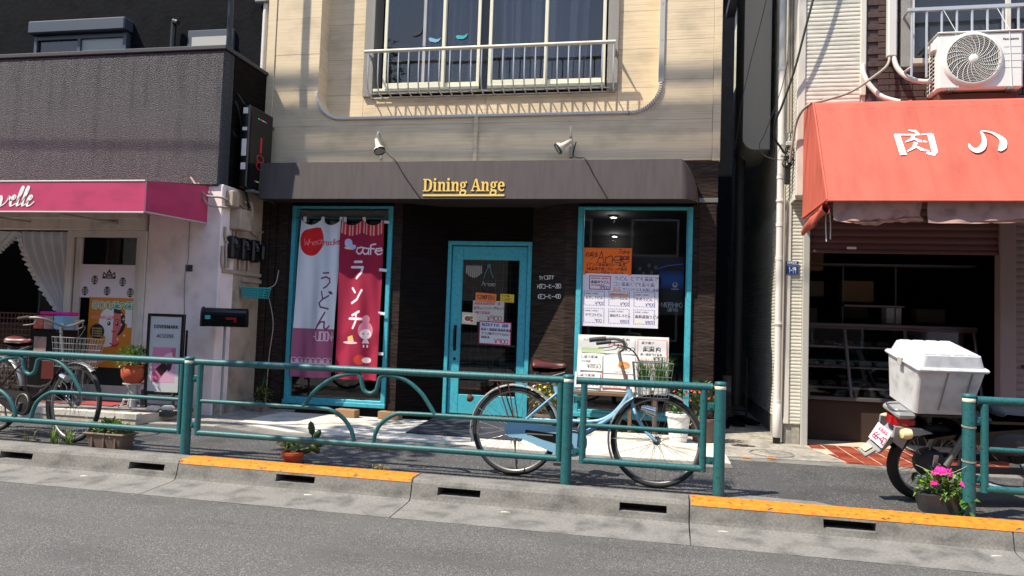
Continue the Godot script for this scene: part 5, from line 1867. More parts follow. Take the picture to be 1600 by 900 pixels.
	spanpart(w, "pane", Vector3(-8.84, 0.58, 0.862), Vector3(-6.84, 2.058, 0.867), M.glass)
	spanpart(w, "pane", Vector3(-10.54, 0.58, 0.862), Vector3(-8.9, 2.058, 0.867), M.glass)
	b = Mb.new()
	b.span(Vector3(-12, -0.1, -3.1), Vector3(-5.2, 2.6, -3.0))
	b.span(Vector3(-12, -0.1, -3.0), Vector3(-5.2, 0.07, 0.86))
	b.span(Vector3(-12, 2.5, -3.0), Vector3(-5.2, 2.6, 0.6))
	b.span(Vector3(-5.2, -0.1, -3.0), Vector3(-5.11, 2.6, 0.59))
	b.span(Vector3(-12.1, -0.1, -3.0), Vector3(-12, 2.6, 0.6))
	wpart(r, "shop_interior", b, M.interior_dark)
	b = Mb.new()
	b.span(Vector3(-6.6, 0.07, -0.6), Vector3(-5.5, 0.55, -0.2), 0.01)
	b.span(Vector3(-6.5, 0.555, -0.6), Vector3(-5.6, 0.7, -0.3), 0.01)
	b.span(Vector3(-8.6, 0.07, -1.2), Vector3(-7.2, 0.9, -0.8), 0.01)
	wpart(r, "shop_counter", b, M.interior_pale)
	spanpart(r, "roof", Vector3(-12.1, 7.2, -2.6), Vector3(-4.95, 7.35, 0.0), M.dark_grey)
	# bracket and small plates on the front wall
	spanpart(wall, "number_plate", Vector3(-5.27, 1.6, 0.9), Vector3(-5.18, 1.675, 0.908), M.dark_grey, 0.002)
	b = Mb.new()
	b.tube(curve([Vector3(-5.25, 2.18, 0.905), Vector3(-5.24, 1.75, 0.905), Vector3(-5.27, 1.5, 0.905), Vector3(-5.24, 0.9, 0.905), Vector3(-5.26, 0.5, 0.905)]), 0.005, 6)
	wpart(wall, "wall_cord", b, M.cable_pale)


func make_salon_things() -> void:
	# frilled curtain
	for k in 2:
		var o := thing("frilled_curtain", ["white lace curtain with a frilled edge tied to the right in the salon window", "frilled corner of white lace curtain at the salon window's left"][k], "curtain", Vector3([-7.1, -8.3][k], 0.6, 0.8), 0.0, "lace curtains of the salon window")
		var b := Mb.new()
		var hem := func(v: float) -> float: return lerpf(-7.6, -6.87, pow(v, 1.5)) if k == 0 else lerpf(-7.64, -8.0, pow(minf(v * 1.9, 1.0), 1.1))
		b.grid(func(u: float, v: float):
			var edge: float = hem.call(v)
			var fix := -6.86 if k == 0 else -8.8
			return Vector3(lerpf(edge, fix, u), lerpf(2.05, 1.0 if k == 0 else 1.5, v), 0.79 + 0.022 * sin(u * (34.0 - 8 * v) + v * 2.0)), 72, 24, Vector3.BACK)
		wpart(o, "cloth", b, M.lace)
		b = Mb.new()
		b.grid(func(u: float, v: float):
			var edge: float = hem.call(u)
			var sgn := -1.0 if k == 0 else 1.0
			return Vector3(edge + sgn * v * (0.06 + 0.012 * sin(u * 90.0)), lerpf(2.05, 1.0 if k == 0 else 1.5, u) - v * 0.025, 0.8 + 0.016 * sin(u * 110.0) * v), 140, 3, Vector3.BACK)
		wpart(o, "frill", b, M.lace)
	# posters on the door
	paper("salon_band", M.salon_band_print, Vector3(-6.66, 1.66, 0.873), Vector3(0.73, 0, 0), Vector3(0, -0.39, 0), "white band with a crown and monstera leaves across the salon door", "sticker", 0.0)
	paper("salon_poster", M.salon_poster_print, Vector3(-6.52, 1.275, 0.874), Vector3(0.585, 0, 0), Vector3(0, -0.81, 0), "golden poster of a woman's half-lit face on the salon door", "poster", 0.004)
	var b := Mb.new()
	b.box(Vector3(-5.985, 1.06, 0.88), Vector3(0.09, 0.16, 0.003))
	b.box(Vector3(-5.965, 0.96, 0.883), Vector3(0.06, 0.05, 0.003))
	solo("hours_card", b, M.white_plastic, "small white cards on the salon door beside the golden poster", "card")
	# pavement sign
	var s := thing("pavement_sign", "black-framed pavement sign with a pink cosmetics picture beside the salon corner", "sign", Vector3(-5.18, 0.04, 1.3), 0.12)
	b = Mb.new()
	for x in [-0.19, 0.19]:
		b.span(Vector3(x - 0.017, 0.2, -0.015), Vector3(x + 0.017, 1.07, 0.02), 0.004)
	b.span(Vector3(-0.173, 1.04, -0.014), Vector3(0.173, 1.07, 0.019), 0.004)
	b.span(Vector3(-0.173, 0.2, -0.014), Vector3(0.173, 0.235, 0.019), 0.004)
	part(s, "frame", b, M.gloss_black)
	b = Mb.new()
	b.box(Vector3(0, 0.637, 0.0), Vector3(0.346, 0.805, 0.016))
	part(s, "panel", b, M.pale_grey)
	b = Mb.new()
	b.quad(Vector3(-0.173, 1.04, 0.01), Vector3(0.173, 1.04, 0.01), Vector3(0.173, 0.235, 0.01), Vector3(-0.173, 0.235, 0.01), Vector3.BACK)
	part(s, "print", b, M.pavement_sign_print)
	lettering(s, "COVERMARK", 0.036, 0.002, M.black_print, Vector3(0, 0.93, 0.012), Basis(), false, true, 0.27)
	lettering(s, "ACSEINE", 0.042, 0.002, M.dark_grey, Vector3(0.0, 0.83, 0.012), Basis(), false, false, 0.19)
	b = Mb.new()
	b.span(Vector3(-0.235, 0.02, -0.06), Vector3(-0.2, 0.95, -0.03), 0.004)
	b.span(Vector3(0.2, 0.3, -0.05), Vector3(0.222, 0.9, -0.03), 0.004)
	b.t = Transform3D(Basis(Vector3.RIGHT, PI / 2), Vector3(-0.225, 0.66, -0.03))
	b.lathe([Vector2(0, 0.03), Vector2(0.026, 0.03), Vector2(0.026, 0), Vector2(0, 0)], 12)
	b.t = Transform3D()
	part(s, "post", b, M.gloss_black)
	b = Mb.new()
	for z in [-0.2, 0.2]:
		b.span(Vector3(-0.3, 0.0, z - 0.025), Vector3(0.24, 0.045, z + 0.025), 0.006)
	for x in [-0.26, 0.2]:
		b.span(Vector3(x - 0.02, 0.0, -0.175), Vector3(x + 0.02, 0.04, 0.175), 0.005)
	b.span(Vector3(-0.235, 0.04, -0.02), Vector3(-0.2, 0.25, 0.02), 0.004)
	b.span(Vector3(0.1, 0.04, -0.02), Vector3(0.13, 0.22, 0.02), 0.004)
	part(s, "base", b, M.dark_grey)
	for k in 2:
		b = Mb.new()
		b.box(Vector3(0.02 + k * 0.12, 0.075, 0.2 - k * 0.06), Vector3(0.13, 0.055, 0.1), 0.02)
		part(s, "weight_stone", b, M.pale_concrete)
	# mailbox on a thin post
	s = thing("mailbox", "black rounded mailbox with a red flag on a thin grey post", "mailbox", Vector3(-4.66, -0.01, 1.02), 0.35)
	b = Mb.new()
	var prof := PackedVector2Array()
	prof.append(Vector2(-0.08, 1.0))
	prof.append(Vector2(0.08, 1.0))
	prof.append(Vector2(0.08, 1.12))
	for k in 9:
		prof.append(Vector2(cos(PI * k / 8) * 0.08, 1.125 + sin(PI * k / 8) * 0.08))
	b.t = Transform3D(Basis(Vector3.UP, PI / 2), Vector3.ZERO)
	b.prism(prof, -0.23, 0.23)
	b.t = Transform3D()
	part(s, "box", b, M.gloss_black)
	b = Mb.new()
	b.t = Transform3D(Basis(Vector3.UP, PI / 2), Vector3.ZERO)
	var prof2 := PackedVector2Array()
	for p in prof:
		prof2.append(Vector2(p.x * 1.08, 1.06 + (p.y - 1.06) * 1.06))
	b.prism(prof2, -0.245, -0.225)
	b.t = Transform3D()
	part(s, "lid", b, M.black_plastic)
	b = Mb.new()
	b.span(Vector3(0.02, 1.08, 0.081), Vector3(0.13, 1.1, 0.088), 0.002)
	b.span(Vector3(0.11, 1.05, 0.081), Vector3(0.13, 1.1, 0.089), 0.002)
	part(s, "flag", b, M.red_lens)
	b = Mb.new()
	b.rod(Vector3(-0.17, 1.08, 0.082), Vector3(-0.17, 1.12, 0.084), 0.03, 10)
	part(s, "emblem", b, M.teal_basket)
	b = Mb.new()
	b.rod(Vector3(0.0, 0.0, 0), Vector3(0.0, 1.0, 0), 0.014, 10)
	b.rod(Vector3(0.0, 0.0, 0), Vector3(0.0, 0.015, 0), 0.07, 12)
	part(s, "post", b, M.grey_plastic)
	# electricity meters, boxes and conduits on the shaded side wall
	var lab := ["black electricity meter nearest the street on the tan side wall", "second black electricity meter from the street on the tan side wall", "square black meter box with a grey knob on the tan side wall", "small black box behind the meters, next to the restaurant pillar"]
	for k in 4:
		var z: float = [0.73, 0.5, 0.28, 0.1][k]
		var o := thing("electricity_meter", lab[k], "meter", Vector3(-4.85, 1.78, z), 0.0, "black meters on the side wall")
		b = Mb.new()
		b.box(Vector3(0.05, 0.12, 0), Vector3(0.1, [0.26, 0.26, 0.27, 0.2][k], [0.14, 0.14, 0.15, 0.07][k]), 0.02)
		part(o, "case", b, M.black_plastic)
		if k < 3:
			b = Mb.new()
			b.t = Transform3D(Basis(Vector3.BACK, -PI / 2), Vector3(0.1, 0.15, 0))
			b.lathe([Vector2(0.06, 0), Vector2(0.056, 0.03), Vector2(0.04, 0.042), Vector2(0, 0.045)], 16)
			part(o, "dome", b, M.gloss_black)
			b = Mb.new()
			b.box(Vector3(0.105, 0.2, 0.02), Vector3(0.02, 0.012, 0.05), 0.003)
			part(o, "label_strip", b, M.grey_plastic)
	var jb := thing("junction_box", "tan junction box with cables above the electricity meters", "junction box", Vector3(-4.85, 2.15, 0.62))
	b = Mb.new()
	b.box(Vector3(0.07, 0.08, 0), Vector3(0.14, 0.24, 0.24), 0.01)
	part(jb, "case", b, M.tan_render)
	b = Mb.new()
	b.box(Vector3(0.05, 0.3, 0.16), Vector3(0.1, 0.18, 0.14), 0.01)
	part(jb, "upper_case", b, M.tan_render)
	b = Mb.new()
	b.span(Vector3(-4.852, 1.6, -0.05), Vector3(-4.825, 1.64, 0.85), 0.004)
	b.span(Vector3(-4.852, 1.52, -0.1), Vector3(-4.82, 1.57, 0.45), 0.004)
	solo("meter_board", b, M.tan_render, "tan wooden rails under the electricity meters", "rail")
	b = Mb.new()
	for q in [[0.85, 0.78, 2.05], [0.62, 0.55, 2.03], [0.58, 0.36, 2.03], [0.68, 0.82, 2.04]]:
		b.tube(curve([Vector3(-4.83, 2.12, q[0]), Vector3(-4.825, q[2] - 0.04, q[0]), Vector3(-4.825, q[2] - 0.1, (q[0] + q[1]) / 2), Vector3(-4.825, q[2] - 0.12, q[1]), Vector3(-4.825, 1.66, q[1] - 0.02)]), 0.014, 8)
	b.tube(curve([Vector3(-4.82, 2.5, 0.85), Vector3(-4.78, 2.42, 0.7), Vector3(-4.8, 2.38, 0.55), Vector3(-4.83, 2.3, 0.52)]), 0.016, 8)
	b.tube(curve([Vector3(-4.83, 2.46, 0.5), Vector3(-4.8, 2.46, 0.4), Vector3(-4.8, 2.3, 0.36), Vector3(-4.83, 2.2, 0.42)]), 0.02, 8)
	b.tube(curve([Vector3(-4.835, 2.2, 0.4), Vector3(-4.835, 2.1, 0.2), Vector3(-4.835, 2.16, 0.05), Vector3(-4.835, 2.2, -0.02)]), 0.01, 8)
	b.tube(curve([Vector3(-4.835, 2.0, 0.5), Vector3(-4.835, 1.95, 0.3), Vector3(-4.835, 1.95, 0.05)]), 0.012, 8)
	b.tube(curve([Vector3(-4.835, 1.9, 0.88), Vector3(-4.83, 1.7, 0.88), Vector3(-4.83, 1.62, 0.8)]), 0.012, 8)
	solo("meter_conduits", b, M.tan_render, "tan bent conduits and cables round the electricity meters", "conduit")
	b = Mb.new()
	b.tube(curve([Vector3(-5.2, 2.66, 1.0), Vector3(-5.0, 2.46, 1.02), Vector3(-4.85, 2.44, 0.95), Vector3(-4.8, 2.42, 0.75)]), 0.012, 8)
	b.tube(curve([Vector3(-5.1, 2.6, 1.0), Vector3(-4.98, 2.36, 1.0), Vector3(-4.84, 2.34, 0.9), Vector3(-4.79, 2.36, 0.72)]), 0.012, 8)
	solo("service_cables", b, M.cable_pale, "pale service cables looping from the pink awning's corner to the junction box", "cable")
	# LED sign on its bracket
	s = thing("led_sign", "upright black LED sign showing red digits, hung between the salon and the restaurant", "sign", Vector3(-4.76, 2.62, 0.4))
	b = Mb.new()
	b.box(Vector3(0.0, 0.48, 0.0), Vector3(0.1, 0.98, 0.54), 0.012)
	part(s, "case", b, M.gloss_black)
	b = Mb.new()
	b.quad(Vector3(0.053, 0.93, 0.23), Vector3(0.053, 0.93, -0.23), Vector3(0.053, 0.03, -0.23), Vector3(0.053, 0.03, 0.23), Vector3.RIGHT)
	part(s, "led_panel", b, M.led_panel_print)
	b = Mb.new()
	for q in [[0.2, 0.28], [0.36, 0.56], [0.66, 0.7], [0.86, 0.93]]:
		b.span(Vector3(-0.03, q[0], 0.271), Vector3(0.03, q[1], 0.277), 0.002)
	part(s, "edge_label", b, M.white_plastic)
	b = Mb.new()
	b.rod(Vector3(-0.02, 0.86, -0.27), Vector3(-0.02, 0.86, -0.45), 0.02, 8)
	b.rod(Vector3(-0.02, 0.1, -0.27), Vector3(-0.02, 0.1, -0.45), 0.02, 8)
	b.span(Vector3(0.0, -0.05, 0.05), Vector3(0.1, -0.02, 0.2), 0.004)
	part(s, "bracket", b, M.dull_steel)
	# service mast
	s = thing("service_mast", "dark vertical service pipe with loose wires at the salon parapet's corner", "pipe", Vector3(-5.12, 3.7, 0.55))
	b = Mb.new()
	b.rod(Vector3(0.02, 0.15, 0.0), Vector3(0.0, 3.5, 0.0), 0.034, 12)
	b.span(Vector3(0.0, 0.5, -0.4), Vector3(0.02, 0.53, 0.0))
	part(s, "pipe", b, M.dark_grey)
	b = Mb.new()
	b.tube(curve([Vector3(0.02, 0.16, 0.0), Vector3(0.1, 0.0, 0.05), Vector3(0.22, 0.02, 0.1), Vector3(0.3, -0.1, 0.05), Vector3(0.34, -0.14, -0.1)]), 0.014, 8)
	b.tube(curve([Vector3(0.02, 0.16, 0.0), Vector3(0.06, -0.06, 0.1), Vector3(0.2, -0.06, 0.12), Vector3(0.26, -0.3, 0.05), Vector3(0.24, -0.5, 0.0), Vector3(0.28, -0.9, 0.0), Vector3(0.34, -1.3, -0.1)]), 0.016, 8)
	b.tube(circle(Vector3(0.22, -0.4, 0.05), 0.09, Vector3(1, 0.2, 0.2).normalized(), 18), 0.014, 8, true)
	part(s, "loose_wire", b, M.cable_black)
	b = Mb.new()
	b.rod(Vector3(0.02, 0.0, 0.0), Vector3(0.02, 0.16, 0.0), 0.022, 8)
	b.rod(Vector3(0.1, 0.02, 0.05), Vector3(0.12, 0.12, 0.05), 0.018, 8)
	part(s, "pipe_sleeve", b, M.wood)
	# teal basket hung on the restaurant pillar
	s = thing("hanging_basket", "small teal plastic basket hanging on a pale cord at the restaurant's left pillar", "basket", Vector3(-4.66, 1.33, 0.42))
	b = Mb.new()
	for k in 5:
		var y := 0.005 + k * 0.028
		var f := 0.85 + 0.15 * k / 4.0
		for e in [[Vector3(-0.15, y, -0.07), Vector3(0.15, y, -0.07)], [Vector3(0.15, y, -0.07), Vector3(0.15, y, 0.07)], [Vector3(0.15, y, 0.07), Vector3(-0.15, y, 0.07)], [Vector3(-0.15, y, 0.07), Vector3(-0.15, y, -0.07)]]:
			b.rod(e[0] * Vector3(f, 1, f), e[1] * Vector3(f, 1, f), 0.007 if k < 4 else 0.011, 6)
	for k in 11:
		for zz in [-0.07, 0.07]:
			var x := -0.15 + k * 0.03
			b.rod(Vector3(x * 0.85, 0, zz * 0.85), Vector3(x, 0.12, zz), 0.006, 5)
	b.box(Vector3(0, 0.003, 0), Vector3(0.25, 0.006, 0.12))
	part(s, "mesh", b, M.teal_basket)
	b = Mb.new()
	b.tube(curve([Vector3(0.15, 0.12, 0), Vector3(0.19, 0.18, -0.1), Vector3(0.17, 0.35, -0.2)]), 0.006, 6)
	b.tube(curve([Vector3(0.12, 0.0, -0.1), Vector3(0.16, -0.3, -0.15), Vector3(0.1, -0.7, -0.2), Vector3(0.08, -1.3, -0.2)]), 0.006, 6)
	part(s, "cord", b, M.cable_pale)
	# red mat on the step
	b = Mb.new()
	b.box(Vector3(-6.15, 0.102, 1.2), Vector3(0.9, 0.014, 0.42), 0.004)
	solo("step_mat", b, M.red_mat, "faded red mat on the salon's tiled step", "mat")
	# wares behind the dark bicycle
	s = thing("wire_crate", "brown wire crates stacked by the salon window, upper one", "crate", Vector3(-7.1, 0.62, 1.2), 0.0, "wire crates by the salon window")
	wire_crate(s, M.rusty_steel)
	var s2 := thing("wire_crate", "brown wire crate at the bottom of the stack by the salon window", "crate", Vector3(-7.1, 0.1, 1.2), 0.0, "wire crates by the salon window")
	wire_crate(s2, M.interior_brown)
	s = thing("display_stand", "dark display stand topped with orange and blue cartons behind the dark bicycle", "stand", Vector3(-6.62, 0.09, 1.25))
	b = Mb.new()
	b.box(Vector3(0, 0.4, 0), Vector3(0.4, 0.8, 0.25), 0.01)
	part(s, "body", b, M.gloss_black)
	for k in 3:
		b = Mb.new()
		b.box(Vector3(-0.12 + k * 0.13, 0.88, 0.03), Vector3(0.12, 0.15, 0.16), 0.004)
		part(s, "carton", b, [M.salmon_canvas, M.valance_cloth, M.blue_paint][k])
	b = Mb.new()
	b.box(Vector3(0, 0.98, -0.05), Vector3(0.36, 0.04, 0.18), 0.01)
	part(s, "cloth_roll", b, M.flower_pink)
	for k in 2:
		b = Mb.new()
		b.box(Vector3(-0.06 + k * 0.12, [0.62, 0.36][k], 0.128), Vector3(0.16, 0.2, 0.006), 0.002)
		part(s, "picture_card", b, [M.valance_cloth, M.brown_leather][k])


func wire_crate(s: Node3D, m: Material) -> void:
	var b := Mb.new()
	for k in 8:
		var y := 0.02 + k * 0.06
		for e in [[-0.3, 0.15, 0.3, 0.15], [-0.3, -0.15, 0.3, -0.15], [-0.3, -0.15, -0.3, 0.15], [0.3, -0.15, 0.3, 0.15]]:
			b.rod(Vector3(e[0], y, e[1]), Vector3(e[2], y, e[3]), 0.006, 5)
	part(s, "wire_hoops", b, m)
	b = Mb.new()
	for k in 13:
		for z in [-0.15, 0.15]:
			b.rod(Vector3(-0.3 + k * 0.05, 0.0, z), Vector3(-0.3 + k * 0.05, 0.45, z), 0.005, 5)
	part(s, "wire_uprights", b, m)
	b = Mb.new()
	b.box(Vector3(0, 0.18, 0), Vector3(0.5, 0.3, 0.22), 0.02)
	part(s, "goods", b, M.interior_brown)


# ------------------------------------------------------------------ the butcher's on the right
func corrugated(p: Node3D, called: String, x0: float, x1: float, y0: float, y1: float, at: Vector3, turn: float, pitch := 0.042) -> MeshInstance3D:
	var b := Mb.new()
	b.t = Transform3D(Basis(Vector3.UP, turn), at)
	var prof := PackedVector2Array()
	var y := y1
	while y > y0 + 0.001:
		var e := maxf(y0, y - pitch)
		prof.append(Vector2(-0.009, y))
		prof.append(Vector2(0.0, y - 0.006))
		prof.append(Vector2(0.002, lerpf(y, e, 0.6)))
		prof.append(Vector2(0.0, e + 0.004))
		prof.append(Vector2(-0.009, e))
		y -= pitch
	b.sweep(prof, x0, x1)
	b.t = Transform3D()
	return wpart(p, called, b, M.ivory_siding)


func make_butcher() -> void:
	var r := thing("butcher_building", "ivory ribbed house with a butcher's shop under a salmon awning", "building", Vector3(3.2, 0, 0))
	var up := spanpart(r, "upper_wall", Vector3(1.36, 2.51, -6.0), Vector3(6.5, 7.2, 0.688), M.ivory_siding)
	corrugated(up, "ribbed_siding", 1.42, 1.93, 2.55, 7.0, Vector3(0, 0, 0.7), 0.0)
	corrugated(up, "ribbed_siding", -4.0, 0.64, 2.55, 7.0, Vector3(1.35, 0, 0.0), -PI / 2)
	spanpart(up, "corner_trim", Vector3(1.342, 2.5, 0.64), Vector3(1.42, 7.0, 0.715), M.ivory_trim, 0.006)
	spanpart(up, "bottom_trim", Vector3(1.342, 2.47, -2.0), Vector3(1.36, 2.55, 0.638), M.ivory_trim, 0.004)
	spanpart(up, "panel_trim", Vector3(1.93, 3.5, 0.69), Vector3(1.985, 7.0, 0.72), M.ivory_trim, 0.006)
	# dark tile panel: courses of long tiles
	var tile_bed := spanpart(up, "tile_panel", Vector3(1.985, 3.2, 0.688), Vector3(6.5, 7.0, 0.69), M.dark_brown_tile)
	var tm := Mb.new()
	tm.box(Vector3.ZERO, Vector3(0.208, 0.056, 0.014), 0.003)
	var tme := tm.mesh(null)
	for j in 24:
		for i in 7:
			var x := 2.095 + i * 0.214 + (0.107 if j % 2 else 0.0)
			var y := 3.32 + j * 0.062
			if x > 2.28 and x < 3.75 and y > 3.72:
				continue
			if x + 0.1 > 3.6:
				continue
			piece(tile_bed, "tile", tme, M.dark_brown_tile, Vector3(x, y, 0.697))
	spanpart(up, "window_surround", Vector3(2.29, 3.76, 0.68), Vector3(2.37, 7.0, 0.76), M.rough_white_stucco)
	var w := spanpart(r, "window", Vector3(2.37, 3.78, 0.68), Vector3(4.4, 3.83, 0.78), M.ivory_trim, 0.004)
	for x in [2.372, 3.22, 4.3]:
		spanpart(w, "frame_stile", Vector3(x, 3.831, 0.7), Vector3(x + 0.045, 7.0, 0.74), M.ivory_trim, 0.004)
	spanpart(w, "pane", Vector3(2.417, 3.831, 0.716), Vector3(3.22, 7.0, 0.72), M.tinted_glass)
	spanpart(w, "pane", Vector3(3.265, 3.831, 0.716), Vector3(4.3, 7.0, 0.72), M.tinted_glass)
	spanpart(w, "room_back", Vector3(2.37, 3.7, 0.6885), Vector3(4.4, 7.0, 0.692), M.grey_plastic)
	var b := Mb.new()
	b.span(Vector3(2.3, 4.24, 0.88), Vector3(4.6, 4.275, 0.92), 0.004)
	var rail := wpart(r, "window_rail", b, M.aluminium)
	for k in 17:
		b = Mb.new()
		b.span(Vector3(2.33 + k * 0.131, 3.6, 0.888), Vector3(2.35 + k * 0.131, 4.24, 0.908), 0.004)
		wpart(rail, "bar", b, M.aluminium)
	b = Mb.new()
	b.tube(curve([Vector3(2.33, 3.7, 0.9), Vector3(2.3, 3.68, 0.85), Vector3(2.32, 3.7, 0.74)]), 0.012, 8)
	wpart(rail, "rail_foot", b, M.aluminium)
	b = Mb.new()
	b.rod(Vector3(2.31, 4.26, 0.9), Vector3(2.31, 4.24, 0.74), 0.012, 8)
	wpart(rail, "rail_foot", b, M.aluminium)
	# lower wall
	var lw := spanpart(r, "lower_wall", Vector3(1.32, 0.22, -6.0), Vector3(1.47, 2.51, 0.39), M.ivory_siding)
	corrugated(lw, "ribbed_siding", 1.362, 1.47, 0.2, 2.5, Vector3(0, 0, 0.4), 0.0, 0.036)
	corrugated(lw, "ribbed_siding", -3.0, 0.33, 0.2, 2.5, Vector3(1.311, 0, 0.0), -PI / 2, 0.036)
	spanpart(lw, "corner_trim", Vector3(1.302, 0.2, 0.33), Vector3(1.362, 2.5, 0.414), M.ivory_trim, 0.008)
	spanpart(lw, "footing", Vector3(1.315, -0.15, -6.0), Vector3(1.465, 0.2, 0.385), M.old_concrete)
	spanpart(lw, "shutter_guide", Vector3(1.472, -0.02, 0.36), Vector3(1.538, 2.5, 0.44), M.pale_grey, 0.006)
	spanpart(lw, "shutter_post", Vector3(3.3, -0.02, 0.3), Vector3(3.44, 2.5, 0.44), M.shutter_grey, 0.008)
	spanpart(lw, "rear_wall", Vector3(1.47, -0.1, -6.0), Vector3(6.5, 2.51, -5.9), M.interior_dark)
	# shutters: rolled up over the shop, shut at the right
	var slat := Mb.new()
	var sp := PackedVector2Array([Vector2(0.0, 0.068), Vector2(0.004, 0.064), Vector2(0.012, 0.045), Vector2(0.013, 0.025), Vector2(0.006, 0.006), Vector2(0.0, 0.0)])
	slat.sweep(sp, 0.0, 1.762)
	var sme := slat.mesh(null)
	var sh := spanpart(r, "rolled_shutter", Vector3(1.538, 2.0, 0.3), Vector3(3.3, 2.5, 0.38), M.shutter_paint)
	for k in 7:
		piece(sh, "slat", sme, M.shutter_paint, Vector3(1.538, 2.0 + k * 0.07, 0.381))
	spanpart(sh, "bottom_bar", Vector3(1.54, 1.965, 0.36), Vector3(3.298, 1.999, 0.405), M.shutter_paint, 0.006)
	spanpart(sh, "sticker", Vector3(1.9, 2.005, 0.395), Vector3(1.99, 2.03, 0.399), M.white_plastic)
	var sh2 := spanpart(r, "shut_shutter", Vector3(3.44, -0.02, 0.3), Vector3(6.5, 2.5, 0.375), M.shutter_grey)
	for k in 35:
		piece(sh2, "slat", sme, M.shutter_grey, Vector3(3.441, 0.02 + k * 0.07, 0.376))
	b = Mb.new()
	b.box(Vector3(3.56, 0.88, 0.395), Vector3(0.12, 0.03, 0.012), 0.004)
	wpart(sh2, "latch", b, M.black_plastic)
	# salmon awning
	b = Mb.new()
	var prof := PackedVector2Array([Vector2(0.71, 3.34), Vector2(1.0, 3.33), Vector2(1.12, 3.312), Vector2(1.18, 3.28), Vector2(1.22, 3.22), Vector2(1.8, 2.27), Vector2(1.8, 2.24)])
	b.sweep(prof.slice(0, 5), 1.405, 6.5)
	b.grid(func(u: float, v: float):
		var x := lerpf(1.405, 6.5, u)
		var span := sin(clampf((x - 1.405) / 0.855, 0.0, 1.0) * PI) if x < 2.26 else absf(sin((x - 2.26) / 1.14 * PI))
		var wrinkle := 0.003 * sin(x * 14.0 + v * 4.0) * v + 0.002 * sin(x * 37.0 - v * 9.0) * (1.0 - v)
		var p := Vector2(1.22, 3.22).lerp(Vector2(1.8, 2.27), v) - Vector2(0.84, 0.51) * (0.008 * span * sin(v * PI) + wrinkle)
		return Vector3(x, p.y, p.x), 110, 14, Vector3(0, 0.5, 1))
	for k in prof.size() - 2:
		b.flat(Vector3(1.405, 2.27, 0.72), Vector3(1.405, prof[k].y, prof[k].x), Vector3(1.405, prof[k + 1].y, prof[k + 1].x), Vector3.LEFT)
	b.flat(Vector3(1.405, 2.27, 0.72), Vector3(1.405, 2.24, 1.8), Vector3(1.405, 2.24, 0.74), Vector3.LEFT)
	b.flat(Vector3(1.405, 2.27, 0.72), Vector3(1.405, 2.27, 1.8), Vector3(1.405, 2.24, 1.8), Vector3.LEFT)
	var aw := wpart(r, "awning", b, M.salmon_canvas)
	b = Mb.new()
	for x in [1.407, 2.26, 3.4]:
		b.tube(curve([Vector3(x, 3.335, 0.9), Vector3(x, 3.313, 1.12), Vector3(x, 3.22, 1.22), Vector3(x, 2.7, 1.537), Vector3(x, 2.27, 1.8)], 8), 0.009 if x < 1.5 else 0.006, 8)
	b.rod(Vector3(1.405, 2.262, 1.8), Vector3(6.5, 2.262, 1.8), 0.012, 8)
	b.rod(Vector3(1.405, 2.27, 1.8), Vector3(1.405, 2.27, 0.74), 0.012, 8)
	wpart(aw, "awning_hem", b, M.salmon_canvas)
	b = Mb.new()
	for x in [1.44, 2.26, 3.6]:
		b.rod(Vector3(x, 2.29, 0.72), Vector3(x, 2.29, 1.78), 0.014, 8)
	b.rod(Vector3(1.44, 2.29, 1.76), Vector3(6.4, 2.29, 1.76), 0.014, 8)
	wpart(aw, "awning_frame", b, M.rusty_steel)
	# characters on the slope, the second one half peeled away
	var out := Vector3(0, 0.58, 0.95).normalized()
	var upv := Vector3(0, 0.95, -0.58).normalized()
	var org := Vector3(2.05, lerpf(3.22, 2.27, 0.54), lerpf(1.22, 1.8, 0.54)) + out * 0.003
	b = Mb.new()
	var ch := func(x: float, y: float) -> Vector3: return org + Vector3(x * 0.31, 0, 0) + upv * y * 0.3
	for s in [[[[0.05, 0.84], [0.1, 0.0]], [0.05, 0.055]], [[[0.0, 0.84], [0.5, 0.82], [0.97, 0.84]], [0.02, 0.018, 0.022]], [[[0.93, 0.84], [0.93, 0.12], [0.88, 0.02], [0.7, 0.06]], [0.05, 0.05, 0.045, 0.015]], [[[0.38, 1.02], [0.55, 0.97], [0.62, 0.86]], [0.012, 0.03, 0.02]],
			[[[0.5, 0.84], [0.42, 0.64], [0.22, 0.52]], [0.03, 0.03, 0.01]], [[[0.44, 0.7], [0.6, 0.56], [0.8, 0.52]], [0.012, 0.035, 0.012]], [[[0.5, 0.5], [0.42, 0.3], [0.22, 0.14]], [0.034, 0.03, 0.01]], [[[0.44, 0.38], [0.6, 0.22], [0.8, 0.14]], [0.012, 0.036, 0.012]]]:
		var pts: Array = []
		for q in s[0]:
			pts.append(ch.call(q[0], q[1]))
		ribbon(b, pts, s[1], out, 0.0015)
	wpart(aw, "lettering", b, M.white_print)
	b = Mb.new()
	org = org + Vector3(0.56, 0, 0)
	ch = func(x: float, y: float) -> Vector3: return org + Vector3(x * 0.31, 0, 0) + upv * y * 0.3
	for s in [[[[0.44, 0.92], [0.46, 0.6], [0.36, 0.28], [0.18, 0.14], [0.06, 0.26], [0.04, 0.42]], [0.012, 0.034, 0.05, 0.055, 0.03, 0.008]], [[[0.46, 0.94], [0.72, 0.84], [0.92, 0.56], [0.86, 0.28], [0.74, 0.12]], [0.006, 0.02, 0.05, 0.06, 0.02]]]:
		var pts: Array = []
		for q in s[0]:
			pts.append(ch.call(q[0], q[1]))
		var line := curve(pts, 5)
		var ws: Array = []
		for k in line.size():
			var f: float = float(k) / (line.size() - 1) * (s[1].size() - 1)
			ws.append(lerpf(s[1][int(f)], s[1][mini(int(f) + 1, s[1].size() - 1)], f - int(f)))
		ribbon(b, Array(line), ws, out, 0.004)
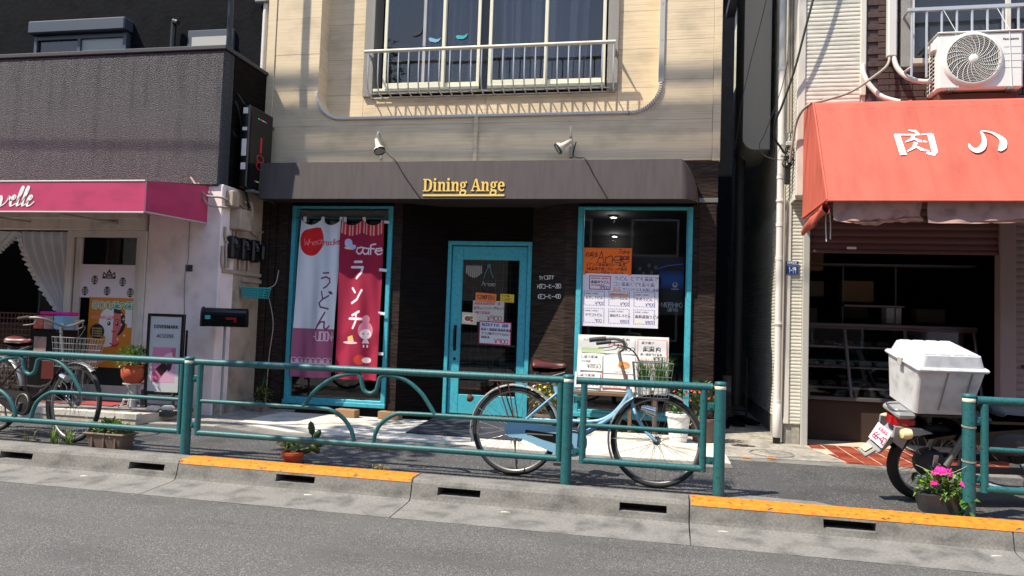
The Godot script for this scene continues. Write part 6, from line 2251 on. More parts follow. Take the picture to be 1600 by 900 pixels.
	wpart(aw, "lettering", b, M.white_print)
	# ragged cloth under the front edge
	for k in 2:
		var x0: float = [1.46, 2.2][k]
		var x1: float = [2.16, 4.4][k]
		b = Mb.new()
		b.grid(func(u: float, v: float):
			var sag := 0.15 + 0.025 * sin(u * 5.0 + k) + 0.03 * u * (1 - k)
			return Vector3(lerpf(x0, x1, u) + 0.02 * v * (0.5 - u), 2.255 - v * sag, 1.775 - 0.035 * sin(v * 2.6) + 0.012 * sin(u * (22.0 + 30.0 * k) + v * 3.0) * v), 60, 8, Vector3.BACK)
		b.grid(func(u: float, v: float):
			var sag := 0.15 + 0.025 * sin(u * 5.0 + k) + 0.03 * u * (1 - k)
			var a := v * TAU * 0.8
			var rr := (0.022 + 0.006 * sin(u * 17.0) + 0.005 * sin(u * 41.0)) * smoothstep(0.1, 0.35, u)
			return Vector3(lerpf(x0, x1, u), 2.255 - sag - rr * sin(a) + 0.01, 1.76 + rr * cos(a) + 0.02), 70, 8, Vector3.BACK)
		wpart(aw, "hanging_cloth", b, M.valance_cloth)
	b = Mb.new()
	b.grid(func(u: float, v: float):
		var a := v * TAU
		var rr := 0.045 + 0.012 * sin(u * 9.0 + a * 2.0)
		return Vector3(1.4 + rr * cos(a) * 0.6, 2.2 + rr * sin(a) - 0.07 * (1.0 - u), lerpf(0.85, 1.78, u)), 14, 12, Vector3.LEFT)
	wpart(aw, "rolled_cloth", b, M.salmon_canvas)
	b = Mb.new()
	b.tube(curve([Vector3(1.46, 2.22, 1.5), Vector3(1.46, 2.1, 1.5), Vector3(1.47, 1.95, 1.49)]), 0.005, 5)
	b.tube(curve([Vector3(1.49, 2.22, 1.5), Vector3(1.5, 2.1, 1.5), Vector3(1.5, 1.97, 1.5)]), 0.005, 5)
	wpart(aw, "tie_string", b, M.white_cloth)
	# shop interior with its show case
	b = Mb.new()
	b.span(Vector3(1.5, 2.45, -3.0), Vector3(5.0, 2.51, 0.3))
	b.span(Vector3(1.5, -0.05, -3.1), Vector3(5.0, 2.45, -3.0))
	b.span(Vector3(1.5, -0.05, -3.0), Vector3(5.0, -0.012, 0.3))
	b.span(Vector3(1.475, -0.05, -3.0), Vector3(1.5, 2.45, 0.3))
	b.span(Vector3(4.95, -0.05, -3.0), Vector3(5.0, 2.45, 0.3))
	wpart(r, "shop_interior", b, M.interior_dark)
	var cs := spanpart(r, "show_case", Vector3(1.55, 0.0, -0.7), Vector3(3.3, 0.43, -0.05), M.interior_brown, 0.006)
	b = Mb.new()
	b.span(Vector3(1.55, 0.432, -0.06), Vector3(3.3, 0.47, 0.0), 0.004)
	b.span(Vector3(1.55, 1.215, -0.5), Vector3(3.3, 1.255, -0.08), 0.004)
	for x in [1.57, 2.0, 2.6, 3.27]:
		b.tube(PackedVector3Array([Vector3(x + 0.06, 0.46, -0.02), Vector3(x, 1.22, -0.1)]), 0.018, 6)
	wpart(cs, "case_frame", b, M.case_metal)
	spanpart(cs, "case_pane", Vector3(1.56, 0.47, -0.075), Vector3(3.29, 1.215, -0.07), M.glass)
	spanpart(cs, "red_edge", Vector3(1.56, 1.195, -0.07), Vector3(3.29, 1.21, -0.06), M.shutter_paint)
	for k in 3:
		spanpart(cs, "shelf", Vector3(1.57, 0.55 + k * 0.22, -0.6), Vector3(3.28, 0.57 + k * 0.22, -0.12), M.case_metal)
		b = Mb.new()
		for i in 9:
			b.box(Vector3(1.7 + i * 0.18, 0.6 + k * 0.22, -0.3), Vector3(0.13, 0.05, 0.22), 0.01)
		wpart(cs, "goods_tray", b, [M.interior_brown, M.interior_pale, M.interior_brown][k])
	b = Mb.new()
	for x in [1.57, 2.02, 2.56]:
		b.span(Vector3(x, 1.256, -0.3), Vector3(x + 0.012, 1.92, -0.28))
	b.span(Vector3(1.55, 1.89, -0.32), Vector3(3.3, 1.905, -0.1), 0.002)
	b.span(Vector3(2.0, 1.44, -0.32), Vector3(2.6, 1.46, -0.1), 0.002)
	wpart(cs, "glass_rack", b, M.case_metal)
	var goods := [[1.7, 1.3, 0.22, 0.2, "interior_pale"], [2.2, 1.36, 0.3, 0.14, "interior_brown"], [2.24, 1.6, 0.34, 0.24, "wood"], [1.72, 1.94, 0.3, 0.22, "wood"], [2.62, 1.34, 0.16, 0.2, "white_plastic"], [1.78, 1.62, 0.2, 0.18, "interior_pale"], [3.0, 1.34, 0.3, 0.16, "interior_pale"]]
	for q in goods:
		b = Mb.new()
		b.box(Vector3(q[0], q[1] + 0.03, -0.62), Vector3(q[2], q[3], 0.2), 0.01)
		wpart(cs, "carton", b, M[q[4]])
	spanpart(r, "roof", Vector3(1.2, 7.2, -6.1), Vector3(6.6, 7.35, 0.8), M.dark_grey)


func make_butcher_things() -> void:
	# air conditioner
	var o := thing("air_conditioner", "white outdoor air-conditioner unit with a round spiral grille above the salmon awning", "air conditioner", Vector3(2.9, 3.44, 0.84))
	var b := Mb.new()
	b.box(Vector3(0, 0.275, 0), Vector3(0.72, 0.53, 0.3), 0.018)
	part(o, "case", b, M.white_plastic)
	b = Mb.new()
	b.box(Vector3(0.0, 0.548, 0.005), Vector3(0.735, 0.014, 0.315), 0.005)
	part(o, "lid", b, M.white_plastic)
	b = Mb.new()
	b.t = Transform3D(Basis(Vector3.RIGHT, PI / 2), Vector3(-0.07, 0.285, 0.15))
	b.lathe([Vector2(0.262, -0.002), Vector2(0.258, 0.014), Vector2(0.236, 0.034), Vector2(0.228, 0.034), Vector2(0.222, 0.004)], 48)
	part(o, "fan_shroud", b, M.white_plastic)
	b = Mb.new()
	b.t = Transform3D(Basis(Vector3.RIGHT, PI / 2), Vector3(-0.07, 0.285, 0.153))
	b.lathe([Vector2(0, 0.0), Vector2(0.225, 0.0)], 40)
	part(o, "fan_well", b, M.gloss_black)
	b = Mb.new()
	for k in 13:
		b.tube(circle(Vector3(-0.07, 0.285, 0.182), 0.05 + k * 0.0145, Vector3.BACK, 40), 0.0021, 4, true)
	for k in 22:
		var pts := PackedVector3Array()
		for j in 8:
			var rr := 0.03 + j * 0.0285
			var a := TAU * k / 22 + 0.09 * j
			pts.append(Vector3(-0.07 + cos(a) * rr, 0.285 + sin(a) * rr, 0.185))
		b.tube(pts, 0.0024, 4)
	part(o, "grille", b, M.white_plastic)
	b = Mb.new()
	b.t = Transform3D(Basis(Vector3.RIGHT, PI / 2), Vector3(-0.07, 0.285, 0.182))
	b.lathe([Vector2(0.04, -0.004), Vector2(0.04, 0.004), Vector2(0.034, 0.008), Vector2(0, 0.01)], 24)
	part(o, "hub", b, M.white_plastic)
	b = Mb.new()
	for j in 3:
		for k in 12:
			b.box(Vector3(-0.3605, 0.06 + k * 0.038, -0.1 + j * 0.07), Vector3(0.002, 0.024, 0.045))
	part(o, "side_slots", b, M.gloss_black)
	b = Mb.new()
	for k in 4:
		b.box(Vector3(0.27, 0.2 + k * 0.065, 0.1505), Vector3(0.15, 0.003, 0.002))
	part(o, "panel_grooves", b, M.grey_plastic)
	b = Mb.new()
	b.box(Vector3(-0.37, 0.44, 0.05), Vector3(0.04, 0.1, 0.14), 0.015)
	part(o, "side_handle", b, M.white_plastic)
	lettering(o, "Panasonic", 0.018, 0.002, M.black_print, Vector3(0.255, 0.47, 0.151), Basis(), false, true, 0.13)
	b = Mb.new()
	for x in [-0.25, 0.25]:
		b = Mb.new()
		b.box(Vector3(x, 0.0, 0), Vector3(0.05, 0.022, 0.34), 0.004)
		part(o, "foot", b, M.dull_steel)
	b = Mb.new()
	b.box(Vector3(0.0, -0.045, -0.02), Vector3(0.68, 0.068, 0.24), 0.01)
	part(o, "cradle", b, M.rusty_steel)
	b = Mb.new()
	for q in [[-0.3, -0.21], [0.16, 0.24]]:
		b = Mb.new()
		b.tube(PackedVector3Array([Vector3(q[0], 0.84, 0.06), Vector3(q[1], 0.56, 0.155), Vector3(q[1] + 0.02, 0.02, 0.158)]), 0.0028, 5)
		part(o, "tie_string", b, M.white_cloth)
	# pipes on the wall
	b = Mb.new()
	b.span(Vector3(2.165, 3.86, 0.7), Vector3(2.25, 7.0, 0.78), 0.012)
	solo("pipe_cover", b, M.pipe_white, "white vertical pipe cover on the dark tiles left of the upper right window", "pipe cover")
	b = Mb.new()
	b.tube(curve([Vector3(2.22, 3.88, 0.75), Vector3(2.25, 3.74, 0.78), Vector3(2.33, 3.63, 0.82), Vector3(2.45, 3.58, 0.84), Vector3(2.56, 3.585, 0.84)]), 0.024, 10)
	solo("refrigerant_hose", b, M.pipe_white, "thick white hose from the pipe cover to the air conditioner", "hose")
	b = Mb.new()
	b.tube(curve([Vector3(2.19, 3.88, 0.75), Vector3(2.15, 3.76, 0.8), Vector3(2.0, 3.62, 0.88), Vector3(1.78, 3.46, 0.95), Vector3(1.55, 3.38, 0.97), Vector3(1.4, 3.34, 0.95), Vector3(1.33, 3.24, 0.8), Vector3(1.3, 3.0, 0.72), Vector3(1.29, 2.85, 0.66)]), 0.013, 8)
	solo("drain_hose", b, M.cable_pale, "thin pale hose curving from the pipe cover down past the salmon awning's corner", "hose")
	b = Mb.new()
	b.tube(curve([Vector3(1.95, 3.8, 0.73), Vector3(1.955, 3.7, 0.75), Vector3(2.0, 3.58, 0.78), Vector3(2.1, 3.45, 0.82), Vector3(2.25, 3.38, 0.86)]), 0.024, 10)
	solo("curved_trim_pipe", b, M.pipe_white, "curved white pipe at the foot of the ivory panel trim", "pipe")
	# downpipe at the alley corner
	o = thing("downpipe", "tall white drainpipe with collars at the alley corner of the ivory wall", "drainpipe", Vector3(1.245, 0.0, 0.4))
	b = Mb.new()
	b.rod(Vector3(0, 0.06, 0), Vector3(0, 7.0, 0), 0.036, 16)
	part(o, "pipe", b, M.pipe_white)
	for y in [0.42, 1.22, 1.9, 2.25, 2.5, 2.75, 3.9]:
		b = Mb.new()
		b.lathe([Vector2(0.036, y - 0.02), Vector2(0.041, y - 0.018), Vector2(0.041, y + 0.018), Vector2(0.036, y + 0.02)], 16)
		if y in [1.22, 2.5]:
			b.box(Vector3(0.045, y, -0.0), Vector3(0.06, 0.012, 0.02))
			b.lathe([Vector2(0.041, y - 0.008), Vector2(0.046, y - 0.006), Vector2(0.046, y + 0.006), Vector2(0.041, y + 0.008)], 16)
		part(o, "collar", b, M.pipe_white)
	b = Mb.new()
	b.lathe([Vector2(0.041, 0.06), Vector2(0.044, 0.064), Vector2(0.044, 0.4), Vector2(0.036, 0.41)], 16)
	part(o, "lower_sleeve", b, M.pipe_white)
	b = Mb.new()
	b.lathe([Vector2(0.038, -0.02), Vector2(0.038, 0.06)], 14)
	part(o, "foot_socket", b, M.gloss_black)
	# cable closure and cables at the corner
	o = thing("cable_closure", "black cable splice and wire tangle beside the white drainpipe", "cable splice", Vector3(1.29, 2.75, 0.52))
	b = Mb.new()
	b.box(Vector3(0.0, 0.0, 0.0), Vector3(0.055, 0.2, 0.05), 0.01)
	b.box(Vector3(0.02, 0.14, 0.0), Vector3(0.04, 0.12, 0.04), 0.01)
	part(o, "splice", b, M.black_plastic)
	b = Mb.new()
	for k in 7:
		var pts: Array = [Vector3(0.01, 0.05, 0.02)]
		for j in 5:
			pts.append(Vector3(rng.randf_range(-0.06, 0.08), 0.1 + j * 0.045 + rng.randf_range(-0.03, 0.03), rng.randf_range(0.0, 0.06)))
		b.tube(curve(pts, 4), 0.005, 5)
	part(o, "wire_tangle", b, M.cable_black)
	b = Mb.new()
	b.box(Vector3(-0.02, 0.2, 0.02), Vector3(0.1, 0.03, 0.04), 0.006)
	b.box(Vector3(0.01, 0.32, 0.01), Vector3(0.06, 0.05, 0.04), 0.008)
	part(o, "clamp", b, M.pale_grey)
	b = Mb.new()
	b.tube(curve([Vector3(1.56, 4.9, 0.85), Vector3(1.47, 4.5, 0.84), Vector3(1.39, 4.15, 0.82), Vector3(1.3, 3.75, 0.78), Vector3(1.2, 3.42, 0.72), Vector3(1.15, 3.28, 0.66), Vector3(1.15, 3.12, 0.6), Vector3(1.22, 3.02, 0.56), Vector3(1.28, 2.92, 0.55)]), 0.011, 8)
	solo("drop_cable", b, M.cable_black, "thick black cable sweeping down in front of the ivory wall to the wire tangle", "cable")
	b = Mb.new()
	b.tube(curve([Vector3(1.26, 3.9, 0.62), Vector3(1.2, 3.6, 0.6), Vector3(1.07, 3.2, 0.5), Vector3(1.02, 3.08, 0.45), Vector3(1.06, 2.98, 0.45), Vector3(1.16, 2.92, 0.5), Vector3(1.27, 2.9, 0.53)]), 0.004, 6)
	solo("thin_wire", b, M.cable_black, "thin black wire looping across the alley mouth to the drainpipe", "wire", "thin wires at the alley mouth")
	b = Mb.new()
	b.tube(curve([Vector3(1.12, 4.9, 0.4), Vector3(1.02, 4.4, 0.35), Vector3(0.93, 4.0, 0.3), Vector3(0.86, 3.6, 0.2), Vector3(0.84, 3.2, -0.2)]), 0.004, 6)
	solo("thin_wire", b, M.cable_black, "thin black wire slanting down in front of the grey alley bay", "wire", "thin wires at the alley mouth")
	b = Mb.new()
	for q in [[1.31, "upper pale cable nearest the white drainpipe"], [1.335, "upper pale cable on the edge of the ivory corner trim"]]:
		b = Mb.new()
		b.tube(curve([Vector3(q[0], 7.0, 0.42), Vector3(q[0] - 0.006, 4.6, 0.43), Vector3(q[0] - 0.004, 3.2, 0.45)]), 0.012, 6)
		solo("wall_cable", b, M.cable_pale, q[1], "cable")
	b = Mb.new()
	b.tube(curve([Vector3(1.283, 2.65, 0.44), Vector3(1.287, 1.6, 0.43), Vector3(1.283, 0.3, 0.42)]), 0.011, 6)
	solo("wall_cable", b, M.cable_pale, "thin cable running down behind the lower white drainpipe", "cable")
	# address plates
	o = thing("address_plate", "blue address plates reading 1-19 on the ivory corner", "sign", Vector3(1.37, 1.73, 0.416))
	b = Mb.new()
	b.box(Vector3(0, 0.05, 0), Vector3(0.125, 0.1, 0.006), 0.002)
	part(o, "plate", b, M.plate_blue)
	b = Mb.new()
	b.quad(Vector3(-0.06, 0.098, 0.0035), Vector3(0.06, 0.098, 0.0035), Vector3(0.06, 0.002, 0.0035), Vector3(-0.06, 0.002, 0.0035), Vector3.BACK)
	part(o, "number", b, M.address_print)
	b = Mb.new()
	b.box(Vector3(0, 0.125, 0), Vector3(0.125, 0.032, 0.005), 0.002)
	b.quad(Vector3(-0.06, 0.139, 0.003), Vector3(0.06, 0.139, 0.003), Vector3(0.06, 0.111, 0.003), Vector3(-0.06, 0.111, 0.003), Vector3.BACK)
	part(o, "district_plate", b, M.district_print)


# ------------------------------------------------------------------ the alley and what stands across the street
func make_alley() -> void:
	var o := thing("alley_bay", "grey boxed bay with a rounded foot high in the dark alley", "bay", Vector3(1.14, 3.3, -1.1))
	var b := Mb.new()
	var p := PackedVector2Array([Vector2(0.14, 0.0), Vector2(0.14, 3.8), Vector2(-0.17, 3.8), Vector2(-0.17, 0.14)])
	for k in range(1, 8):
		var a := PI + PI / 2 * k / 8
		p.append(Vector2(-0.03 + cos(a) * 0.14, 0.14 + sin(a) * 0.14))
	p.append(Vector2(-0.03, 0.0))
	b.prism(p, -0.5, 0.45)
	part(o, "shell", b, M.grey_plastic)
	o = thing("alley_pipe", "dim vertical pipe standing deep in the alley", "pipe", Vector3(1.02, 0, -1.3))
	b = Mb.new()
	b.rod(Vector3(0, 0.2, 0), Vector3(0, 3.4, 0), 0.06, 12)
	part(o, "pipe", b, M.dark_grey)
	b = Mb.new()
	b.rod(Vector3(0.12, 0.0, 0.0), Vector3(0.12, 0.8, 0), 0.012, 8)
	b.box(Vector3(0.03, 0.16, 0.0), Vector3(0.16, 0.04, 0.12), 0.01)
	part(o, "bracket", b, M.dark_grey)
	o = thing("alley_bucket", "pale bucket on a ledge in the dark alley", "bucket", Vector3(0.98, 0.32, -2.0))
	b = Mb.new()
	b.lathe([Vector2(0, 0.0), Vector2(0.06, 0.0), Vector2(0.075, 0.2), Vector2(0.08, 0.205), Vector2(0.07, 0.2)], 16)
	part(o, "body", b, M.white_plastic)
	b = Mb.new()
	b.box(Vector3(0, -0.17, 0), Vector3(0.24, 0.32, 0.3), 0.01)
	part(o, "ledge", b, M.old_concrete)
	for k in 3:
		b = Mb.new()
		b.t = Transform3D(Basis(Vector3.UP, 0.15 * (k - 1)), Vector3(0.85 + k * 0.15, 0.015 + 0.008 * k, -0.9 - 0.2 * k))
		b.box(Vector3.ZERO, Vector3(0.14, 0.025, 0.7), 0.004)
		var w := solo("alley_plank", b, M.navy_render, ["bluish plank on the alley floor nearest the restaurant wall", "middle bluish plank on the alley floor", "bluish plank on the alley floor nearest the ivory wall"][k], "plank", "planks on the alley floor")
		w.name = w.name
	b = Mb.new()
	b.grid(func(u: float, v: float):
		var a := v * TAU
		return Vector3(0.88 + cos(a) * 0.1 * u * (1.0 + 0.3 * sin(a * 3.0)), 0.012 - 0.012 * u + 0.006 * sin(a * 5.0) * u, 0.72 + sin(a) * 0.07 * u), 4, 18, Vector3.UP)
	solo("leaf_litter", b, M.soil, "dark clump of wet leaves at the alley mouth", "litter")
	o = thing("rear_building", "dark house wall closing the far end of the alley", "building", Vector3(1.0, 0, -9.0))
	b = Mb.new()
	b.span(Vector3(-6, -0.1, -3), Vector3(6, 9.0, 0))
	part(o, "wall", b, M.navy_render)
	b = Mb.new()
	b.span(Vector3(-6.2, 9.0, -3.2), Vector3(6.2, 9.2, 0.2))
	part(o, "roof", b, M.dark_grey)


func make_opposite() -> void:
	var spec := [[-34.0, 15.5, 6.8, "navy_render", "dark long house across the street, far left of the camera"], [-18.0, 13.0, 6.5, "tan_render", "tan house across the street, left of the camera"], [-5.0, 12.0, 7.4, "navy_render", "dark house across the street, behind the camera"], [8.0, 13.0, 6.2, "pink_white_render", "pale house across the street, right of the camera"]]
	for s in spec:
		var o := thing("opposite_house", s[4], "building", Vector3(s[0] + s[1] / 2, -0.15, 15.5), 0.0, "houses across the street")
		var b := Mb.new()
		b.span(Vector3(-s[1] / 2, 0, 0), Vector3(s[1] / 2, s[2], 8))
		part(o, "wall", b, M[s[3]])
		b = Mb.new()
		b.prism(PackedVector2Array([Vector2(-s[1] / 2 - 0.4, s[2]), Vector2(s[1] / 2 + 0.4, s[2]), Vector2(s[1] / 2 - 1.5, s[2] + 1.6), Vector2(-s[1] / 2 + 1.5, s[2] + 1.6)]), -0.4, 8.4)
		part(o, "roof", b, M.dark_grey)
		for k in 4:
			for f in 2:
				b = Mb.new()
				var x: float = -s[1] / 2 + 1.4 + k * (s[1] - 2.6) / 3.4
				b.span(Vector3(x, 0.9 + f * 2.7, -0.05), Vector3(x + 1.5, 2.1 + f * 2.7, 0.02))
				var w := part(o, "window", b, M.pale_grey)
				b = Mb.new()
				b.span(Vector3(x + 0.06, 0.96 + f * 2.7, -0.06), Vector3(x + 1.44, 2.04 + f * 2.7, -0.052))
				part(w, "pane", b, M.gloss_black)


func make_cables() -> void:
	var t := thing("street_tree", "leafy street tree beyond the photo's left edge that dapples the sidewalk", "tree", Vector3(-8.2, -0.02, 3.0))
	var tb := Mb.new()
	tb.tube(curve([Vector3(0, 0, 0), Vector3(0.1, 2.0, 0.1), Vector3(0.0, 4.2, 0.3), Vector3(0.6, 5.6, 0.7)]), 0.11, 10, false, 0.05)
	part(t, "trunk", tb, M.old_wood)
	for q in [Vector3(2.1, 6.3, 0.1), Vector3(2.5, 6.0, 1.0), Vector3(2.9, 6.2, 1.9), Vector3(1.9, 6.6, 1.4)]:
		tb = Mb.new()
		tb.tube(curve([Vector3(0.3, 5.0, 0.5), Vector3(1.2, 5.9, 0.7), q]), 0.045, 6, false, 0.012)
		part(t, "limb", tb, M.old_wood)
	foliage(t, Vector3(2.55, 6.1, 1.0), Vector3(0.65, 0.6, 1.5), 900, 0.17, ["leaf_mid", "leaf_dark"], 0.1)
	var spec := [[11.05, 3.0, 0.05], [10.8, 3.0, 0.03], [11.45, 3.0, 0.09], [11.95, 3.0, 0.05], [8.6, 3.0, 0.012]]
	var lab := ["thick telephone cable overhead", "second overhead power line from the top", "bundled overhead cable with hangers", "topmost overhead power line", "lowest overhead cable above the kerb"]
	for k in spec.size():
		var b := Mb.new()
		var pts: Array = []
		for i in 9:
			var u := i / 8.0
			pts.append(Vector3(lerpf(-26, 18, u), spec[k][0] + pow(u * 2 - 1, 2) * 0.5 - 0.2, spec[k][1] + 0.2 * u))
		b.tube(curve(pts, 4), spec[k][2], 6)
		solo("overhead_cable", b, M.cable_black, lab[k], "cable", "cables overhead along the street")


# ------------------------------------------------------------------ bicycles
func wheel(o: Node3D, called: String, at: Transform3D, r: float, tube_r: float, spokes: int, hub_r: float, tyre_m: Material, rim_m: Material) -> MeshInstance3D:
	var b := Mb.new()
	b.tube(circle(Vector3.ZERO, r - tube_r, Vector3.BACK, 56), tube_r, 10, true)
	var w := part(o, called, b, tyre_m)
	w.transform = at
	b = Mb.new()
	var pr := r - tube_r * 2.0 + 0.004
	b.t = Transform3D(Basis(Vector3.RIGHT, PI / 2), Vector3.ZERO)
	b.lathe([Vector2(pr, -tube_r * 0.7), Vector2(pr - 0.007, -tube_r * 0.66), Vector2(pr - 0.013, -tube_r * 0.3), Vector2(pr - 0.013, tube_r * 0.3), Vector2(pr - 0.007, tube_r * 0.66), Vector2(pr, tube_r * 0.7)], 56)
	part(w, "rim", b, M.rim_metal)
	b = Mb.new()
	for k in spokes:
		var s := 1.0 if k % 2 else -1.0
		var a := TAU * k / spokes
		var c := a + (0.5 if k % 4 < 2 else -0.5)
		b.rod(Vector3(cos(c) * hub_r, sin(c) * hub_r, s * 0.028), Vector3(cos(a) * (pr - 0.016), sin(a) * (pr - 0.016), s * 0.004), 0.0013 if r > 0.3 else 0.002, 4)
	part(w, "spokes", b, M.steel)
	b = Mb.new()
	b.t = Transform3D(Basis(Vector3.RIGHT, PI / 2), Vector3.ZERO)
	b.lathe([Vector2(0, -0.05), Vector2(0.008, -0.05), Vector2(0.008, -0.034), Vector2(hub_r, -0.032), Vector2(hub_r, -0.026), Vector2(hub_r * 0.55, -0.02), Vector2(hub_r * 0.55, 0.02), Vector2(hub_r, 0.026), Vector2(hub_r, 0.032), Vector2(0.008, 0.034), Vector2(0.008, 0.05), Vector2(0, 0.05)], 16)
	part(w, "hub", b, M.dull_steel)
	return w


func fender(b: Mb, c: Vector3, r: float, a0: float, a1: float, half: float) -> void:
	b.grid(func(u: float, v: float):
		var a := lerpf(a0, a1, u)
		var s := (v - 0.5) * 2.0
		var rr := r - 0.014 * s * s
		return c + Vector3(cos(a) * rr, sin(a) * rr, s * half), 36, 6, Vector3(0, 1, 0.01))


func make_bicycle(o: Node3D, paint: Material, steer: float, rusty: bool, case_on: bool) -> void:
	var rear := Vector3(0, 0.333, 0)
	var bb := Vector3(0.44, 0.285, 0)
	var head_low := Vector3(0.885, 0.57, 0)
	var head_top := Vector3(0.848, 0.69, 0)
	var axis := (head_top - head_low).normalized()
	var turn := Transform3D(Basis(), head_low) * Transform3D(Basis(axis, steer), Vector3.ZERO) * Transform3D(Basis(), -head_low)
	var fa := Vector3(1.06, 0.333, 0)
	wheel(o, "rear_wheel", Transform3D(Basis(), rear), 0.333, 0.0185, 36, 0.03, M.black_rubber, M.aluminium)
	wheel(o, "front_wheel", turn * Transform3D(Basis(), fa), 0.333, 0.0185, 36, 0.03, M.black_rubber, M.aluminium)
	var b := Mb.new()
	b.rod(head_low, head_top, 0.021, 12)
	b.tube(curve([Vector3(0.875, 0.6, 0), Vector3(0.72, 0.475, 0), bb]), 0.0185, 12)
	b.tube(curve([Vector3(0.855, 0.665, 0), Vector3(0.8, 0.575, 0), Vector3(0.72, 0.49, 0), Vector3(0.6, 0.44, 0), Vector3(0.375, 0.435, 0)]), 0.0145, 12)
	b.rod(bb, Vector3(0.3, 0.68, 0), 0.0175, 12)
	for s in [-1.0, 1.0]:
		b.tube(curve([Vector3(0.315, 0.63, 0.014 * s), Vector3(0.26, 0.58, 0.035 * s), Vector3(0.0, 0.34, 0.052 * s)]), 0.0085, 8)
		b.tube(curve([bb + Vector3(-0.03, 0, 0.02 * s), Vector3(0.3, 0.3, 0.04 * s), Vector3(0.0, 0.33, 0.055 * s)]), 0.0105, 8)
		b.tube(curve([Vector3(0.38, 0.435, 0.012 * s), Vector3(0.25, 0.43, 0.04 * s), Vector3(0.09, 0.425, 0.046 * s)]), 0.0075, 8)
	b.t = Transform3D(Basis(Vector3.RIGHT, PI / 2), bb)
	b.lathe([Vector2(0, -0.04), Vector2(0.026, -0.04), Vector2(0.026, 0.04), Vector2(0, 0.04)], 14)
	b.t = Transform3D()
	part(o, "frame", b, paint)
	b = Mb.new()
	b.t = turn
	for s in [-1.0, 1.0]:
		b.tube(curve([head_low + Vector3(0.006, -0.01, 0), Vector3(0.893, 0.545, 0.04 * s), Vector3(0.93, 0.47, 0.052 * s), Vector3(0.985, 0.39, 0.053 * s), fa + Vector3(0, 0, 0.052 * s)]), 0.0125, 10, false, 0.008)
	part(o, "fork", b, paint)
	b = Mb.new()
	fender(b, rear, 0.356, 0.25, 3.45, 0.03)
	part(o, "mudguard", b, M.aluminium if rusty else M.rim_metal)
	b = Mb.new()
	b.t = turn
	fender(b, fa, 0.356, 0.95, 3.65, 0.03)
	part(o, "mudguard", b, M.aluminium if rusty else M.rim_metal)
	for s in [-1.0, 1.0]:
		b = Mb.new()
		b.rod(Vector3(-0.31, 0.5, 0.03 * s), Vector3(0, 0.335, 0.055 * s), 0.0025, 5)
		part(o, "mudguard_stay", b, M.steel)
		b = Mb.new()
		b.t = turn
		b.rod(fa + Vector3(-0.33, -0.0, 0.03 * s), fa + Vector3(0, 0, 0.055 * s), 0.0025, 5)
		part(o, "mudguard_stay", b, M.steel)
	# saddle
	b = Mb.new()
	b.grid(func(u: float, v: float):
		var a := v * TAU
		var half: float = lerpf(0.105, 0.022, smoothstep(0.1, 0.75, u)) * sqrt(clampf(u * 14.0, 0.0, 1.0)) * sqrt(clampf((1.0 - u) * 12.0, 0.0, 1.0))
		var thick: float = lerpf(0.05, 0.026, u) * sqrt(clampf(u * 20.0, 0.0, 1.0)) * sqrt(clampf((1.0 - u) * 14.0, 0.0, 1.0))
		return Vector3(lerpf(0.12, 0.385, u), 0.822 + 0.012 * pow(absf(u - 0.5) * 2.0, 2.0) + thick * sin(a), half * cos(a)), 24, 20, Vector3.UP)
	for k in range(0, b.n.size()):
		var p := b.v[k]
		if p.y < 0.822 and b.n[k].y > 0.0:
			b.n[k] = -b.n[k]
	var sd := part(o, "saddle", b, M.brown_leather)
	b = Mb.new()
	for s in [-1.0, 1.0]:
		var coil := PackedVector3Array()
		for k in 40:
			var a := k * 0.9
			coil.append(Vector3(0.165 + cos(a) * 0.014, 0.735 + k * 0.0014, 0.055 * s + sin(a) * 0.014))
		b.tube(coil, 0.003, 5)
		b.tube(curve([Vector3(0.165, 0.735, 0.055 * s), Vector3(0.25, 0.75, 0.03 * s), Vector3(0.37, 0.79, 0.01 * s)]), 0.004, 6)
	part(sd, "springs", b, M.dull_steel)
	b = Mb.new()
	b.rod(Vector3(0.3, 0.67, 0), Vector3(0.262, 0.785, 0), 0.0135, 10)
	part(o, "seat_post", b, M.dull_steel)
	# handlebar
	b = Mb.new()
	b.t = turn
	b.tube(curve([head_top, Vector3(0.812, 0.8, 0), Vector3(0.775, 0.93, 0), Vector3(0.775, 0.965, 0), Vector3(0.8, 0.98, 0)]), 0.0125, 12)
	for s in [-1.0, 1.0]:
		b.tube(curve([Vector3(0.8, 0.98, 0), Vector3(0.815, 1.0, 0.07 * s), Vector3(0.8, 1.035, 0.16 * s), Vector3(0.73, 1.045, 0.225 * s), Vector3(0.6, 1.03, 0.255 * s)]), 0.011, 10)
		b.tube(curve([Vector3(0.75, 1.025, 0.21 * s), Vector3(0.73, 0.99, 0.225 * s), Vector3(0.64, 0.975, 0.25 * s)]), 0.005, 6)
	b.rod(Vector3(0.80, 0.98, 0), Vector3(0.795, 1.01, 0), 0.016, 10)
	part(o, "handlebar", b, M.dull_steel)
	for s in [-1.0, 1.0]:
		b = Mb.new()
		b.t = turn
		b.tube(curve([Vector3(0.69, 1.044, 0.236 * s), Vector3(0.64, 1.038, 0.247 * s), Vector3(0.575, 1.028, 0.259 * s)]), 0.0165, 12)
		part(o, "grip", b, M.dark_grey if rusty else M.interior_brown)
	b = Mb.new()
	b.t = turn
	for s in [-1.0, 1.0]:
		b = Mb.new()
		b.t = turn
		b.tube(curve([Vector3(0.74, 1.0, 0.21 * s), Vector3(0.86, 0.98, 0.16 * s), Vector3(0.93, 0.86, 0.05 * s), Vector3(0.9, 0.7, 0.03 * s), Vector3(0.885, 0.62, 0.03 * s)]), 0.0032, 5)
		part(o, "brake_cable", b, M.cable_black)
	b = Mb.new()
	b.t = turn
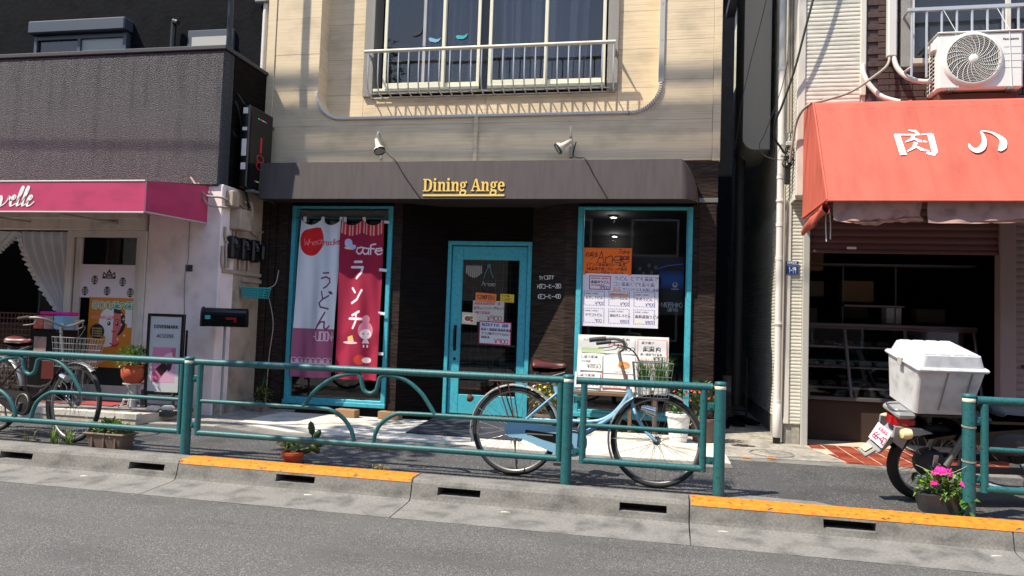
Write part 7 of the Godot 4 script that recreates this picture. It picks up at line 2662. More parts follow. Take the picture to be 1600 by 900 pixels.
	b.tube(curve([Vector3(0.885, 0.62, 0.03), Vector3(0.8, 0.52, 0.02), Vector3(0.6, 0.37, 0.02), Vector3(0.45, 0.3, 0.02)]), 0.003, 5)
	part(o, "brake_cable", b, M.cable_black)
	# carrier
	b = Mb.new()
	for z in [-0.07, -0.025, 0.025, 0.07]:
		b.tube(curve([Vector3(0.26, 0.695, z * 0.8), Vector3(0.1, 0.705, z), Vector3(-0.2, 0.7, z)]), 0.005, 6)
	for x in [-0.2, -0.08, 0.06, 0.2]:
		b.rod(Vector3(x, 0.7, -0.075), Vector3(x, 0.7, 0.075), 0.005, 6)
	for s in [-1.0, 1.0]:
		b.rod(Vector3(-0.14, 0.7, 0.065 * s), Vector3(0.0, 0.34, 0.062 * s), 0.0055, 6)
		b.rod(Vector3(-0.05, 0.7, 0.065 * s), Vector3(0.02, 0.34, 0.062 * s), 0.0045, 6)
	part(o, "carrier", b, M.rusty_steel if rusty else M.dull_steel)
	b = Mb.new()
	b.t = Transform3D(Basis(Vector3.BACK, PI / 2), Vector3(-0.36, 0.555, 0))
	b.lathe([Vector2(0, 0.03), Vector2(0.026, 0.026), Vector2(0.03, 0.0), Vector2(0.012, -0.02), Vector2(0, -0.02)], 14)
	part(o, "rear_reflector", b, M.rusty_steel if rusty else M.red_lens)
	# chain case and cranks
	b = Mb.new()
	var prof := PackedVector2Array()
	for k in 13:
		var a := -PI / 2 + 0.05 + (PI - 0.1) * k / 12
		prof.append(Vector2(bb.x + 0.02 + cos(a) * 0.105, bb.y + 0.0 + sin(a) * 0.105))
	if case_on:
		prof.append(Vector2(0.32, 0.392))
		prof.append(Vector2(0.06, 0.402))
		for k in 7:
			var a := PI / 2 + 0.2 + (PI - 0.4) * k / 6
			prof.append(Vector2(cos(a) * 0.055 - 0.01, 0.345 + sin(a) * 0.055))
		prof.append(Vector2(0.07, 0.285))
		prof.append(Vector2(0.3, 0.205))
		b.prism(prof, 0.045, 0.068)
		var cc := part(o, "chain_case", b, paint)
		b = Mb.new()
		b.prism(PackedVector2Array([Vector2(0.1, 0.352), Vector2(0.335, 0.338), Vector2(0.345, 0.3), Vector2(0.335, 0.268), Vector2(0.22, 0.292), Vector2(0.1, 0.328)]), 0.0665, 0.0695)
		part(cc, "case_slot", b, M.gloss_black)
		b = Mb.new()
		b.box(Vector3(0.21, 0.325, 0.0705), Vector3(0.2, 0.009, 0.003))
		part(cc, "chain", b, M.dull_steel)
		b = Mb.new()
		b.tube(circle(Vector3(bb.x + 0.02, bb.y, 0.07), 0.085, Vector3.BACK, 28), 0.006, 6, true)
		part(cc, "case_ring", b, M.dull_steel)
	b = Mb.new()
	b.rod(bb + Vector3(0, 0, 0.078), bb + Vector3(-0.06, -0.155, 0.085), 0.009, 8)
	b.rod(bb + Vector3(0, 0, -0.06), bb + Vector3(0.06, 0.155, -0.07), 0.009, 8)
	b.rod(bb + Vector3(0, 0, -0.07), bb + Vector3(0, 0, 0.085), 0.012, 10)
	part(o, "cranks", b, M.dull_steel)
	for s in [-1.0, 1.0]:
		b = Mb.new()
		b.box(bb + Vector3(-0.06 * s, -0.155 * s, 0.12 * s), Vector3(0.085, 0.022, 0.07), 0.004)
		b.rod(bb + Vector3(-0.06 * s, -0.155 * s, 0.08 * s), bb + Vector3(-0.06 * s, -0.155 * s, 0.15 * s), 0.006, 6)
		part(o, "pedal", b, M.dull_steel if rusty else M.black_plastic)
	b = Mb.new()
	b.tube(curve([Vector3(0.0, 0.33, -0.06), Vector3(-0.01, 0.2, -0.075), Vector3(0.0, 0.03, -0.12), Vector3(0.03, 0.008, -0.12)]), 0.007, 8)
	b.rod(Vector3(0.0, 0.33, 0.06), Vector3(0.05, 0.1, 0.07), 0.006, 8)
	part(o, "kickstand", b, M.dull_steel)
	# lamp on the fork
	b = Mb.new()
	b.t = turn * Transform3D(Basis(Vector3.BACK, -PI / 2 - 0.25), Vector3(0.99, 0.555, 0.075))
	b.lathe([Vector2(0, -0.05), Vector2(0.018, -0.045), Vector2(0.03, -0.01), Vector2(0.036, 0.05), Vector2(0.038, 0.056)], 16)
	var hl := part(o, "headlight", b, M.chrome)
	b = Mb.new()
	b.t = turn * Transform3D(Basis(Vector3.BACK, -PI / 2 - 0.25), Vector3(0.99, 0.555, 0.075))
	b.lathe([Vector2(0, 0.062), Vector2(0.02, 0.06), Vector2(0.036, 0.052)], 16)
	part(hl, "lens", b, M.clear_lens)
	b = Mb.new()
	b.t = turn
	b.tube(curve([Vector3(0.94, 0.47, 0.06), Vector3(0.96, 0.5, 0.075), Vector3(0.985, 0.54, 0.075)]), 0.006, 6)
	b.rod(Vector3(1.03, 0.64, 0.0), fa + Vector3(-0.01, 0, 0.06), 0.003, 5)
	b.rod(Vector3(1.05, 0.64, -0.05), fa + Vector3(0, 0, -0.06), 0.003, 5)
	part(o, "lamp_bracket", b, M.steel)
	# basket
	b = Mb.new()
	b.t = turn
	var corner := func(y: float, i: int) -> Vector3:
		var f := 0.8 + 0.2 * y / 0.25
		return Vector3(1.02 + [-0.145, 0.145, 0.145, -0.145][i] * f, 0.64 + y, [-0.145, -0.145, 0.145, 0.145][i] * f)
	for k in 6:
		var y := k * 0.05
		for i in 4:
			b.rod(corner.call(y, i), corner.call(y, (i + 1) % 4), 0.0035 if k in [0, 5] else 0.0022, 5)
	for i in 4:
		for k in 9:
			var u := k / 9.0
			b.rod(corner.call(0.0, i).lerp(corner.call(0.0, (i + 1) % 4), u), corner.call(0.25, i).lerp(corner.call(0.25, (i + 1) % 4), u), 0.0018, 4)
	for k in 8:
		b.rod(corner.call(0.0, 0).lerp(corner.call(0.0, 1), k / 7.0), corner.call(0.0, 3).lerp(corner.call(0.0, 2), k / 7.0), 0.0018, 4)
	b.rod(Vector3(0.84, 0.72, 0), Vector3(0.9, 0.74, 0), 0.01, 6)
	part(o, "basket", b, M.steel)


func make_bicycles() -> void:
	var o := thing("bicycle", "light blue town bicycle with a brown saddle and wire basket behind the guardrail", "bicycle", Vector3(-1.03, -0.014, 2.88), -0.07)
	o.rotation.x = -0.045
	make_bicycle(o, M.blue_paint, 0.05, true, true)
	var b := Mb.new()
	b.rod(Vector3(0.79, 0.86, 0), Vector3(0.785, 0.885, 0), 0.016, 10)
	part(o, "stem_band", b, M.yellow_paint)
	o = thing("bicycle", "dark brown town bicycle with a wire basket in front of the salon window", "bicycle", Vector3(-5.92, -0.014, 2.62), -0.24)
	o.rotation.x = -0.05
	make_bicycle(o, M.dark_frame_paint, 0.0, false, true)
	b = Mb.new()
	for k in 6:
		var y := 0.42 + k * 0.045
		b.tube(PackedVector3Array([Vector3(-0.12, y, 0.09), Vector3(0.13, y - 0.02, 0.09), Vector3(0.13, y - 0.02, 0.2), Vector3(-0.12, y, 0.2), Vector3(-0.12, y, 0.09)]), 0.006, 5)
	for k in 7:
		b.rod(Vector3(-0.12 + k * 0.04, 0.42, 0.2), Vector3(-0.12 + k * 0.04, 0.65, 0.2), 0.006, 5)
	part(o, "side_basket", b, M.wood)


# ------------------------------------------------------------------ delivery motorcycle
func make_scooter() -> void:
	var at := Vector3(1.88, -0.02, 2.66)
	var o := thing("delivery_motorcycle", "black delivery motorcycle with a red tail light parked behind the right guardrail", "motorcycle", at, 0.2)
	o.rotation.x = 0.26
	var ra := Vector3(0, 0.29, 0)
	wheel(o, "rear_wheel", Transform3D(Basis(), ra), 0.29, 0.034, 36, 0.06, M.black_rubber, M.steel)
	wheel(o, "front_wheel", Transform3D(Basis(), Vector3(1.21, 0.29, 0)), 0.29, 0.032, 36, 0.06, M.black_rubber, M.steel)
	var b := Mb.new()
	b.t = Transform3D(Basis(Vector3.RIGHT, PI / 2), ra)
	b.lathe([Vector2(0, -0.05), Vector2(0.09, -0.05), Vector2(0.1, -0.02), Vector2(0.1, 0.04), Vector2(0.075, 0.06), Vector2(0.03, 0.075), Vector2(0, 0.08)], 28)
	part(o, "brake_drum", b, M.dark_grey)
	b = Mb.new()
	b.t = Transform3D(Basis(Vector3.RIGHT, PI / 2), ra + Vector3(0.02, 0.0, 0))
	b.lathe([Vector2(0, 0.082), Vector2(0.02, 0.08), Vector2(0.035, 0.062)], 14)
	b.t = Transform3D()
	b.box(ra + Vector3(0.0, 0.04, 0.075), Vector3(0.035, 0.09, 0.012), 0.004)
	part(o, "axle_nut", b, M.aluminium)
	# body
	b = Mb.new()
	fender(b, ra, 0.335, 0.35, 2.75, 0.075)
	fender(b, ra, 0.338, 0.35, 2.75, 0.077)
	part(o, "rear_fender", b, M.gloss_black)
	b = Mb.new()
	var body := PackedVector2Array([Vector2(-0.1, 0.5), Vector2(0.15, 0.55), Vector2(0.62, 0.6), Vector2(0.82, 0.45), Vector2(0.85, 0.36), Vector2(0.6, 0.33), Vector2(0.42, 0.36), Vector2(0.3, 0.46), Vector2(0.1, 0.5)])
	b.prism(body, -0.1, 0.1)
	var bd := part(o, "body", b, M.gloss_black)
	b = Mb.new()
	b.t = Transform3D(Basis(), Vector3(0.5, 0.48, 0.1))
	b.grid(func(u: float, v: float):
		var a := u * PI
		var c := v * TAU
		return Vector3(0.17 * cos(a), 0.085 * sin(a) * cos(c), 0.03 * sin(a) * sin(c)), 16, 16, Vector3.BACK)
	b.t = Transform3D()
	part(bd, "side_cover", b, M.dark_grey)
	b = Mb.new()
	b.box(Vector3(0.56, 0.47, 0.128), Vector3(0.12, 0.02, 0.008), 0.003)
	part(bd, "badge", b, M.dull_steel)
	b = Mb.new()
	b.grid(func(u: float, v: float):
		var a := v * TAU
		var e := sqrt(sqrt(clampf(u * 8.0, 0, 1))) * sqrt(clampf((1.0 - u) * 6.0, 0, 1))
		return Vector3(lerpf(0.28, 0.85, u), 0.71 - 0.02 * sin(u * 3.0) + 0.055 * e * sin(a), 0.13 * e * cos(a)), 24, 20, Vector3.UP)
	for k in b.n.size():
		if b.v[k].y < 0.7 and b.n[k].y > 0.0:
			b.n[k] = -b.n[k]
	part(o, "seat", b, M.black_plastic)
	b = Mb.new()
	b.box(Vector3(0.55, 0.63, 0), Vector3(0.5, 0.08, 0.18), 0.03)
	part(o, "seat_base", b, M.gloss_black)
	# shock, swing arm, exhaust, engine
	b = Mb.new()
	for z in [0.12, -0.12]:
		b = Mb.new()
		b.rod(Vector3(0.17, 0.62, z), Vector3(0.05, 0.32, z), 0.022, 12)
		part(o, "shock_absorber", b, M.dull_steel)
		b = Mb.new()
		b.box(Vector3(0.3, 0.29, z * 0.88), Vector3(0.62, 0.05, 0.02), 0.006)
		part(o, "swing_arm", b, M.dark_grey)
	b = Mb.new()
	b.tube(curve([Vector3(-0.17, 0.235, 0.15), Vector3(0.1, 0.225, 0.15), Vector3(0.3, 0.21, 0.15), Vector3(0.5, 0.17, 0.13), Vector3(0.8, 0.17, 0.1)]), 0.04, 14, false, 0.018)
	part(o, "exhaust", b, M.chrome)
	b = Mb.new()
	b.box(Vector3(0.75, 0.3, 0.0), Vector3(0.26, 0.2, 0.24), 0.05)
	b.t = Transform3D(Basis(Vector3.RIGHT, PI / 2), Vector3(0.76, 0.27, 0.12))
	b.lathe([Vector2(0.09, 0), Vector2(0.085, 0.02), Vector2(0.05, 0.03), Vector2(0, 0.032)], 20)
	b.t = Transform3D()
	for k in 5:
		b.box(Vector3(0.93 + k * 0.022, 0.3, 0), Vector3(0.008, 0.13, 0.14), 0.002)
	part(o, "engine", b, M.aluminium)
	b = Mb.new()
	b.rod(Vector3(0.52, 0.36, 0.17), Vector3(0.66, 0.4, 0.17), 0.014, 10)
	b.rod(Vector3(0.54, 0.36, 0.17), Vector3(0.62, 0.2, 0.16), 0.01, 8)
	b.rod(Vector3(0.62, 0.2, 0.1), Vector3(0.62, 0.2, 0.26), 0.012, 8)
	part(o, "kick_lever", b, M.chrome)
	# front end, mostly outside the photograph
	b = Mb.new()
	b.rod(Vector3(1.0, 0.78, 0), Vector3(1.2, 0.3, 0.07), 0.022, 10)
	b.rod(Vector3(1.0, 0.78, 0), Vector3(1.2, 0.3, -0.07), 0.022, 10)
	b.rod(Vector3(0.99, 0.8, 0), Vector3(0.93, 0.98, 0), 0.03, 10)
	part(o, "fork", b, M.dull_steel)
	b = Mb.new()
	b.tube(curve([Vector3(0.85, 1.0, 0.33), Vector3(0.93, 0.99, 0.1), Vector3(0.93, 0.99, -0.1), Vector3(0.85, 1.0, -0.33)]), 0.013, 8)
	part(o, "handlebar", b, M.gloss_black)
	b = Mb.new()
	b.grid(func(u: float, v: float): return Vector3(0.95 + 0.1 * v + 0.03 * cos((u - 0.5) * 3.0), lerpf(0.85, 0.3, v), (u - 0.5) * 0.5), 12, 10, Vector3.RIGHT)
	part(o, "leg_shield", b, M.gloss_black)
	b = Mb.new()
	b.tube(curve([Vector3(0.88, 1.0, 0.24), Vector3(0.82, 1.05, 0.22), Vector3(0.74, 1.07, 0.2)]), 0.006, 6)
	b.t = Transform3D(Basis(Vector3.UP, -0.5), Vector3(0.68, 1.07, 0.2))
	b.box(Vector3.ZERO, Vector3(0.13, 0.085, 0.024), 0.011)
	b.t = Transform3D()
	part(o, "mirror", b, M.chrome)
	# tail: lamp, plate, indicators, guard
	b = Mb.new()
	b.box(Vector3(-0.13, 0.585, 0.0), Vector3(0.13, 0.045, 0.22), 0.015)
	part(o, "tail_cover", b, M.grey_plastic)
	b = Mb.new()
	b.grid(func(u: float, v: float):
		var a := (u - 0.5) * PI
		return Vector3(-0.1 - 0.1 * cos(a), lerpf(0.563, 0.5, v) , 0.1 * sin(a)), 16, 4, Vector3.LEFT)
	b.box(Vector3(-0.1, 0.532, 0), Vector3(0.1, 0.06, 0.19), 0.015)
	part(o, "tail_light", b, M.red_lens)
	b = Mb.new()
	b.tube(curve([Vector3(-0.1, 0.62, 0.08), Vector3(-0.19, 0.615, 0.06), Vector3(-0.19, 0.615, -0.06), Vector3(-0.1, 0.62, -0.08)]), 0.007, 8)
	part(o, "grab_rail", b, M.chrome)
	b = Mb.new()
	b.t = Transform3D(Basis(Vector3.BACK, -0.72), Vector3(-0.19, 0.4, 0))
	b.box(Vector3(0, 0, 0), Vector3(0.03, 0.26, 0.17), 0.008)
	b.t = Transform3D(Basis(Vector3.BACK, -0.95), Vector3(-0.3, 0.3, 0))
	b.box(Vector3(0, 0, 0), Vector3(0.02, 0.12, 0.12), 0.006)
	part(o, "mud_flap", b, M.grey_plastic)
	b = Mb.new()
	b.t = Transform3D(Basis(Vector3.BACK, -0.45), Vector3(-0.25, 0.415, 0.03))
	b.box(Vector3.ZERO, Vector3(0.006, 0.125, 0.19), 0.002)
	var pl := part(o, "number_plate", b, M.white_plastic)
	b = Mb.new()
	b.t = Transform3D(Basis(Vector3.BACK, -0.45), Vector3(-0.25, 0.415, 0.03))
	b.quad(Vector3(-0.0045, 0.062, -0.094), Vector3(-0.0045, 0.062, 0.094), Vector3(-0.0045, -0.062, 0.094), Vector3(-0.0045, -0.062, -0.094), Vector3.LEFT)
	part(pl, "plate_print", b, M.number_plate_print)
	b = Mb.new()
	b.t = Transform3D(Basis(Vector3.BACK, -0.95), Vector3(-0.312, 0.302, 0))
	b.box(Vector3(-0.012, 0, 0), Vector3(0.01, 0.06, 0.07), 0.003)
	part(o, "rear_reflector", b, M.amber_lens)
	for s in [-1.0, 1.0]:
		b = Mb.new()
		b.t = Transform3D(Basis(Vector3.BACK, PI / 2), Vector3(-0.13, 0.475, 0.14 * s))
		b.lathe([Vector2(0, 0.045), Vector2(0.03, 0.038), Vector2(0.038, 0.01), Vector2(0.034, -0.02), Vector2(0, -0.03)], 16)
		b.t = Transform3D()
		part(o, "indicator", b, M.amber_lens)
		b = Mb.new()
		b.prism(PackedVector2Array([Vector2(-0.2, 0.51), Vector2(-0.02, 0.5), Vector2(0.06, 0.47), Vector2(-0.1, 0.44), Vector2(-0.13, 0.35), Vector2(-0.2, 0.4)]), (0.09 if s > 0 else -0.11), (0.11 if s > 0 else -0.09))
		part(o, "tail_guard", b, M.grey_plastic)
	for c in o.get_children():
		for k in ["tail_cover", "tail_light", "grab_rail", "mud_flap", "number_plate", "rear_reflector", "indicator", "tail_guard"]:
			if String(c.name).begins_with(k):
				c.position += Vector3(-0.13, 0.075, 0.0)
	b = Mb.new()
	b.box(Vector3(0.05, 0.672, -0.03), Vector3(0.42, 0.02, 0.28), 0.006)
	for e in [-0.08, 0.2]:
		b.box(Vector3(e, 0.63, -0.03), Vector3(0.03, 0.08, 0.2), 0.004)
	part(o, "carrier", b, M.dark_grey)
	# the box on the carrier
	var x := thing("delivery_box", "weathered grey-white plastic delivery box with a ribbed lid on the motorcycle's carrier", "box", Vector3.ZERO)
	x.transform = o.transform * Transform3D(Basis(), Vector3(-0.03, 0.69, -0.06))
	b = Mb.new()
	var lo := Vector3(0.19, 0, 0.18)
	var hi := Vector3(0.225, 0.31, 0.215)
	tapered(b, lo, hi, 0.03)
	part(x, "tub", b, M.delivery_box)
	b = Mb.new()
	for q in [[-0.04, 1], [0.12, 1]]:
		b.tube(PackedVector3Array([Vector3(q[0], 0.03, 0.187), Vector3(q[0] + 0.01, 0.3, 0.218)]), 0.005, 6)
	part(x, "tub_rib", b, M.grey_plastic)
	b = Mb.new()
	b.box(Vector3(0, 0.318, 0), Vector3(0.48, 0.03, 0.46), 0.012)
	b.t = Transform3D(Basis(), Vector3(0, 0.333, 0))
	tapered(b, Vector3(0.218, 0, 0.207), Vector3(0.197, 0.075, 0.187), 0.03)
	b.t = Transform3D()
	for k in 4:
		b.box(Vector3(-0.14 + k * 0.094, 0.411, 0), Vector3(0.078, 0.014, 0.34), 0.005)
	var lid := part(x, "lid", b, M.delivery_box)
	b = Mb.new()
	b.box(Vector3(-0.242, 0.312, 0.0), Vector3(0.016, 0.06, 0.05), 0.005)
	part(lid, "latch", b, M.pale_grey)
	b = Mb.new()
	b.box(Vector3(0, -0.004, 0.1), Vector3(0.32, 0.02, 0.1), 0.004)
	part(x, "base_plate", b, M.grey_plastic)


func tapered(b: Mb, lo: Vector3, hi: Vector3, round_: float) -> void:     # a rounded box that changes size with height
	var ring := func(h: Vector3, y: float) -> PackedVector3Array:
		var o := PackedVector3Array()
		for q in 4:
			var c := Vector2([1, -1, -1, 1][q] * (h.x - round_), [1, 1, -1, -1][q] * (h.z - round_))
			for k in 5:
				var a := PI / 2 * q + PI / 2 * k / 4
				o.append(Vector3(c.x + cos(a) * round_, y, c.y + sin(a) * round_))
		return o
	var a0: PackedVector3Array = ring.call(lo, lo.y)
	var a1: PackedVector3Array = ring.call(hi, hi.y)
	var m := a0.size()
	for k in m:
		var j := (k + 1) % m
		var n0 := Vector3(a0[k].x, 0, a0[k].z).normalized()
		b.quad(a0[k], a0[j], a1[j], a1[k], n0)
		b.flat(Vector3(0, lo.y, 0), a0[k], a0[j], Vector3.DOWN)
		b.flat(Vector3(0, hi.y, 0), a1[k], a1[j], Vector3.UP)


# ------------------------------------------------------------------ plants and pots
func foliage(o: Node3D, c: Vector3, size: Vector3, count: int, leaf: float, tones: Array, upward := 0.3) -> void:
	var sets: Array[Mb] = []
	for t in tones:
		sets.append(Mb.new())
	for k in count:
		var d := Vector3(rng.randfn(), rng.randfn(), rng.randfn()).normalized()
		var p := c + d * size * pow(rng.randf(), 0.45)
		var dir := (d + Vector3(rng.randf_range(-0.6, 0.6), upward + rng.randf_range(-0.5, 0.5), rng.randf_range(-0.6, 0.6))).normalized()
		sets[rng.randi() % tones.size()].leaf(p, dir, Vector3(rng.randf_range(-0.4, 0.4), 1, rng.randf_range(-0.4, 0.4)), leaf * rng.randf_range(0.6, 1.25), leaf * rng.randf_range(0.4, 0.65))
	for k in tones.size():
		part(o, "foliage", sets[k], M[tones[k]])


func stems(o: Node3D, from: Vector3, c: Vector3, size: Vector3, count: int, r := 0.003) -> void:
	var b := Mb.new()
	for k in count:
		var d := Vector3(rng.randfn(), rng.randfn() * 0.6 + 0.4, rng.randfn()).normalized()
		var e := c + d * size * 0.8
		b.tube(curve([from + Vector3(rng.randf_range(-0.03, 0.03), 0, rng.randf_range(-0.03, 0.03)), from.lerp(e, 0.5) + Vector3(0, 0.02, 0), e], 3), r, 5)
	part(o, "stem", b, M.leaf_dark)


func blossoms(o: Node3D, c: Vector3, size: Vector3, count: int, petal: float, m: Material) -> void:
	var b := Mb.new()
	for k in count:
		var d := Vector3(rng.randfn(), absf(rng.randfn()) * 0.8, rng.randfn() * 0.8 + 0.4).normalized()
		var p := c + d * size * rng.randf_range(0.85, 1.1)
		for i in 5:
			var a := TAU * i / 5 + rng.randf()
			var side := d.cross(Vector3.UP).normalized()
			var up := side.cross(d).normalized()
			b.leaf(p, (side * cos(a) + up * sin(a) + d * 0.35).normalized(), d, petal, petal * 0.8)
	part(o, "blossom", b, m)


func pot(o: Node3D, r0: float, r1: float, h: float, m: Material, lip := 0.012) -> void:
	var b := Mb.new()
	b.lathe([Vector2(0, 0), Vector2(r0, 0), Vector2(r1, h - lip * 2.5), Vector2(r1 + lip, h - lip * 2.4), Vector2(r1 + lip, h - 0.002), Vector2(r1 + lip * 0.6, h), Vector2(r1 - 0.006, h), Vector2(r1 - 0.012, h - 0.03)], 28)
	part(o, "pot", b, m)
	b = Mb.new()
	b.lathe([Vector2(0, h - 0.018), Vector2(r1 * 0.5, h - 0.02), Vector2(r1 - 0.008, h - 0.028)], 20)
	part(o, "soil", b, M.soil)


func blades(o: Node3D, c: Vector3, spread: float, count: int, length: float, width: float, tone: String) -> void:
	var b := Mb.new()
	for k in count:
		var a := rng.randf() * TAU
		var q := Vector3(cos(a), 0, sin(a))
		var p := c + q * rng.randf() * spread
		var l := length * rng.randf_range(0.6, 1.15)
		var bend := rng.randf_range(0.15, 0.8)
		var side := q.cross(Vector3.UP) * width * 0.5
		var last := p
		for j in 4:
			var u := (j + 1) / 4.0
			var e := p + Vector3(0, l * (u - bend * 0.35 * u * u), 0) + q * l * bend * u * u * 0.6
			var w0 := side * (1.0 - (j / 4.0) * 0.8)
			var w1 := side * (1.0 - u * 0.95)
			b.quad(last - w0, last + w0, e + w1, e - w1, q + Vector3(0, 0.4, 0))
			last = e
	stuff(part(o, "blades", b, M[tone]))


func make_plants() -> void:
	# brown trough by the kerb
	var o := thing("planter", "brown plastic trough with green lettuce-like leaves on the kerb by the dark bicycle", "planter", Vector3(-4.43, -0.016, kz(-4.43, 3.03)), -TILT)
	var b := Mb.new()
	tapered(b, Vector3(0.15, 0.0, 0.07), Vector3(0.18, 0.12, 0.09), 0.02)
	b.box(Vector3(0, 0.122, 0), Vector3(0.385, 0.016, 0.2), 0.006)
	part(o, "trough", b, M.brown_plastic)
	for x in [-0.11, 0.0, 0.11]:
		b = Mb.new()
		b.box(Vector3(x, 0.055, 0.083), Vector3(0.02, 0.1, 0.012), 0.004)
		part(o, "trough_rib", b, M.brown_plastic)
	foliage(o, Vector3(0, 0.155, 0), Vector3(0.17, 0.06, 0.08), 300, 0.055, ["leaf_mid", "leaf_light", "leaf_dark"], 0.5)
	blades(o, Vector3(0.06, 0.13, 0), 0.06, 6, 0.22, 0.008, "leaf_dry")
	# succulent in a clay pot
	o = thing("potted_succulent", "small clay pot with a paddle-leaved succulent on the sidewalk behind the yellow kerb", "potted plant", Vector3(-2.77, -0.016, kz(-2.77, 3.03)))
	pot(o, 0.065, 0.085, 0.085, M.terracotta, 0.01)
	foliage(o, Vector3(-0.02, 0.105, 0.01), Vector3(0.07, 0.035, 0.06), 70, 0.045, ["leaf_mid", "leaf_light"], 0.6)
	b = Mb.new()
	b.tube(curve([Vector3(0.04, 0.08, 0), Vector3(0.12, 0.1, 0.01), Vector3(0.155, 0.16, 0.01), Vector3(0.16, 0.24, 0.01)]), 0.008, 6)
	part(o, "stem", b, M.leaf_dark)
	for q in [[0.15, 0.27, 0.2, 0.06], [0.2, 0.225, -0.6, 0.05], [0.12, 0.1, -1.2, 0.05], [0.18, 0.12, -2.1, 0.06], [0.14, 0.17, 1.2, 0.045], [0.2, 0.15, -1.5, 0.05]]:
		b = Mb.new()
		b.t = Transform3D(Basis(Vector3.BACK, q[2]).scaled(Vector3.ONE), Vector3(q[0], q[1], 0.01))
		b.lathe([Vector2(0.0, -q[3]), Vector2(q[3] * 0.4, -q[3] * 0.5), Vector2(q[3] * 0.5, 0.1 * q[3]), Vector2(q[3] * 0.36, q[3] * 0.7), Vector2(0, q[3])], 12)
		for k in b.v.size():
			b.v[k].z = 0.01 + (b.v[k].z - 0.01) * 0.35
		part(o, "paddle_leaf", b, M.leaf_dark)
	# pink flowers in a dark planter
	o = thing("flower_planter", "grey planter of magenta geraniums at the foot of the wired teal post", "planter", Vector3(1.86, -0.016, kz(1.86, 3.0)))
	b = Mb.new()
	tapered(b, Vector3(0.11, 0.0, 0.07), Vector3(0.14, 0.12, 0.09), 0.03)
	part(o, "trough", b, M.dark_grey)
	foliage(o, Vector3(0.02, 0.17, 0.02), Vector3(0.17, 0.09, 0.09), 280, 0.05, ["leaf_mid", "leaf_light", "leaf_mid"], 0.3)
	stems(o, Vector3(0.02, 0.1, 0), Vector3(0.02, 0.17, 0.02), Vector3(0.16, 0.09, 0.08), 14)
	for q in [[Vector3(0.0, 0.26, 0.04), 34, 0.06], [Vector3(0.14, 0.2, 0.08), 24, 0.045], [Vector3(0.24, 0.22, 0.02), 8, 0.028], [Vector3(-0.06, 0.2, 0.08), 5, 0.02]]:
		blossoms(o, q[0], Vector3(q[2], q[2] * 0.6, q[2]), q[1], 0.019, M.flower_pink)
	b = Mb.new()
	b.tube(curve([Vector3(0.1, 0.12, 0.06), Vector3(0.1, 0.1, 0.11), Vector3(0.12, 0.03, 0.13)]), 0.003, 5)
	part(o, "stem", b, M.leaf_mid)
	foliage(o, Vector3(0.13, 0.06, 0.12), Vector3(0.05, 0.05, 0.02), 9, 0.09, ["leaf_mid"], -0.8)
	# white pot and red-flowered plant by the right show window
	o = thing("potted_plant", "white round pot with low green shoots below the right show window", "potted plant", Vector3(0.25, 0.0, 0.75))
	pot(o, 0.085, 0.115, 0.29, M.white_plastic, 0.014)
	foliage(o, Vector3(0, 0.3, 0), Vector3(0.09, 0.03, 0.09), 60, 0.05, ["leaf_mid", "leaf_dark"], 0.5)
	o = thing("potted_plant", "tall leafy plant with small coral flowers beside the white pot", "potted plant", Vector3(0.5, 0.0, 0.62))
	pot(o, 0.1, 0.13, 0.24, M.brown_plastic)
	stems(o, Vector3(0, 0.22, 0), Vector3(-0.02, 0.42, 0), Vector3(0.16, 0.17, 0.12), 26, 0.006)
	foliage(o, Vector3(-0.02, 0.42, 0), Vector3(0.16, 0.19, 0.12), 190, 0.06, ["leaf_dark", "leaf_mid", "leaf_dark"], 0.4)
	foliage(o, Vector3(-0.26, 0.42, 0.0), Vector3(0.08, 0.12, 0.08), 60, 0.06, ["leaf_dark", "leaf_mid"], 0.4)
	blossoms(o, Vector3(-0.02, 0.42, 0.02), Vector3(0.17, 0.2, 0.14), 26, 0.017, M.flower_red)
	blossoms(o, Vector3(-0.24, 0.4, 0.02), Vector3(0.09, 0.12, 0.09), 8, 0.016, M.flower_red)
	# yellow flowers behind the blue bicycle
	o = thing("flower_pot", "bushy pot of pale yellow and white flowers behind the blue bicycle's rear wheel", "potted plant", Vector3(-1.07, 0.0, 0.8))
	pot(o, 0.11, 0.15, 0.22, M.brown_plastic)
	stems(o, Vector3(0, 0.2, 0), Vector3(0, 0.4, 0), Vector3(0.2, 0.17, 0.14), 20)
	foliage(o, Vector3(0, 0.4, 0), Vector3(0.21, 0.19, 0.15), 320, 0.045, ["leaf_light", "leaf_mid", "leaf_dry"], 0.2)
	blossoms(o, Vector3(0, 0.4, 0.02), Vector3(0.2, 0.17, 0.15), 36, 0.018, M.flower_yellow)
	blossoms(o, Vector3(0, 0.38, 0.02), Vector3(0.2, 0.19, 0.15), 20, 0.018, M.white_print)
	# grass in white pots in the bicycle basket
	o = thing("potted_grass", "green chive-like grass in white pots standing in the blue bicycle's basket", "potted plant", Vector3(-0.01, 0.648, 2.915), -0.07)
	for k in 2:
		b = Mb.new()
		tapered(b, Vector3(0.045, 0.0, 0.05), Vector3(0.055, 0.09, 0.06), 0.015)
		b.t = Transform3D()
		for i in b.v.size():
			b.v[i].x += -0.058 + k * 0.118
		part(o, "pot", b, M.white_plastic)
	blades(o, Vector3(-0.058, 0.08, 0), 0.06, 140, 0.2, 0.007, "leaf_mid")
	blades(o, Vector3(0.06, 0.08, 0), 0.06, 140, 0.22, 0.007, "leaf_mid")
	# clay pot on a wire stand by the pavement sign
	o = thing("potted_shrub", "clay pot of bright bushy foliage on a twisted wire stand by the pavement sign", "potted plant", Vector3(-5.52, 0.098, 1.33))
	b = Mb.new()
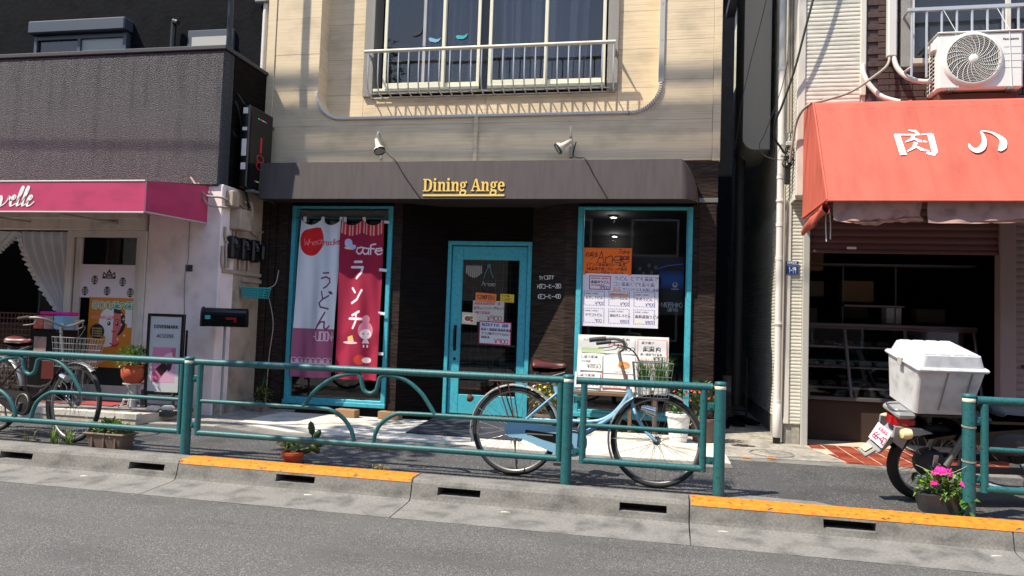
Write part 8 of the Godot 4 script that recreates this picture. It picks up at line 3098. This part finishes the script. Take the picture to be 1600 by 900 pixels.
	b.lathe([Vector2(0.07, 0.25), Vector2(0.125, 0.32), Vector2(0.13, 0.4), Vector2(0.115, 0.42), Vector2(0.135, 0.45), Vector2(0.125, 0.455), Vector2(0.1, 0.43), Vector2(0.0, 0.42)], 24)
	b.lathe([Vector2(0, 0.25), Vector2(0.07, 0.25)], 24)
	part(o, "pot", b, M.terracotta)
	b = Mb.new()
	for k in 6:
		var a := TAU * k / 6
		var q := Vector3(cos(a), 0, sin(a))
		b.tube(curve([q * 0.1 + Vector3(0, 0.25, 0), q * 0.04 + Vector3(0, 0.17, 0), q * 0.09 + Vector3(0, 0.08, 0), q * 0.12, q * 0.15 + Vector3(0, 0.02, 0)]), 0.006, 6)
	b.tube(circle(Vector3(0, 0.248, 0), 0.1, Vector3.UP, 20), 0.006, 6, true)
	b.tube(circle(Vector3(0, 0.08, 0), 0.09, Vector3.UP, 20), 0.005, 6, true)
	b.lathe([Vector2(0, 0.0), Vector2(0.05, 0.0), Vector2(0.04, 0.1), Vector2(0.045, 0.24)], 12)
	part(o, "stand", b, M.pale_grey)
	stems(o, Vector3(0, 0.42, 0), Vector3(-0.02, 0.52, 0), Vector3(0.18, 0.12, 0.14), 14)
	foliage(o, Vector3(-0.02, 0.52, 0), Vector3(0.2, 0.13, 0.15), 620, 0.042, ["leaf_light", "leaf_light", "leaf_mid"], 0.3)
	# shrub at the pillar foot
	o = thing("corner_shrub", "dry mossy shrub with spiky leaves at the foot of the restaurant's left pillar", "shrub", Vector3(-4.56, -0.01, 0.34))
	b = Mb.new()
	tapered(b, Vector3(0.06, 0, 0.06), Vector3(0.08, 0.07, 0.08), 0.02)
	part(o, "pot", b, M.valance_cloth)
	foliage(o, Vector3(0, 0.17, 0), Vector3(0.12, 0.13, 0.1), 220, 0.04, ["leaf_dry", "leaf_dark", "leaf_mid"], 0.1)
	blades(o, Vector3(0, 0.22, 0), 0.03, 9, 0.28, 0.02, "leaf_dark")
	# weeds along the kerb
	var spots := [[-5.02, 3.0, 14, 0.16, "leaf_light"], [-4.86, 3.02, 18, 0.17, "leaf_light"], [-5.3, 2.98, 8, 0.12, "leaf_dry"]]
	for k in 3:
		o = thing("weed_tuft", ["grass weed beside the dark bicycle's front wheel, the middle tuft", "grass weed nearest the brown trough", "sparse dry weed nearest the photo's left edge"][k], "weed", Vector3(spots[k][0], -0.016, kz(spots[k][0], spots[k][1])), 0.0, "weeds along the kerb")
		blades(o, Vector3.ZERO, 0.07, spots[k][2], spots[k][3], 0.012, spots[k][4])
	o = thing("dry_tuft", "small dry tuft of moss behind the yellow kerb, right of the clay pot", "weed", Vector3(-2.02, -0.016, kz(-2.02, 3.1)))
	foliage(o, Vector3(0, 0.015, 0), Vector3(0.07, 0.018, 0.03), 90, 0.022, ["leaf_dry", "leaf_dry"], 0.6)
